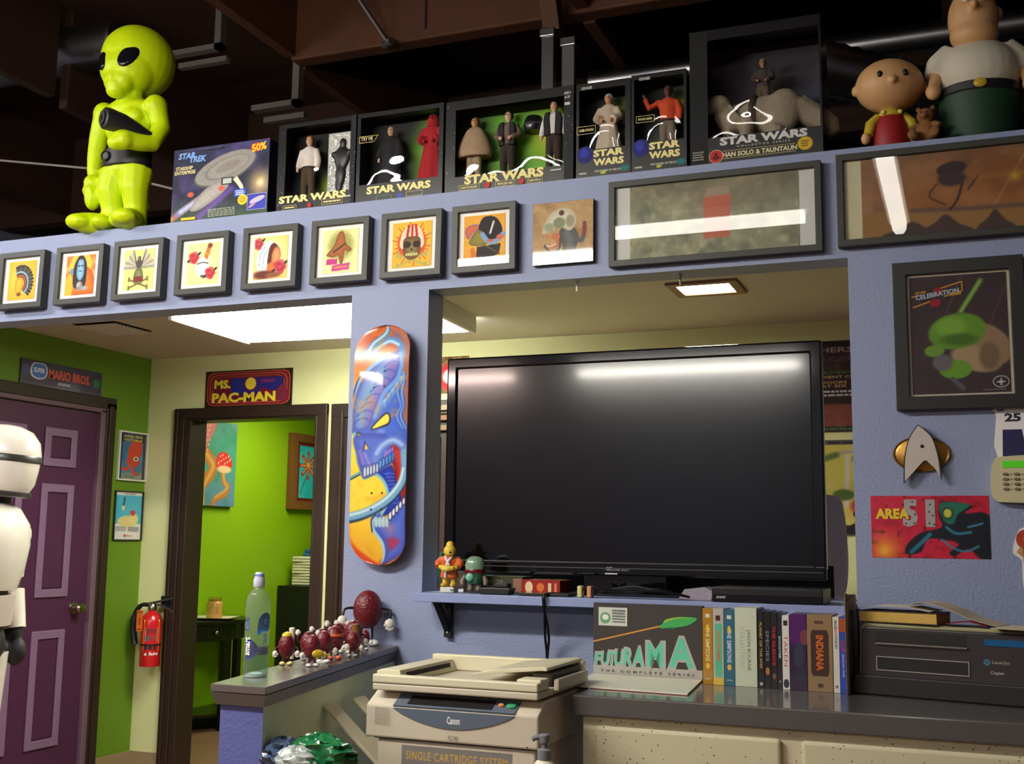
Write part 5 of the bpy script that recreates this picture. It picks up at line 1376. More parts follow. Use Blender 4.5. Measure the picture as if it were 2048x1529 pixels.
# smile shaped panel on the front and sloping top
sm = [(.078, .921)] + [(.078 + .331 * i / 16, .921 - .042 * math.sin(PI * i / 16) ** .8 ) for i in range(1, 16)] + [(.409, .921)]
M_PAN = mat('slate_blue_panel', (92, 102, 118), .4, var=.03)
b = MB(); b.prism(sm, -.003, .0, 'y'); pan = b.build('control_panel', M_PAN, t)
sl = math.atan2(.029, .055)
b = MB(); b.box(.078, .409, 0, .05, 0, .0025); o = b.build('panel_slope', M_PAN, pan); o.location = (0, -.001, .925); o.rotation_euler = (sl, 0, 0)
b = MB(); b.box(.115, .345, .008, .044, .0027, .0045); o = b.build('display', mat('smoked_display', (40, 38, 38), .15), pan); o.location = (0, -.001, .925); o.rotation_euler = (sl, 0, 0)
for x, r, c in ((.365, .008, (220, 150, 90)), (.392, .013, (60, 160, 110))):
    b = MB(); b.lathe([(r, 0), (r, .004), (r * .8, .006)], (x, .026, .0026), 18, 'z', 1, .7); o = b.build('button', mat('button_%d' % c[0], c, .4), pan); o.location = (0, -.001, .925); o.rotation_euler = (sl, 0, 0)
q = Print(.47, .11)
q.text('Canon', .525, .5, .16, (226, 226, 226), .075, bold=.03).text('PC 980', .525, .12, .1, (96, 90, 84), .055, bold=0)
q.build('lettering', t, (0, -.0034, .845))
q = Print(.045, .045)
for i in range(8):
    for j in range(9): q.ell(.06 + i * .125, .05 + j * .11, .03, .03, (90, 80, 70), n=6)
q.build('speaker_grille', t, (.026, -.0006, .877))
b = MB(); b.lathe([(.002, 0), (.002, -.002)], (.442, .0, .85), 6, 'y'); b.build('screw', M_SLOT, t)
# label plate
q = Print(.3, .13, (126, 122, 118)); q.text('SINGLE CARTRIDGE SYSTEM', .5, .82, .16, (204, 160, 70), .92, bold=.01, space=1.1).lines(.06, .32, .36, .62, 4, (226, 224, 220)).ell(.62, .3, .4, .28, (40, 92, 120)).text('Canon', .6, .3, .16, (226, 226, 226), .2)
q.build('label_plate', t, (.1, .0095, .7), label='grey label plate with gold lettering')
# lid with the sheet tray
lid_o = MB(); lid_o.box(.012, .465, .008, .385, .96, .978); lid = lid_o.build('lid', M_BEI, t, bevel=.004)
b = MB(); b.box(.012, .465, .006, .03, .9785, 1.0); b.build('rim', M_BEI2, lid, bevel=.004)
b = MB(); b.box(.012, .465, .36, .385, .9785, 1.022); b.build('rim', M_BEI2, lid, bevel=.004)
b = MB(); b.prism([(.012, .9785), (.012, 1.006), (.022, 1.01), (.078, 1.01), (.09, .9785)], .0305, .359, 'y'); b.build('side_ridge', M_BEI2, lid, bevel=.002)
b = MB(); b.prism([(.0845, .986), (.0805, 1.002), (.0825, 1.002), (.0865, .986)], .06, .33, 'y'); b.build('exit_slot', M_SLOT, lid)
b = MB(); b.box(.4, .465, .0305, .09, .9785, 1.006); b.build('corner_block', M_BEI2, lid, bevel=.004)
b = MB(); b.prism([(.24, 1.0), (.3, 1.016), (.44, 1.03), (.455, 1.028), (.455, 1.02), (.44, 1.02), (.3, 1.006)], .1, .38, 'y'); b.build('document_tray', M_BEI2, lid, bevel=.0015)
b = MB(); b.box(.4, .455, .14, .355, .9785, 1.012); b.build('feed_unit', mat('dark_taupe_plastic', (96, 86, 80), .5), lid, bevel=.003)
b = MB(); b.box(.4655, .48, .12, .36, .97, 1.0); b.build('side_feed', M_BEI, lid, bevel=.004)
# forked output tray
o = MB()
o.prism([(0, 0), (.25, 0), (.25, .06), (.12, .06), (.12, .16), (.25, .16), (.25, .22), (0, .22)], -.005, .005, 'z')
tr = o.build('output_tray', M_BEI2, t, bevel=.003)
ca, sa = math.cos(math.radians(40)), math.sin(math.radians(40))
for v in tr.data.vertices:
    s_, y_, n_ = v.co
    v.co = (.025 - s_ * ca + n_ * sa, .07 + y_, .74 + s_ * sa + n_ * ca)
# things by the copier's feet, only their tops show
M_KRAFT = mat('brown_kraft_card', (150, 116, 76), .8)
t = thing('cardboard_box', 'brown cardboard box on the floor between half wall and copier', 'box', (-1.5, -1.02, 0), math.radians(-6))
b = MB(); b.box(-.09, .13, -.1, .1, 0, .78); b.build('carton', M_KRAFT, t, bevel=.003)
b = MB(); b.box(-.02, .02, -.1005, .1005, .7801, .781); b.build('tape', mat('packing_tape', (180, 150, 100), .3), t)
t = thing('plastic_packet', 'crumpled green and blue plastic packet beside the copier tray', 'packet', (-1.46, -1.02, .79), math.radians(12))
def crumple(name, c, rx, ry, rz, m, seed, par):
    r = random.Random(seed); b = MB(); k, n = 18, 28; rings = []
    for j in range(k + 1):
        th = -PI / 2 + .04 + (PI - .08) * j / k
        rings.append([(c[0] + rx * math.cos(th) * math.cos(a) * (f := r.uniform(.75, 1.15)), c[1] + ry * math.cos(th) * math.sin(a) * f, c[2] + rz * math.sin(th) * r.uniform(.85, 1.1)) for a in np.linspace(0, 2 * PI, n, False)])
    b.loft(rings); return b.build(name, m, par, smooth=.6)
crumple('green_film', (.03, 0, .05), .085, .06, .05, mat('green_plastic_film', (36, 120, 70), .2, var=.4, vscale=20, coat=.5), 3, t)
crumple('blue_film', (-.06, .0, .045), .05, .06, .045, mat('slate_blue_film', (70, 86, 120), .2, var=.4, vscale=20, coat=.5), 4, t)
crumple('white_film', (-.01, -.05, .04), .05, .025, .04, mat('milky_film', (176, 186, 184), .25, var=.3, vscale=20, coat=.5), 5, t)
t = thing('side_stool', 'small dark stool in front of the copier', 'stool', (-.92, -.93, 0))
b = MB(); b.box(-.1, .12, -.1, .1, .68, .7); b.build('seat', M_ESP, t, bevel=.004)
for x in (-.09, .09):
    for y in (-.085, .075):
        b = MB(); b.box(x, x + .02, y, y + .02, 0, .68); b.build('leg', M_ESP, t)
t = thing('pump_bottle', 'white lotion bottle with a grey pump in front of the copier', 'bottle', (-.914, -.9, .7))
b = MB(); b.lathe([(.026, 0), (.03, .006), (.03, .12), (.028, .14), (.018, .152), (.013, .156)], (0, 0, 0), 24); b.build('body', mat('white_bottle', (228, 220, 206), .35), t, smooth=.8)
b = MB(); b.lathe([(.0165, .156), (.0165, .176), (.013, .178), (.007, .18), (.007, .192)], (0, 0, 0), 20); b.build('collar', mat('grey_pump', (120, 122, 130), .35), t, smooth=.6)
b = MB(); b.lathe([(.012, .192), (.013, .196), (.013, .208), (.01, .211)], (0, 0, 0), 18); b.tube([(0, 0, .203), (-.018, -.008, .203), (-.026, -.012, .198)], [.007, .006, .005], 8); b.build('pump_head', mat('grey_pump', (120, 122, 130), .35), t, smooth=.6)

# ================================================================== COUNTER AND WHAT STANDS ON IT
def speckle(name, base, dark, scale, thr):
    m = mat(name, base, .4, var=.06, vscale=3)
    nt = m.node_tree; b = nt.nodes['Principled BSDF']
    vo = nt.nodes.new('ShaderNodeTexVoronoi'); vo.inputs['Scale'].default_value = scale
    tc = nt.nodes.new('ShaderNodeTexCoord'); nt.links.new(tc.outputs['Object'], vo.inputs['Vector'])
    lt = nt.nodes.new('ShaderNodeMath'); lt.operation = 'LESS_THAN'; lt.inputs[1].default_value = thr; nt.links.new(vo.outputs['Distance'], lt.inputs[0])
    src = b.inputs['Base Color'].links[0].from_socket
    mx = nt.nodes.new('ShaderNodeMix'); mx.data_type = 'RGBA'; mx.inputs[7].default_value = S(*dark)
    nt.links.new(lt.outputs[0], mx.inputs[0]); nt.links.new(src, mx.inputs[6]); nt.links.new(mx.outputs[2], b.inputs['Base Color'])
    return m
M_TERR = speckle('cream_speckled_laminate', (212, 202, 170), (110, 92, 66), 62, .13)
t = thing('counter_top', 'dark grey speckled laminate counter top', 'counter', (-.958, -.579, .908))
b = MB(); b.box(0, 2.4, 0, .578, 0, .05); b.build('slab', mat('dark_grey_laminate', (92, 88, 86), .16, var=.3, vscale=300, spec=.6), t, bevel=.004)
t = thing('base_cabinet', 'cream speckled cabinet under the grey counter', 'cabinet', (-.935, -.555, 0))
b = MB(); b.box(0, 2.35, 0, .55, .08, .9075); b.build('body', M_TERR, t)
b = MB(); b.box(.02, 2.35, .04, .5, 0, .08); b.build('plinth', M_SLOT, t)
for x0, x1 in ((.035, .497), (.545, 1.05), (1.1, 1.6)):
    b = MB(); b.box(x0, x1, -.018, -.0005, .62, .885); b.build('drawer_front', M_TERR, t, bevel=.01, seg=3)
    b = MB(); b.box(x0, x1, -.018, -.0005, .12, .6); b.build('door', M_TERR, t, bevel=.01, seg=3)

ZC = .9585
# boxed set with the white flap
t = thing('boxed_set', 'dark boxed set with big mint green title letters and an open white flap', 'box set', (-1.04, -.14, ZC), math.radians(-1))
FW, FH = .323, .208
b = MB(); b.box(0, FW, .0005, .045, .005, FH); b.build('box', mat('dark_brown_card', (52, 46, 44), .35, var=.1), t, bevel=.001)
b = MB(); b.prism([(0, -.005), (FW, -.005), (.36, -.32), (.03, -.295)], .0012, .005, 'z'); b.build('flap', mat('white_glossy_card', (232, 226, 206), .3), t)
b = MB(); b.prism([(0, -.005), (FW, -.005), (.361, -.321), (.029, -.296)], .0002, .0011, 'z'); b.build('flap_lining', mat('crimson_card', (150, 40, 60), .4), t)
q = Print(FW, FH - .005, (66, 60, 58)); q.rect(0, 0, 1, .12, (176, 172, 164))
q.line([(0, .45), (.62, .7)], .004, (214, 150, 60))
GS, MN = (176, 172, 166), (100, 196, 164)
bx = [(.02, .1, .26), (.1, .18, .27), (.17, .25, .28), (.24, .32, .3), (.3, .38, .3)]
for i, (ch, u, w_, h_) in enumerate((('F', .045, .07, .17), ('U', .115, .075, .18), ('T', .18, .07, .2), ('U', .245, .08, .22), ('R', .325, .085, .25), ('A', .42, .11, .28), ('M', .58, .17, .36), ('A', .82, .26, .44))):
    q.text(ch, u, .11 + h_ / 2 + .01, h_ + .05, GS, w_ + .02, bold=.06, shear=.12 if i < 6 else 0)
    q.text(ch, u - .004, .11 + h_ / 2 + .015, h_ * .92, MN, w_ * .86, bold=.03, shear=.12 if i < 6 else 0)
q.text('THE COMPLETE SERIES', .5, .05, .035, (90, 86, 82), .86, space=1.8)
q.poly([(.62, .68), (.66, .76), (.78, .83), (.93, .84), (.95, .8), (.86, .72), (.7, .68)], (70, 170, 90), True).poly([(.66, .75), (.78, .82), (.92, .83), (.8, .84), (.68, .8)], (150, 190, 70), True).poly([(.56, .74), (.66, .76), (.64, .8)], (40, 80, 80)).poly([(.66, .68), (.76, .66), (.74, .7)], (40, 120, 80))
q.rect(.05, .68, .32, .94, (206, 210, 200)).ell(.115, .79, .05, .08, (110, 160, 110)).ell(.115, .8, .03, .04, (230, 232, 226)).lines(.18, .3, .72, .92, 5, (110, 116, 110))
q.build('cover_print', t, (0, -.0002, .005))

M_SHRINK = mat('clear_case_edge', (40, 38, 40), .25)
def dvd(i, label, x0, x1, y, h, col, art, d=.13):
    w = x1 - x0 - .0012
    t = thing('disc_case', label, 'disc case', (x0, y, ZC), math.radians(-1.5), 'disc cases in a row on the counter')
    b = MB(); b.box(0, w, .0004, d, .0002, h); b.build('case', mat('casecol_%d_%d_%d' % col, col, .3, var=.04), t, bevel=.0008)
    q = Print(w, h, col); art(q, w, h); q.build('spine_print', t, (0, -.0001, 0), material=P_GLOSS)
V = -PI / 2
def tx(q, s, u, v, cap, col, length, bold=.02):
    """lettering running down the spine: cap height as a share of the spine width, length as a share of its height"""
    Vv, F, x0, x1, y0, y1 = glyphs(s, bold)
    k = cap * q.w / (y1 - y0)
    kx = length * q.h / (x1 - x0)
    P = [(u * q.w + (y - (y0 + y1) / 2) * k, v * q.h - (x - (x0 + x1) / 2) * kx) for x, y in Vv]
    q.tri(P, [f[::-1] for f in F], col)
def dot(q, u, v, r, c): q.ell(u, v, r, r * q.w / q.h, c)
def a_simp(c):
    def f(q, w, h):
        tx(q, 'THE SIMPSONS', .5, .52, .42, c, .44); q.rect(.3, .88, .72, .93, (226, 214, 190)); q.ell(.5, .74, .16, .05, (236, 200, 60)); q.ell(.5, .24, .2, .04, (236, 190, 70)); q.text('DVD', .5, .07, .018, (230, 220, 190), .5)
    return f
YB = -.2
dvd(0, 'mustard yellow disc case, first in the row on the counter', -.7035, -.6745, -.2, .205, (176, 126, 30), a_simp((240, 224, 160)))
dvd(1, 'grey and green disc case with orange title, second in the row', -.674, -.6435, -.203, .206, (186, 180, 170), lambda q, w, h: (q.rect(.2, .1, .86, .8, (90, 186, 140)), tx(q, 'FUTURAMA', .52, .5, .36, (226, 104, 44), .4), q.rect(.26, .84, .7, .91, (80, 30, 26)), q.rect(0, 0, 1, .09, (226, 190, 80)))[0])
dvd(2, 'teal blue disc case, third in the row', -.643, -.613, -.206, .203, (46, 104, 128), a_simp((214, 224, 226)))
dvd(3, 'thick pale green boxed disc set with black title', -.6125, -.5515, -.208, .211, (206, 212, 186), lambda q, w, h: (tx(q, 'JASON BOURNE', .62, .46, .2, (60, 64, 60), .52, .0), tx(q, 'COLLECTION', .34, .5, .2, (170, 176, 156), .5, .0))[0])
dvd(4, 'thin black disc case with yellow print beside the pale box', -.5495, -.5325, -.212, .204, (26, 20, 28), lambda q, w, h: (tx(q, 'PLANET OF THE APES', .5, .55, .42, (206, 160, 60), .6), dot(q, .5, .05, .25, (200, 200, 200)))[0])
dvd(5, 'black disc case with pale title letters and a face at the foot', -.532, -.5145, -.214, .203, (20, 18, 20), lambda q, w, h: (tx(q, 'SPECIES', .5, .55, .5, (150, 156, 166), .4, 0), q.ell(.5, .22, .35, .05, (176, 120, 80)))[0])
dvd(6, 'dark disc case with red title', -.514, -.4965, -.216, .201, (34, 20, 22), lambda q, w, h: (tx(q, 'THE SILENCE', .5, .56, .5, (196, 40, 40), .52), q.ell(.5, .16, .3, .04, (130, 90, 70)))[0])
dvd(7, 'slate black disc case with white title next to the red titled one', -.496, -.4835, -.218, .199, (30, 32, 42), lambda q, w, h: (tx(q, 'SHOOTER', .5, .55, .5, (206, 208, 214), .3), dot(q, .5, .1, .2, (180, 180, 180)))[0])
dvd(8, 'white disc case with red title', -.483, -.4635, -.22, .195, (226, 222, 214), lambda q, w, h: (tx(q, 'TAKEN', .5, .52, .5, (190, 50, 50), .42, 0), q.rect(.2, .86, .8, .93, (50, 40, 40)), q.ell(.5, .08, .4, .06, (40, 40, 44)))[0])
def a_pur(q, w, h):
    q.rect(0, 0, 1, 1, (50, 26, 56)); q.rect(0, .6, 1, 1, (84, 20, 100)); q.ell(.55, .45, .3, .18, (54, 56, 78)); q.ell(.6, .2, .3, .12, (44, 44, 64)); q.ell(.9, .7, .3, .1, (120, 60, 70))
dvd(9, 'wide purple black disc box with a shadowy figure', -.4625, -.4175, -.222, .199, (44, 22, 50), a_pur)
def a_ind(q, w, h):
    q.rect(0, 0, 1, 1, (150, 120, 84)); q.poly([(.2, .2), (.14, .26), (.14, .74), (.2, .8), (.8, .8), (.86, .74), (.86, .26), (.8, .2)], (66, 44, 30)); tx(q, 'INDIANA', .5, .5, .3, (224, 110, 30), .46, .03); q.rect(.3, .88, .66, .92, (90, 64, 44)); q.ell(.5, .08, .12, .03, (80, 56, 40))
dvd(10, 'wide tan leather look disc box with an orange title plate', -.4165, -.3505, -.226, .2, (130, 100, 70), a_ind)
dvd(11, 'white disc case with black and red print near the printer', -.3495, -.3325, -.23, .196, (222, 216, 204), lambda q, w, h: (tx(q, 'BIG', .5, .9, .44, (40, 40, 40), .1), tx(q, 'BANG', .5, .79, .44, (190, 40, 40), .12), tx(q, 'THEORY', .5, .65, .44, (40, 40, 40), .16), q.ell(.5, .08, .2, .02, (110, 100, 90)))[0])
dvd(12, 'blue disc case with red lettering, last in the row', -.332, -.3145, -.234, .197, (50, 76, 176), lambda q, w, h: (q.rect(0, .8, 1, .98, (176, 80, 40)), tx(q, 'ALF', .5, .62, .6, (214, 40, 60), .16), tx(q, 'SEASON ONE', .5, .36, .3, (180, 196, 230), .3))[0])
t = thing('brown_folder', 'thin brown card folder wedged between disc cases and printer', 'folder', (-.3135, -.268, ZC), math.radians(-2))
b = MB(); b.prism([(0, .0), (.19, 0), (.19, .25), (.05, .255), (.0, .262)], .0, .002, 'x'); b.build('front_leaf', mat('brown_card', (132, 100, 70), .8), t)
b = MB(); b.prism([(.006, .0), (.19, 0), (.19, .25), (.05, .24), (.006, .236)], .003, .005, 'x'); b.build('back_leaf', mat('grey_brown_card', (150, 130, 100), .8), t)

# printer
t = thing('desk_printer', 'wide black office printer with an olive grey shell on the counter', 'printer', (-.302, -.2, ZC), math.radians(-13))
M_OLV = mat('olive_grey_plastic', (146, 140, 96), .45)
M_CHAR = mat('charcoal_plastic', (46, 40, 42), .35, var=.05)
b = MB(); b.prism([(.012, .035), (.02, .17), (.03, .183), (.47, .183), (.48, .17), (.485, .035)], .004, .12, 'y'); b.build('shell', M_OLV, t, bevel=.006)
b = MB(); b.prism([(.022, .04), (.028, .165), (.036, .174), (.47, .174), (.474, .04)], -.012, .0038, 'y'); fa = b.build('fascia', M_CHAR, t, bevel=.004)
b = MB(); b.prism([(0, 0), (.0, .038), (.01, .05), (.49, .05), (.5, .04), (.5, 0)], -.018, .12, 'y'); b.build('base', mat('black_plastic', (16, 16, 17), .55), t, bevel=.004)
b = MB(); b.box(.065, .29, -.0135, -.0123, .137, .163); b.build('upper_slot', M_SLOT, fa)
b = MB(); b.box(.065, .295, -.02, -.0125, .13, .1345); b.build('slot_lip', mat('grey_brown_plastic', (110, 100, 92), .35), fa, bevel=.001)
b = MB(); b.box(.068, .295, -.0135, -.0123, .066, .098); ls = b.build('lower_slot', M_SLOT, fa)
b = MB(); b.frame(.066, .297, .064, .1, .0022, -.0155, -.0124); b.build('slot_frame', mat('bright_trim', (170, 160, 152), .25), fa)
b = MB(); b.box(.335, .45, -.0145, -.0123, .142, .158); b.build('blue_strip', mat('blue_lens', (20, 90, 140), .2), fa)
q = Print(.47, .17); q.ell(.72, .6, .017, .045, (70, 120, 150)).text('hp', .72, .6, .04, (40, 34, 36), .016).text('LaserJet', .79, .6, .05, (150, 140, 130), .09).text('Copier', .77, .45, .045, (180, 170, 160), .07); q.build('lettering', fa, (0, -.0126, 0))
t = thing('thick_book', 'thick yellow edged paperback lying on the printer', 'book', (-.283, -.2, ZC + .1845), math.radians(-15))
b = MB(); b.box(0, .2, .001, .12, .0025, .0275); b.build('pages', mat('yellowed_pages', (206, 168, 84), .8, var=.15, vscale=90), t)
b = MB(); b.box(-.002, .202, 0, .122, 0, .0022).box(-.002, .202, 0, .122, .0278, .03); b.build('cover', mat('dark_book_cover', (60, 40, 34), .5), t)
def sheet(label, loc, pts, m, name='paper_sheet', rz=0, d=.15):
    t = thing(name, label, 'paper', loc, rz, 'papers piled on the printer')
    b = MB(); P2 = pts + [(x, z - .0012) for x, z in pts[::-1]]; b.prism(P2, 0, d, 'y'); b.build('sheet', m, t)
M_PAP = mat('office_paper', (206, 198, 184), .8, var=.05)
sheet('grey papers lying over the thick paperback', (-.3, -.2, ZC + .216), [(-.01, .0), (.06, .012), (.14, .012), (.2, .002)], M_PAP, rz=math.radians(-13), d=.13)
sheet('top sheet sagging off the paperback towards the printer', (-.16, -.21, ZC + .232), spl([(0, .0), (.04, .008), (.1, -.006), (.16, -.03), (.22, -.044)], 4, False), mat('warm_paper', (196, 180, 156), .8, var=.05), rz=math.radians(-14), d=.13)
sheet('flat sheet hanging over the printer edge', (.035, -.315, ZC + .187), [(0, 0), (.2, .0)], mat('cream_paper', (206, 192, 160), .8, var=.05), rz=math.radians(-20), d=.16)
sheet('red and white leaflet under the papers', (-.07, -.255, ZC + .186), [(0, .004), (.06, .012), (.1, .002)], mat('red_leaflet', (150, 40, 44), .6, var=.6, vscale=40), name='leaflet', rz=math.radians(-13), d=.1)
# ================================================================== ON THE LOW HALF WALL
ZP = 1.0
M_PET = glassmat('pet_plastic', (244, 248, 246), ior=1.4, rough=.03)
_n = M_PET.node_tree; _o = _n.nodes['Material Output']; _src = _o.inputs[0].links[0].from_socket
_d = _n.nodes.new('ShaderNodeBsdfDiffuse'); _d.inputs[0].default_value = S(226, 232, 230); _m = _n.nodes.new('ShaderNodeMixShader'); _m.inputs[0].default_value = .1
_n.links.new(_src, _m.inputs[1]); _n.links.new(_d.outputs[0], _m.inputs[2]); _n.links.new(_m.outputs[0], _o.inputs[0])
t = thing('water_bottle', 'clear plastic water bottle with a navy and blue label', 'bottle', (-1.668, -.935, ZP + .0006), math.radians(52))
b = MB(); prof = [(.028, 0), (.0305, .006), (.0305, .15), (.0305, .178), (.027, .197), (.018, .211), (.0115, .217), (.011, .222)]
b.lathe(prof, (0, 0, 0), 32); b.build('shell', M_PET, t, smooth=.9)
b = MB(); b.lathe([(.0278, .004), (.0292, .008), (.0292, .073), (.001, .0735)], (0, 0, 0), 28); b.build('water', glassmat('clear_water', (226, 238, 238), ior=1.2), t, smooth=.6)
b = MB(); b.lathe([(.0275, .0), (.026, .004), (.014, .009), (.004, .006)], (0, 0, .0012), 20); b.build('base_rib', mat('frosted_pet', (220, 224, 222), .3, alpha=.65), t, smooth=.9)
b = MB(); b.lathe([(.0135, .219), (.0145, .222), (.0145, .238), (.0125, .241), (.0115, .252), (.009, .256)], (0, 0, 0), 22); b.build('cap', mat('frosted_cap', (206, 210, 226), .3, alpha=.85), t, smooth=.6)
b = MB(); b.lathe([(.0118, .243), (.0122, .244), (.0117, .251)], (0, 0, 0), 20); b.build('cap_print', mat('blue_cap_ink', (60, 80, 190), .4), t)
q = Print(.1, .2)
q.poly([(.1, .34)] + [(.1 + .36 * math.cos(a), .34 + .13 * math.sin(a)) for a in np.linspace(-PI / 2, PI / 2, 16)], (20, 30, 130))
q.text('smart', .16, .38, .1, (240, 242, 246), .44, rot=PI / 2, bold=.03).text('water', .15, .64, .07, (70, 100, 190), .3, rot=PI / 2)
q.rect(.44, .27, .78, .38, (186, 190, 200)).lines(.47, .75, .29, .37, 4, (120, 124, 140))
o = q.build('front_label', t, (0, 0, 0)); 
for v in o.data.vertices: v.co.x -= .052
wrap(o, .0309)
q = Print(.1, .2)
q.poly([(.42, .68), (.5, .76), (.64, .79), (.78, .74), (.8, .64), (.7, .56), (.56, .56), (.42, .52)], (40, 130, 206), True).ell(.62, .68, .06, .035, (130, 190, 230)).ell(.64, .675, .025, .014, (20, 60, 140)).text('TENSE', .62, .46, .06, (120, 170, 216), .3, rot=PI / 2)
o = q.build('drop_print', t, (0, 0, 0))
for v in o.data.vertices: v.co.x -= .05
wrap(o, .0311)

M_MAR = mat('maroon_vinyl', (104, 22, 34), .32, var=.35, vscale=90, bump=1, bscale=110)
M_WGL = mat('white_glove_vinyl', (224, 220, 208), .45)
def bean(label, loc, h, rz, shoe=(226, 222, 214), extra=None, pose=0, big=False, grp='maroon bean shaped toys on the half wall'):
    t = thing('bean_toy', label, 'toy figure', loc, rz, grp)
    k = h
    z0 = .3 if big else .2
    b = MB(); b.ell((0, 0, (z0 + 1) / 2 * k), (.27 * k, .24 * k, (1 - z0) / 2 * k), 20, 14); b.build('body', M_MAR, t, smooth=1)
    for s in (-1, 1):
        b = MB(); b.tube([(.09 * s * k, 0, (z0 + .06) * k), (.1 * s * k, 0, .06 * k)], .035 * k if not big else .022 * k, 8); b.build('leg', M_BLACKM if big or pose == 1 else M_MAR, t, smooth=1)
        b = MB(); b.ell((.12 * s * k, -.05 * k, .05 * k), (.1 * k, .16 * k, .065 * k), 12, 8); b.build('shoe', mat('shoe_%d_%d' % shoe[:2], shoe, .45), t, smooth=1)
        if big: A = [(.26 * s * k, 0, .68 * k), (.42 * s * k, -.02 * k, .66 * k), (.47 * s * k, -.06 * k, .5 * k)] if s < 0 else [(.26 * k, 0, .66 * k), (.42 * k, -.04 * k, .62 * k), (.38 * k, -.14 * k, .44 * k)]
        elif pose == 2: A = [(.24 * s * k, 0, .6 * k), (.36 * s * k, -.04 * k, .7 * k), (.36 * s * k, -.06 * k, .9 * k)]
        else: A = [(.24 * s * k, 0, .6 * k), (.36 * s * k, -.05 * k, .52 * k), (.36 * s * k, -.1 * k, .42 * k)]
        b = MB(); b.tube(spl(A, 4, False), .025 * k, 8); ar = b.build('arm', M_BLACKM if big else M_MAR, t, smooth=1)
        e = Vector(A[-1]); b = MB(); dn = -1 if pose != 2 else 1
        b.ell(e + Vector((0, 0, .05 * k * dn)), (.09 * k, .07 * k, .1 * k))
        for f in range(4): b.tube([e + Vector(((-.04 + .026 * f) * k, -.01 * k, .08 * k * dn)), e + Vector(((-.055 + .036 * f) * k, -.03 * k, (.17 - .02 * abs(f - 1.5)) * k * dn))], .026 * k, 6)
        b.tube([e + Vector((-.05 * s * k, -.01 * k, .04 * k * dn)), e + Vector((-.1 * s * k, -.03 * k, .08 * k * dn))], .026 * k, 6)
        b.build('glove', M_WGL, ar, smooth=1)
    if extra:
        kind, c = extra
        m = mat('bean_extra_%d_%d_%d' % c, c, .45)
        b = MB()
        if kind == 'hat': b.lathe([(.16 * k, .92 * k), (.17 * k, .95 * k), (.12 * k, 1.03 * k), (.02 * k, 1.07 * k)], (0, 0, 0), 14)
        elif kind == 'band': b.lathe([(.275 * k, .68 * k), (.285 * k, .72 * k), (.27 * k, .76 * k)], (0, 0, 0), 18, 'z', 1, .9)
        elif kind == 'guitar': b.ell((.1 * k, -.27 * k, .42 * k), (.2 * k, .05 * k, .13 * k)); b.tube([(.2 * k, -.27 * k, .42 * k), (.5 * k, -.28 * k, .36 * k)], .03 * k, 6)
        elif kind == 'stand': b.lathe([(.2 * k, 0), (.2 * k, .05 * k), (.16 * k, .07 * k)], (0, -.05 * k, 0), 16)
        elif kind == 'log': b.tube([(.1 * k, -.28 * k, .1 * k), (.05 * k, -.3 * k, .9 * k)], [.13 * k, .11 * k], 10)
        b.build('accessory', m, t, smooth=.9)
    return t
bean('large maroon wrinkled bean toy with bendy arms and white gloves', (-1.835, -.06, ZP + .0006), .178, math.radians(38), (214, 210, 204), big=True, pose=1)
small = [(-1.748, -.672, .083, 30, None, 0, (226, 206, 130), 'with yellow hat, nearest the water bottle', ('hat', (226, 200, 50))),
         (-1.665, -.675, .084, 50, None, 0, (222, 214, 214), 'with a yellow guitar', ('guitar', (222, 190, 40))),
         (-1.762, -.54, .08, 20, None, 2, (214, 200, 200), 'raising both gloves behind the yellow hatted one', None),
         (-1.69, -.575, .088, 40, None, 0, (226, 224, 220), 'with white shoes in the middle of the crowd', ('stand', (226, 224, 218))),
         (-1.79, -.42, .08, 15, None, 2, (220, 216, 208), 'waving at the back edge of the ledge', None),
         (-1.71, -.48, .095, 35, None, 0, (214, 110, 70), 'with an orange sash and orange shoes', ('band', (214, 96, 50))),
         (-1.702, -.39, .072, 30, None, 0, (220, 216, 220), 'with pale shoes beside the brown log', None),
         (-1.80, -.31, .09, 30, None, 2, (226, 222, 214), 'wearing an orange band in the second row', ('band', (206, 92, 44))),
         (-1.742, -.315, .1, 30, None, 0, (200, 190, 180), 'holding a brown log', ('log', (130, 84, 40))),
         (-1.825, -.215, .085, 30, None, 2, (226, 222, 214), 'under the glove of the large one', None),
         (-1.775, -.185, .062, 20, None, 1, (226, 222, 214), 'tiny, between the feet of the large one', None)]
for x, y, h, a, _, po, sh, l, ex in small:
    bean('small maroon bean toy ' + l, (x, y, ZP + .0006), h, math.radians(a), sh, ex, po)
t = thing('white_candle', 'plain white candle stick behind the water bottle on the half wall', 'candle', (-1.822, -.53, ZP + .0006))
b = MB(); b.lathe([(.0085, 0), (.0085, .086), (.006, .088)], (0, 0, 0), 16); b.build('wax', mat('ivory_wax', (226, 218, 196), .5), t, smooth=.6)
b = MB(); b.tube([(0, 0, .088), (.001, 0, .094)], .001, 5); b.build('wick', M_BLACKM, t)

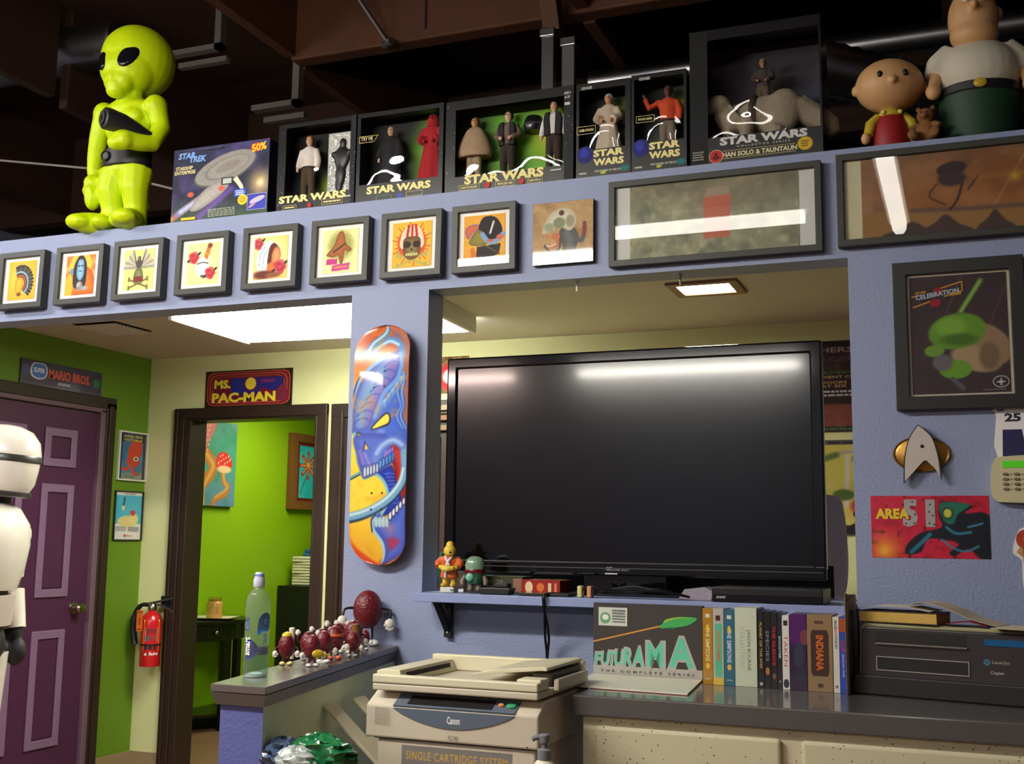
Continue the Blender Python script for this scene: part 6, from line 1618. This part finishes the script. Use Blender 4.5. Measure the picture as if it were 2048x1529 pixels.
# ================================================================== DOORWAY SIDE OF THE OFFICE
# plain white armoured mannequin at the picture's edge
t = thing('mannequin', 'white armoured display mannequin with a plain domed helmet, standing in the opening', 'mannequin', (-3.745, .076, .016), rot=(math.radians(4.5), 0, math.radians(110)))
M_ARM = mat('white_gloss_armour', (232, 224, 214), .25, var=.02, coat=.4)
b = MB()
b.ell((0, 0, 1.63), (.105, .125, .14)).tube([(0, 0, 1.4), (0, 0, 1.52)], .06).ell((0, 0, 1.28), (.17, .12, .17)).ell((0, 0, 1.05), (.14, .1, .16)).ell((0, 0, .9), (.15, .11, .12))
for s in (-1, 1):
    b.tube([(.17 * s, 0, 1.36), (.21 * s, .0, 1.14), (.19 * s, -.07, .92)], [.06, .05, .042]).ell((.185 * s, -.09, .86), (.04, .045, .06)).tube([(.08 * s, 0, .9), (.1 * s, -.01, .5), (.1 * s, 0, .06)], [.085, .07, .05]).ell((.1 * s, -.05, .04), (.05, .12, .04))
b.build('body', mat('black_undersuit', (26, 25, 28), .6), t, remesh=.012)
h = MB(); h.lathe([(.105, 1.5), (.125, 1.54), (.132, 1.6), (.135, 1.66), (.125, 1.71), (.095, 1.75), (.05, 1.77), (.005, 1.775)], (0, -.005, 0), 28, 'z', 1, 1.08); he = h.build('helmet', M_ARM, t, smooth=.9)
b = MB(); b.lathe([(.132, 1.625), (.139, 1.63), (.139, 1.648), (.135, 1.655)], (0, -.005, 0), 28, 'z', 1, 1.08); b.build('visor_band', mat('visor_grey', (54, 50, 48), .35), he, smooth=.6)
b = MB(); b.lathe([(.11, 1.485), (.12, 1.49), (.12, 1.505), (.11, 1.51)], (0, -.005, 0), 28, 'z', 1, 1.05); b.build('collar_ring', mat('visor_grey', (54, 50, 48), .35), he, smooth=.6)
b = MB(); b.loft([[(r * math.cos(a), r * .72 * math.sin(a), z) for a in np.linspace(0, 2 * PI, 28, False)] for r, z in ((.165, 1.12), (.19, 1.2), (.2, 1.3), (.185, 1.38), (.13, 1.44), (.08, 1.46))]); b.build('chest_plate', M_ARM, t, smooth=.9)
b = MB(); b.loft([[(r * math.cos(a), r * .75 * math.sin(a), z) for a in np.linspace(0, 2 * PI, 24, False)] for r, z in ((.155, .98), (.16, 1.04), (.162, 1.1))]); b.build('waist_plate', mat('pale_grey_armour', (206, 190, 182), .35), t, smooth=.9)
for s in (-1, 1):
    b = MB(); b.ell((.195 * s, 0, 1.33), (.07, .075, .08)); b.build('shoulder_plate', M_ARM, t, smooth=1)
    b = MB(); b.tube([(.205 * s, 0, 1.27), (.215 * s, .0, 1.16)], [.062, .058], 16); b.build('upper_arm_plate', M_ARM, t, smooth=.9)
    b = MB(); b.tube([(.212 * s, -.015, 1.1), (.195 * s, -.06, .95)], [.058, .05], 16); b.build('forearm_plate', M_ARM, t, smooth=.9)
    b = MB(); b.tube([(.085 * s, 0, .86), (.1 * s, -.008, .58)], [.098, .085], 18); b.build('thigh_plate', M_ARM, t, smooth=.9)
    b = MB(); b.tube([(.1 * s, -.01, .48), (.1 * s, 0, .12)], [.08, .062], 18); b.build('shin_plate', M_ARM, t, smooth=.9)
    b = MB(); b.ell((.1 * s, -.05, .045), (.06, .13, .045)); b.build('boot', M_ARM, t, smooth=1)

# fire extinguisher
t = thing('fire_extinguisher', 'red fire extinguisher with a black hose, hung in the corner by the doorway', 'fire extinguisher', (-4.45, 2.13, .6))
M_RED = mat('red_enamel', (206, 26, 34), .25, coat=.5)
b = MB(); b.lathe([(.055, 0), (.058, .004), (.058, .25), (.05, .285), (.03, .305), (.02, .312), (.02, .33)], (0, 0, 0), 28); b.build('cylinder', M_RED, t, smooth=.8)
b = MB(); b.lathe([(.024, .318), (.026, .33), (.022, .35), (.014, .36)], (0, 0, 0), 16); b.build('valve', mat('brushed_nickel', (176, 166, 150), .25, metal=1), t, smooth=.7)
b = MB(); b.prism([(-.03, .345), (.0, .35), (.13, .385), (.13, .392), (.0, .365), (-.03, .36)], -.012, .012, 'y').prism([(0, .34), (.06, .345), (.14, .31), (.145, .318), (.07, .356), (0, .352)], -.01, .01, 'y'); b.build('lever', M_STEEL, t)
b = MB(); b.box(.04, .075, .02, .08, .34, .4); b.build('wall_hook', M_BLACKM, t, bevel=.004)
b = MB(); b.tube(spl([(-.015, 0, .345), (-.07, -.01, .345), (-.115, -.01, .29), (-.12, -.01, .2), (-.1, -.015, .12)], 4, False), [.012] * 5 + [.014] * 4 + [.02] * 8, 10); b.build('hose', M_BLACKM, t, smooth=1)
b = MB(); b.lathe([(.0585, .118), (.0605, .119), (.0605, .127), (.0585, .128)], (0, 0, 0), 28); b.build('strap', M_BLACKM, t)
q = Print(.13, .21); q.rect(0, .16, .72, 1, (230, 214, 60)).rect(.08, .4, .62, .8, (226, 220, 206)).lines(.1, .6, .62, .78, 3, (60, 60, 60)).rect(.1, .44, .3, .58, (90, 90, 90)).rect(.34, .44, .56, .58, (150, 60, 50)).rect(.06, .2, .2, .3, (40, 40, 40)).rect(.26, .2, .4, .3, (40, 40, 40)).rect(.46, .2, .6, .3, (40, 40, 40)).rect(0, 0, .8, .15, (26, 24, 26)).text('Badger', .5, .08, .09, (230, 226, 220), .4, bold=.03).ell(.14, .075, .06, .04, (200, 200, 200))
o = q.build('label', t, (0, 0, .055)); 
for v in o.data.vertices: v.co.x -= .004
wrap(o, .0584)
b = MB(); b.box(-.055, -.012, -.066, -.0645, .2, .32); b.build('service_tag', mat('orange_tag', (230, 110, 40), .6), t)
q = Print(.043, .12); q.ell(.5, .62, .12, .04, (150, 50, 20)).rect(.42, .3, .58, .56, (150, 50, 20)).lines(.1, .9, .05, .14, 2, (150, 60, 30)).lines(.1, .9, .86, .95, 1, (150, 60, 30)); q.build('tag_print', t, (-.055, -.0662, .2))

# framed posters on the olive wall
RZ = PI / 2
def artP(t, w, h, loc):
    p = Paint(50, 90, .5, (60, 110, 150)); p.vgrad(.8, .82, (40, 40, 70), 1).vgrad(.2, .0, (206, 170, 90), .9).cloud(6, 4, (90, 140, 170), .6)
    p.ell(.62, .62, .16, .26, (206, 60, 40), .1, -.3).ell(.55, .38, .16, .12, (206, 60, 40), .15).line([(.5, .36), (.25, .2), (.1, .22)], .07, (200, 70, 40)).line([(.6, .34), (.55, .14), (.8, .1)], .06, (200, 60, 40)).ell(.68, .45, .06, .05, (230, 226, 200), .2).ell(.68, .45, .03, .03, (30, 30, 40), .2)
    p.build('print', t, w, h, loc)
    q = Print(w, h); q.text('ROYAL KING', .5, .94, .05, (226, 206, 40), .86, bold=.03).text('OCTOPUS', .5, .86, .05, (226, 206, 40), .86, bold=.03).text('TATTOO', .4, .04, .035, (30, 40, 60), .5); q.build('lettering', t, (loc[0], loc[1] - .001, loc[2]))
framed('framed_poster', 'white framed poster of a red octopus on the olive wall', -4.63, 1.668, .252, .292, .01, .02, artP, mount=mat('dark_mount', (40, 38, 52), .7), art_wh=(.185, .265), y=1.96, fm=mat('white_frame', (220, 214, 204), .5), parent_rot=(0, 0, RZ))
def artQ(t, w, h, loc):
    p = Paint(50, 60, .82, (226, 222, 216)); p.poly([(0, .33), (0, .92), (1, .92), (1, .33)], (70, 178, 206), .01, False).ell(.5, .38, .3, .12, (226, 206, 130), .2).ell(.72, .44, .14, .1, (230, 210, 140), .2).ell(.68, .56, .08, .06, (206, 50, 50), .3).line([(.35, .86), (.33, .7)], .05, (40, 50, 70)).ell(.32, .66, .05, .05, (226, 214, 150), .3)
    p.build('print', t, w, h, loc)
    q = Print(w, h); q.text('Piano Relaxed', .55, .955, .03, (60, 60, 66), .4).lines(.08, .45, .17, .28, 4, (150, 150, 150), 3).lines(.52, .9, .17, .28, 4, (150, 150, 150), 4).ell(.4, .09, .04, .03, (206, 90, 60)).text('Swann', .56, .09, .03, (206, 90, 60), .2); q.build('lettering', t, (loc[0], loc[1] - .001, loc[2]))
framed('framed_poster', 'thin black framed card with a turquoise picture on the olive wall', -4.63, 1.318, .246, .29, .006, .016, artQ, y=1.958, fm=M_FRAMEB, parent_rot=(0, 0, RZ))
# arcade marquees
t = thing('marquee_sign', 'navy arcade marquee with red title letters above the purple door', 'sign', (-4.63, 1.177, 2.137), RZ)
b = MB(); b.box(0, .612, -.008, -.0005, 0, .135); b.build('panel', mat('navy_panel', (40, 32, 60), .3), t)
q = Print(.612, .135, (48, 38, 74)); q.rect(0, .0, 1, .12, (60, 52, 84)); q.poly([(.12, .75), (.15, .9), (.22, .92), (.28, .9), (.31, .75), (.31, .5), (.28, .32), (.2, .26), (.13, .35), (.11, .55)], (206, 210, 230), True).poly([(.135, .74), (.16, .86), (.22, .88), (.27, .86), (.295, .74), (.295, .52), (.27, .37), (.2, .32), (.145, .4), (.13, .56)], (60, 110, 206), True)
q.text('SUPER', .215, .62, .2, (226, 230, 246), .13, bold=.03).text('MARIO BROS.', .59, .55, .4, (120, 20, 30), .52, bold=.06).text('MARIO BROS.', .588, .57, .38, (226, 84, 70), .515, bold=.03).rect(.44, .16, .6, .27, (150, 150, 160))
q.ell(.06, .6, .045, .22, (60, 60, 140)).ell(.93, .5, .045, .2, (40, 110, 60))
q.build('print', t, (0, -.0082, 0), material=P_GLOSS)
t = thing('marquee_sign', 'maroon arcade marquee with yellow title letters above the open doorway', 'sign', (-4.214, 2.22, 2.1055))
b = MB(); b.box(0, .6, -.008, -.0005, 0, .218); b.build('panel', M_FRAMEB, t)
q = Print(.6, .218, (40, 26, 24))
def rr_(q, m, c, r=.08):
    q.poly([(m, m * 2 + r * 2), (m + r * .3, m * 2 + r * .6), (m + r, m * 2), (1 - m - r, m * 2), (1 - m - r * .3, m * 2 + r * .6), (1 - m, m * 2 + r * 2), (1 - m, 1 - m * 2 - r * 2), (1 - m - r * .3, 1 - m * 2 - r * .6), (1 - m - r, 1 - m * 2), (m + r, 1 - m * 2), (m + r * .3, 1 - m * 2 - r * .6), (m, 1 - m * 2 - r * 2)], c)
for m, c in ((.02, (206, 120, 60)), (.025, (130, 26, 46)), (.055, (214, 130, 70)), (.06, (120, 24, 44)), (.085, (206, 110, 60)), (.089, (110, 22, 44))): rr_(q, m, c)
q.rect(.3, .3, .9, .78, (40, 40, 130)).poly([(.6, .3), (.66, .52), (.76, .42), (.9, .44), (.9, .3)], (120, 24, 44)).text('MIDWAY', .73, .68, .1, (170, 40, 70), .17)
q.text('MS.', .2, .63, .25, (120, 24, 44), .21, bold=.09).text('MS.', .2, .63, .24, (230, 210, 60), .19, bold=.05).text('PAC-MAN', .45, .26, .28, (120, 24, 44), .76, bold=.09).text('PAC-MAN', .45, .26, .27, (230, 210, 60), .74, bold=.05)
q.ell(.53, .62, .075, .2, (120, 24, 44)).ell(.53, .62, .062, .165, (226, 200, 70)).ell(.89, .34, .06, .22, (120, 40, 60))
q.build('print', t, (0, -.0082, 0), material=P_GLOSS)

# ================================================================== LIME GREEN ROOM
t = thing('canvas_painting', 'unframed canvas of red spotted mushrooms on the lime green wall', 'painting', (-5.279, 3.52, 1.575), RZ)
b = MB(); b.box(0, .49, -.035, -.0005, 0, .635); b.build('canvas', mat('canvas_edge', (60, 70, 70), .8), t)
p = Paint(90, 110, .77, (70, 150, 130)); p.vgrad(.5, 0, (110, 130, 190), .8).vgrad(.8, 1.05, (120, 150, 160), .8).cloud(5, 5, (50, 130, 100), .6)
p.line([(.2, .62), (.4, .5), (.38, .38), (.14, .22), (.12, -.05)], .16, (176, 118, 50), .02).line([(.24, .6), (.42, .48), (.34, .36), (.2, .2), (.22, -.02)], .05, (214, 160, 80), .04).line([(.66, .5), (.7, .3), (.82, .24), (.74, .14), (.5, .08), (.42, -.05)], .075, (180, 120, 56), .02).line([(.68, .45), (.72, .3), (.8, .22), (.5, .1)], .025, (220, 170, 90), .03)
p.poly([(-.1, .5), (.1, .58), (.3, .76), (.46, .96), (.44, 1.1), (-.1, 1.1)], (196, 110, 106), .01, inner=((206, 126, 120), .1)).poly([(.5, .46), (.5, .58), (.6, .64), (.74, .64), (.86, .58), (.9, .48), (.7, .44)], (206, 50, 36), .01).ell(.7, .44, .14, .045, (226, 190, 150), .4)
for i in range(26): p.ell(.05 + (i * .37 % .36), .62 + (i * .23 % .4), .012, .014, (226, 170, 160), .4)
for i in range(12): p.ell(.54 + (i * .29 % .32), .5 + (i * .17 % .12), .01, .01, (250, 220, 210), .4)
p.build('print', t, .488, .633, (.001, -.0358, .001))
def artF(t, w, h, loc):
    p = Paint(50, 80, .55, (40, 190, 206)); p.cloud(4, 6, (110, 214, 220), .5)
    p.line([(.1, .05), (.3, .3), (.5, .5)], .015, (60, 40, 30))
    for a in np.linspace(0, 2 * PI, 9)[:-1]: p.line([(.5, .62), (.5 + .45 * math.cos(a), .62 + .24 * math.sin(a))], .07, (190, 50, 30), .03).line([(.5, .62), (.5 + .4 * math.cos(a), .62 + .2 * math.sin(a))], .025, (236, 206, 150), .03)
    p.ell(.5, .64, .06, .05, (236, 190, 60), .4); p.build('print', t, w, h, loc)
framed('framed_painting', 'brown framed painting of a red flower on turquoise in the lime green room', -5.279, 1.585, .5, .635, .07, .06, artF, mount=mat('maroon_mount', (110, 30, 26), .6), art_wh=(.28, .44), y=4.785, fm=mat('walnut_frame', (126, 80, 44), .4, var=.2, vscale=30), parent_rot=(0, 0, RZ), pane=False, cat='painting')
t = thing('console_table', 'dark half round console table against the lime green wall', 'table', (-5.27, 3.62, 0))
half = [(0, -.42), (0, .42)] + [(.36 * math.sin(a), .42 * math.cos(a)) for a in np.linspace(.1, PI - .1, 18)]
b = MB(); b.prism([(x * 1.04, y * 1.04) for x, y in half], .735, .76, 'z'); b.build('top', mat('black_wood_gloss', (24, 18, 17), .25), t, bevel=.004)
b = MB(); b.prism([(x * .96, y * .96) for x, y in half], .62, .735, 'z'); b.build('apron', mat('black_wood_gloss', (24, 18, 17), .25), t)
for a in (.9, 2.0):
    b = MB(); b.ell((.36 * math.sin(a), .42 * math.cos(a), .68), (.016, .016, .016)); b.build('knob', mat('brushed_nickel', (176, 166, 150), .25, metal=1), t, smooth=1)
for x, y in ((.02, -.38), (.02, .34), (.3, -.09), (.3, .06)):
    b = MB(); b.box(x, x + .045, y, y + .05, 0, .62); b.build('leg', mat('black_wood_gloss', (24, 18, 17), .25), t, bevel=.003)
b = MB(); b.prism([(x * .9, y * .9) for x, y in half], .1, .12, 'z'); b.build('low_shelf', mat('black_wood_gloss', (24, 18, 17), .25), t)
t = thing('candle_tray', 'square cream tray on the dark console table', 'tray', (-5.08, 3.6, .7606), math.radians(20))
b = MB(); b.loft([[(x * .1, y * .1, 0) for x, y in ((-1, -1), (1, -1), (1, 1), (-1, 1))], [(x * .15, y * .15, .015) for x, y in ((-1, -1), (1, -1), (1, 1), (-1, 1))], [(x * .14, y * .14, .015) for x, y in ((-1, -1), (1, -1), (1, 1), (-1, 1))], [(x * .1, y * .1, .004) for x, y in ((-1, -1), (1, -1), (1, 1), (-1, 1))]]); b.build('dish', mat('cream_ceramic', (206, 200, 180), .3), t)
t = thing('jar_candle', 'amber jar candle standing on the cream tray', 'candle', (-5.08, 3.6, .7652))
b = MB(); b.lathe([(.052, 0), (.056, .01), (.056, .105), (.05, .118), (.042, .122), (.044, .14)], (0, 0, 0), 24); b.build('wax', mat('amber_wax', (214, 160, 84), .3, coat=.6), t, smooth=.8)
b = MB(); b.lathe([(.046, .123), (.048, .125), (.048, .15), (.045, .152)], (0, 0, 0), 24); b.build('rim', glassmat('jar_glass', (240, 236, 226)), t, smooth=.8)
q = Print(.05, .06, (176, 110, 50)); q.lines(.1, .9, .3, .7, 2, (226, 200, 150)); o = q.build('label', t, (0, 0, .03))
for v in o.data.vertices: v.co.x += .0
wrap(o, .0565)
t = thing('black_cabinet', 'tall black cabinet by the lime green wall with towels on it', 'cabinet', (-5.27, 4.7, 0))
b = MB(); b.box(0, .4, 0, .7, 0, .96); b.build('body', M_BLACKM, t, bevel=.004)
b = MB(); b.box(.4, .412, .02, .34, .05, .93); b.build('door', M_BLACKM, t); b = MB(); b.box(.4, .412, .36, .68, .05, .93); b.build('door', M_BLACKM, t)
b = MB(); b.tube([(.43, .32, .6), (.43, .32, .85)], .008, 8); b.build('handle', mat('brass_pull', (190, 170, 110), .3, metal=1), t)
M_TOW = mat('white_towel', (226, 218, 196), .95, bump=.5, bscale=200)
for i in range(5):
    t = thing('folded_towel', ['bottom white towel of the stack on the black cabinet', 'second white towel up in the stack on the black cabinet', 'middle white towel of the stack on the black cabinet', 'fourth white towel up in the stack on the black cabinet', 'top white towel of the stack on the black cabinet'][i], 'towel', (-5.09 + .01 * (i % 2), 4.98, .9606 + i * .047), math.radians(3 * (-1) ** i), 'stack of folded towels')
    for k in (0, 1):
        b = MB(); b.box(-.13, .17, -.17, .2, k * .023, k * .023 + .0225); b.build('fold', M_TOW, t, bevel=.01, seg=3)
t = thing('folded_towel', 'blue cloth folded on top of the white towels', 'towel', (-5.09, 5.02, .9606 + 5 * .047), .1)
b = MB(); b.box(-.1, .14, -.1, .14, 0, .03).box(-.09, .13, -.09, .13, .031, .06); b.build('fold', mat('blue_cloth', (40, 96, 140), .9, var=.4, vscale=20), t, bevel=.01)

# ================================================================== BACK WALL OF THE OFFICE, SEEN ROUND THE TELEVISION
def poster(label, x, z, w, h, art, frame=None):
    t = thing('wall_poster', label, 'poster', (x, 2.219, z))
    b = MB(); b.box(0, w, -.006, -.0005, 0, h); b.build('backing', frame or M_FRAMEB, t)
    art(t, w, h)
    return t
def pA(t, w, h):
    p = Paint(60, 60, .85, (44, 30, 40)); p.cloud(5, 4, (60, 40, 60), .8).poly([(.55, .06), (.55, .3), (.97, .3), (.97, .06)], (130, 70, 60), .02, False).cloud(14, 6, (170, 110, 70), .25, .6, .8); p.build('print', t, w, h, (0, -.0065, 0))
    q = Print(w, h); q.text('BROTHERS FL.', .6, .9, .06, (170, 150, 150), .7).text('OZZIE', .66, .8, .05, (90, 70, 80), .34).text('BENEFIT', .7, .65, .03, (80, 110, 70), .4).text('EVENT CENTER', .74, .6, .03, (190, 160, 130), .4).text('DOORS', .64, .54, .03, (206, 160, 110), .2).text('AT SIX', .64, .5, .03, (206, 160, 110), .2).lines(.56, .9, .38, .46, 2, (190, 180, 190)).lines(.56, .96, .01, .05, 1, (70, 110, 70)); q.build('lettering', t, (0, -.0075, 0))
poster('dark gig poster on the back wall beside the television', -.98, 1.88, .62, .44, pA)
def pB(t, w, h):
    p = Paint(60, 80, .9, (200, 186, 90)); p.cloud(4, 8, (214, 206, 130), .7).line([(.68, .3), (.7, .85)], .03, (206, 206, 200), .02).line([(.6, .86), (.8, .88)], .03, (170, 160, 150), .02).line([(.78, .8), (.9, .76), (1, .6)], .07, (60, 56, 40), .03).line([(.5, .8), (.6, .84)], .06, (90, 110, 60), .03).ell(.66, .42, .08, .06, (90, 110, 60), .3).glow(.85, .22, .22, (226, 120, 50), .9).ell(.85, .3, .12, .1, (190, 50, 40), .3).ell(.98, .34, .06, .05, (60, 110, 170), .3).poly([(0, 0), (0, .08), (.6, .14), (.7, .1), (.8, .16), (.9, .1), (1, .14), (1, 0)], (30, 26, 26), .01, False); p.build('print', t, w, h, (0, -.0065, 0))
    q = Print(w, h); q.text('CON', .83, .22, .08, (60, 20, 20), .2, bold=.04).rect(0, .95, 1, 1, (90, 84, 90)).lines(.05, .95, .955, .99, 1, (40, 40, 44)); q.build('lettering', t, (0, -.0075, 0))
poster('yellow convention poster with a sword on the back wall', -.92, 1.39, .56, .45, pB)
def pC(t, w, h):
    p = Paint(40, 40, 1, (150, 120, 50)); p.cloud(12, 5, (60, 40, 30), .9).ell(.5, .45, .3, .4, (190, 40, 50), .1).ell(.5, .45, .2, .2, (236, 226, 220), .3); p.build('print', t, w, h, (0, -.0065, 0))
poster('gold and red poster peeping out behind the television corner', -2.72, 2.14, .22, .2, pC)
t = thing('picture_rail_shelf', 'row of brown picture ledges behind the television corner', 'shelf', (-2.72, 2.17, 1.93))
for i in range(3):
    b = MB(); b.box(0, .2, 0, .018, .055 * i, .055 * i + .03); b.build('ledge', mat('brown_ledge_%d' % i, [(120, 96, 60), (130, 80, 44), (150, 130, 100)][i], .5), t, bevel=.004)
# chair standing behind the set
t = thing('office_chair', 'chair with a pale lilac rounded back behind the television', 'chair', (-.62, .8, 0))
b = MB(); b.prism(spl([(-.2, 1.16), (-.22, 1.3), (-.2, 1.48), (-.16, 1.52), (0, 1.53), (.16, 1.52), (.2, 1.49), (.215, 1.3), (.2, 1.17), (.15, 1.14), (-.15, 1.14)], 4), 0, .03, 'y'); b.build('backrest', mat('pale_lilac_plastic', (228, 212, 232), .5), t, bevel=.005)
b = MB(); b.box(-.22, .22, .03, .45, .78, .83); b.build('seat', mat('grey_seat', (90, 86, 92), .8), t, bevel=.015)
b = MB(); b.tube([(0, .03, 1.3), (0, .05, .8)], .02, 8); b.build('back_post', M_BLACKM, t); b = MB(); b.tube([(0, .24, .78), (0, .24, .1)], .025, 10); b.build('column', M_STEEL, t)
for i in range(5):
    a = i * 2 * PI / 5; b = MB(); b.tube([(0, .24, .1), (.26 * math.cos(a), .24 + .26 * math.sin(a), .04)], .02, 8); b.build('base_leg', M_BLACKM, t)
# eye hooks in the lintel
for i, (x, y, l) in enumerate(((-1.16, .05, 'small white hook under the lintel over the television'), (-.82, .06, 'tiny dull hook under the lintel near the downlight'))):
    t = thing('ceiling_hook', l, 'hook', (x, y, 2.15)); b = MB(); b.tube([(0, 0, 0), (0, 0, .031)], .004 if i == 0 else .003, 8); b.build('shank', M_HOUS if i == 0 else M_STEEL, t); b = MB(); b.lathe([(.006, .028), (.006, .0315)], (0, 0, 0), 10); b.build('flange', M_HOUS if i == 0 else M_STEEL, t)
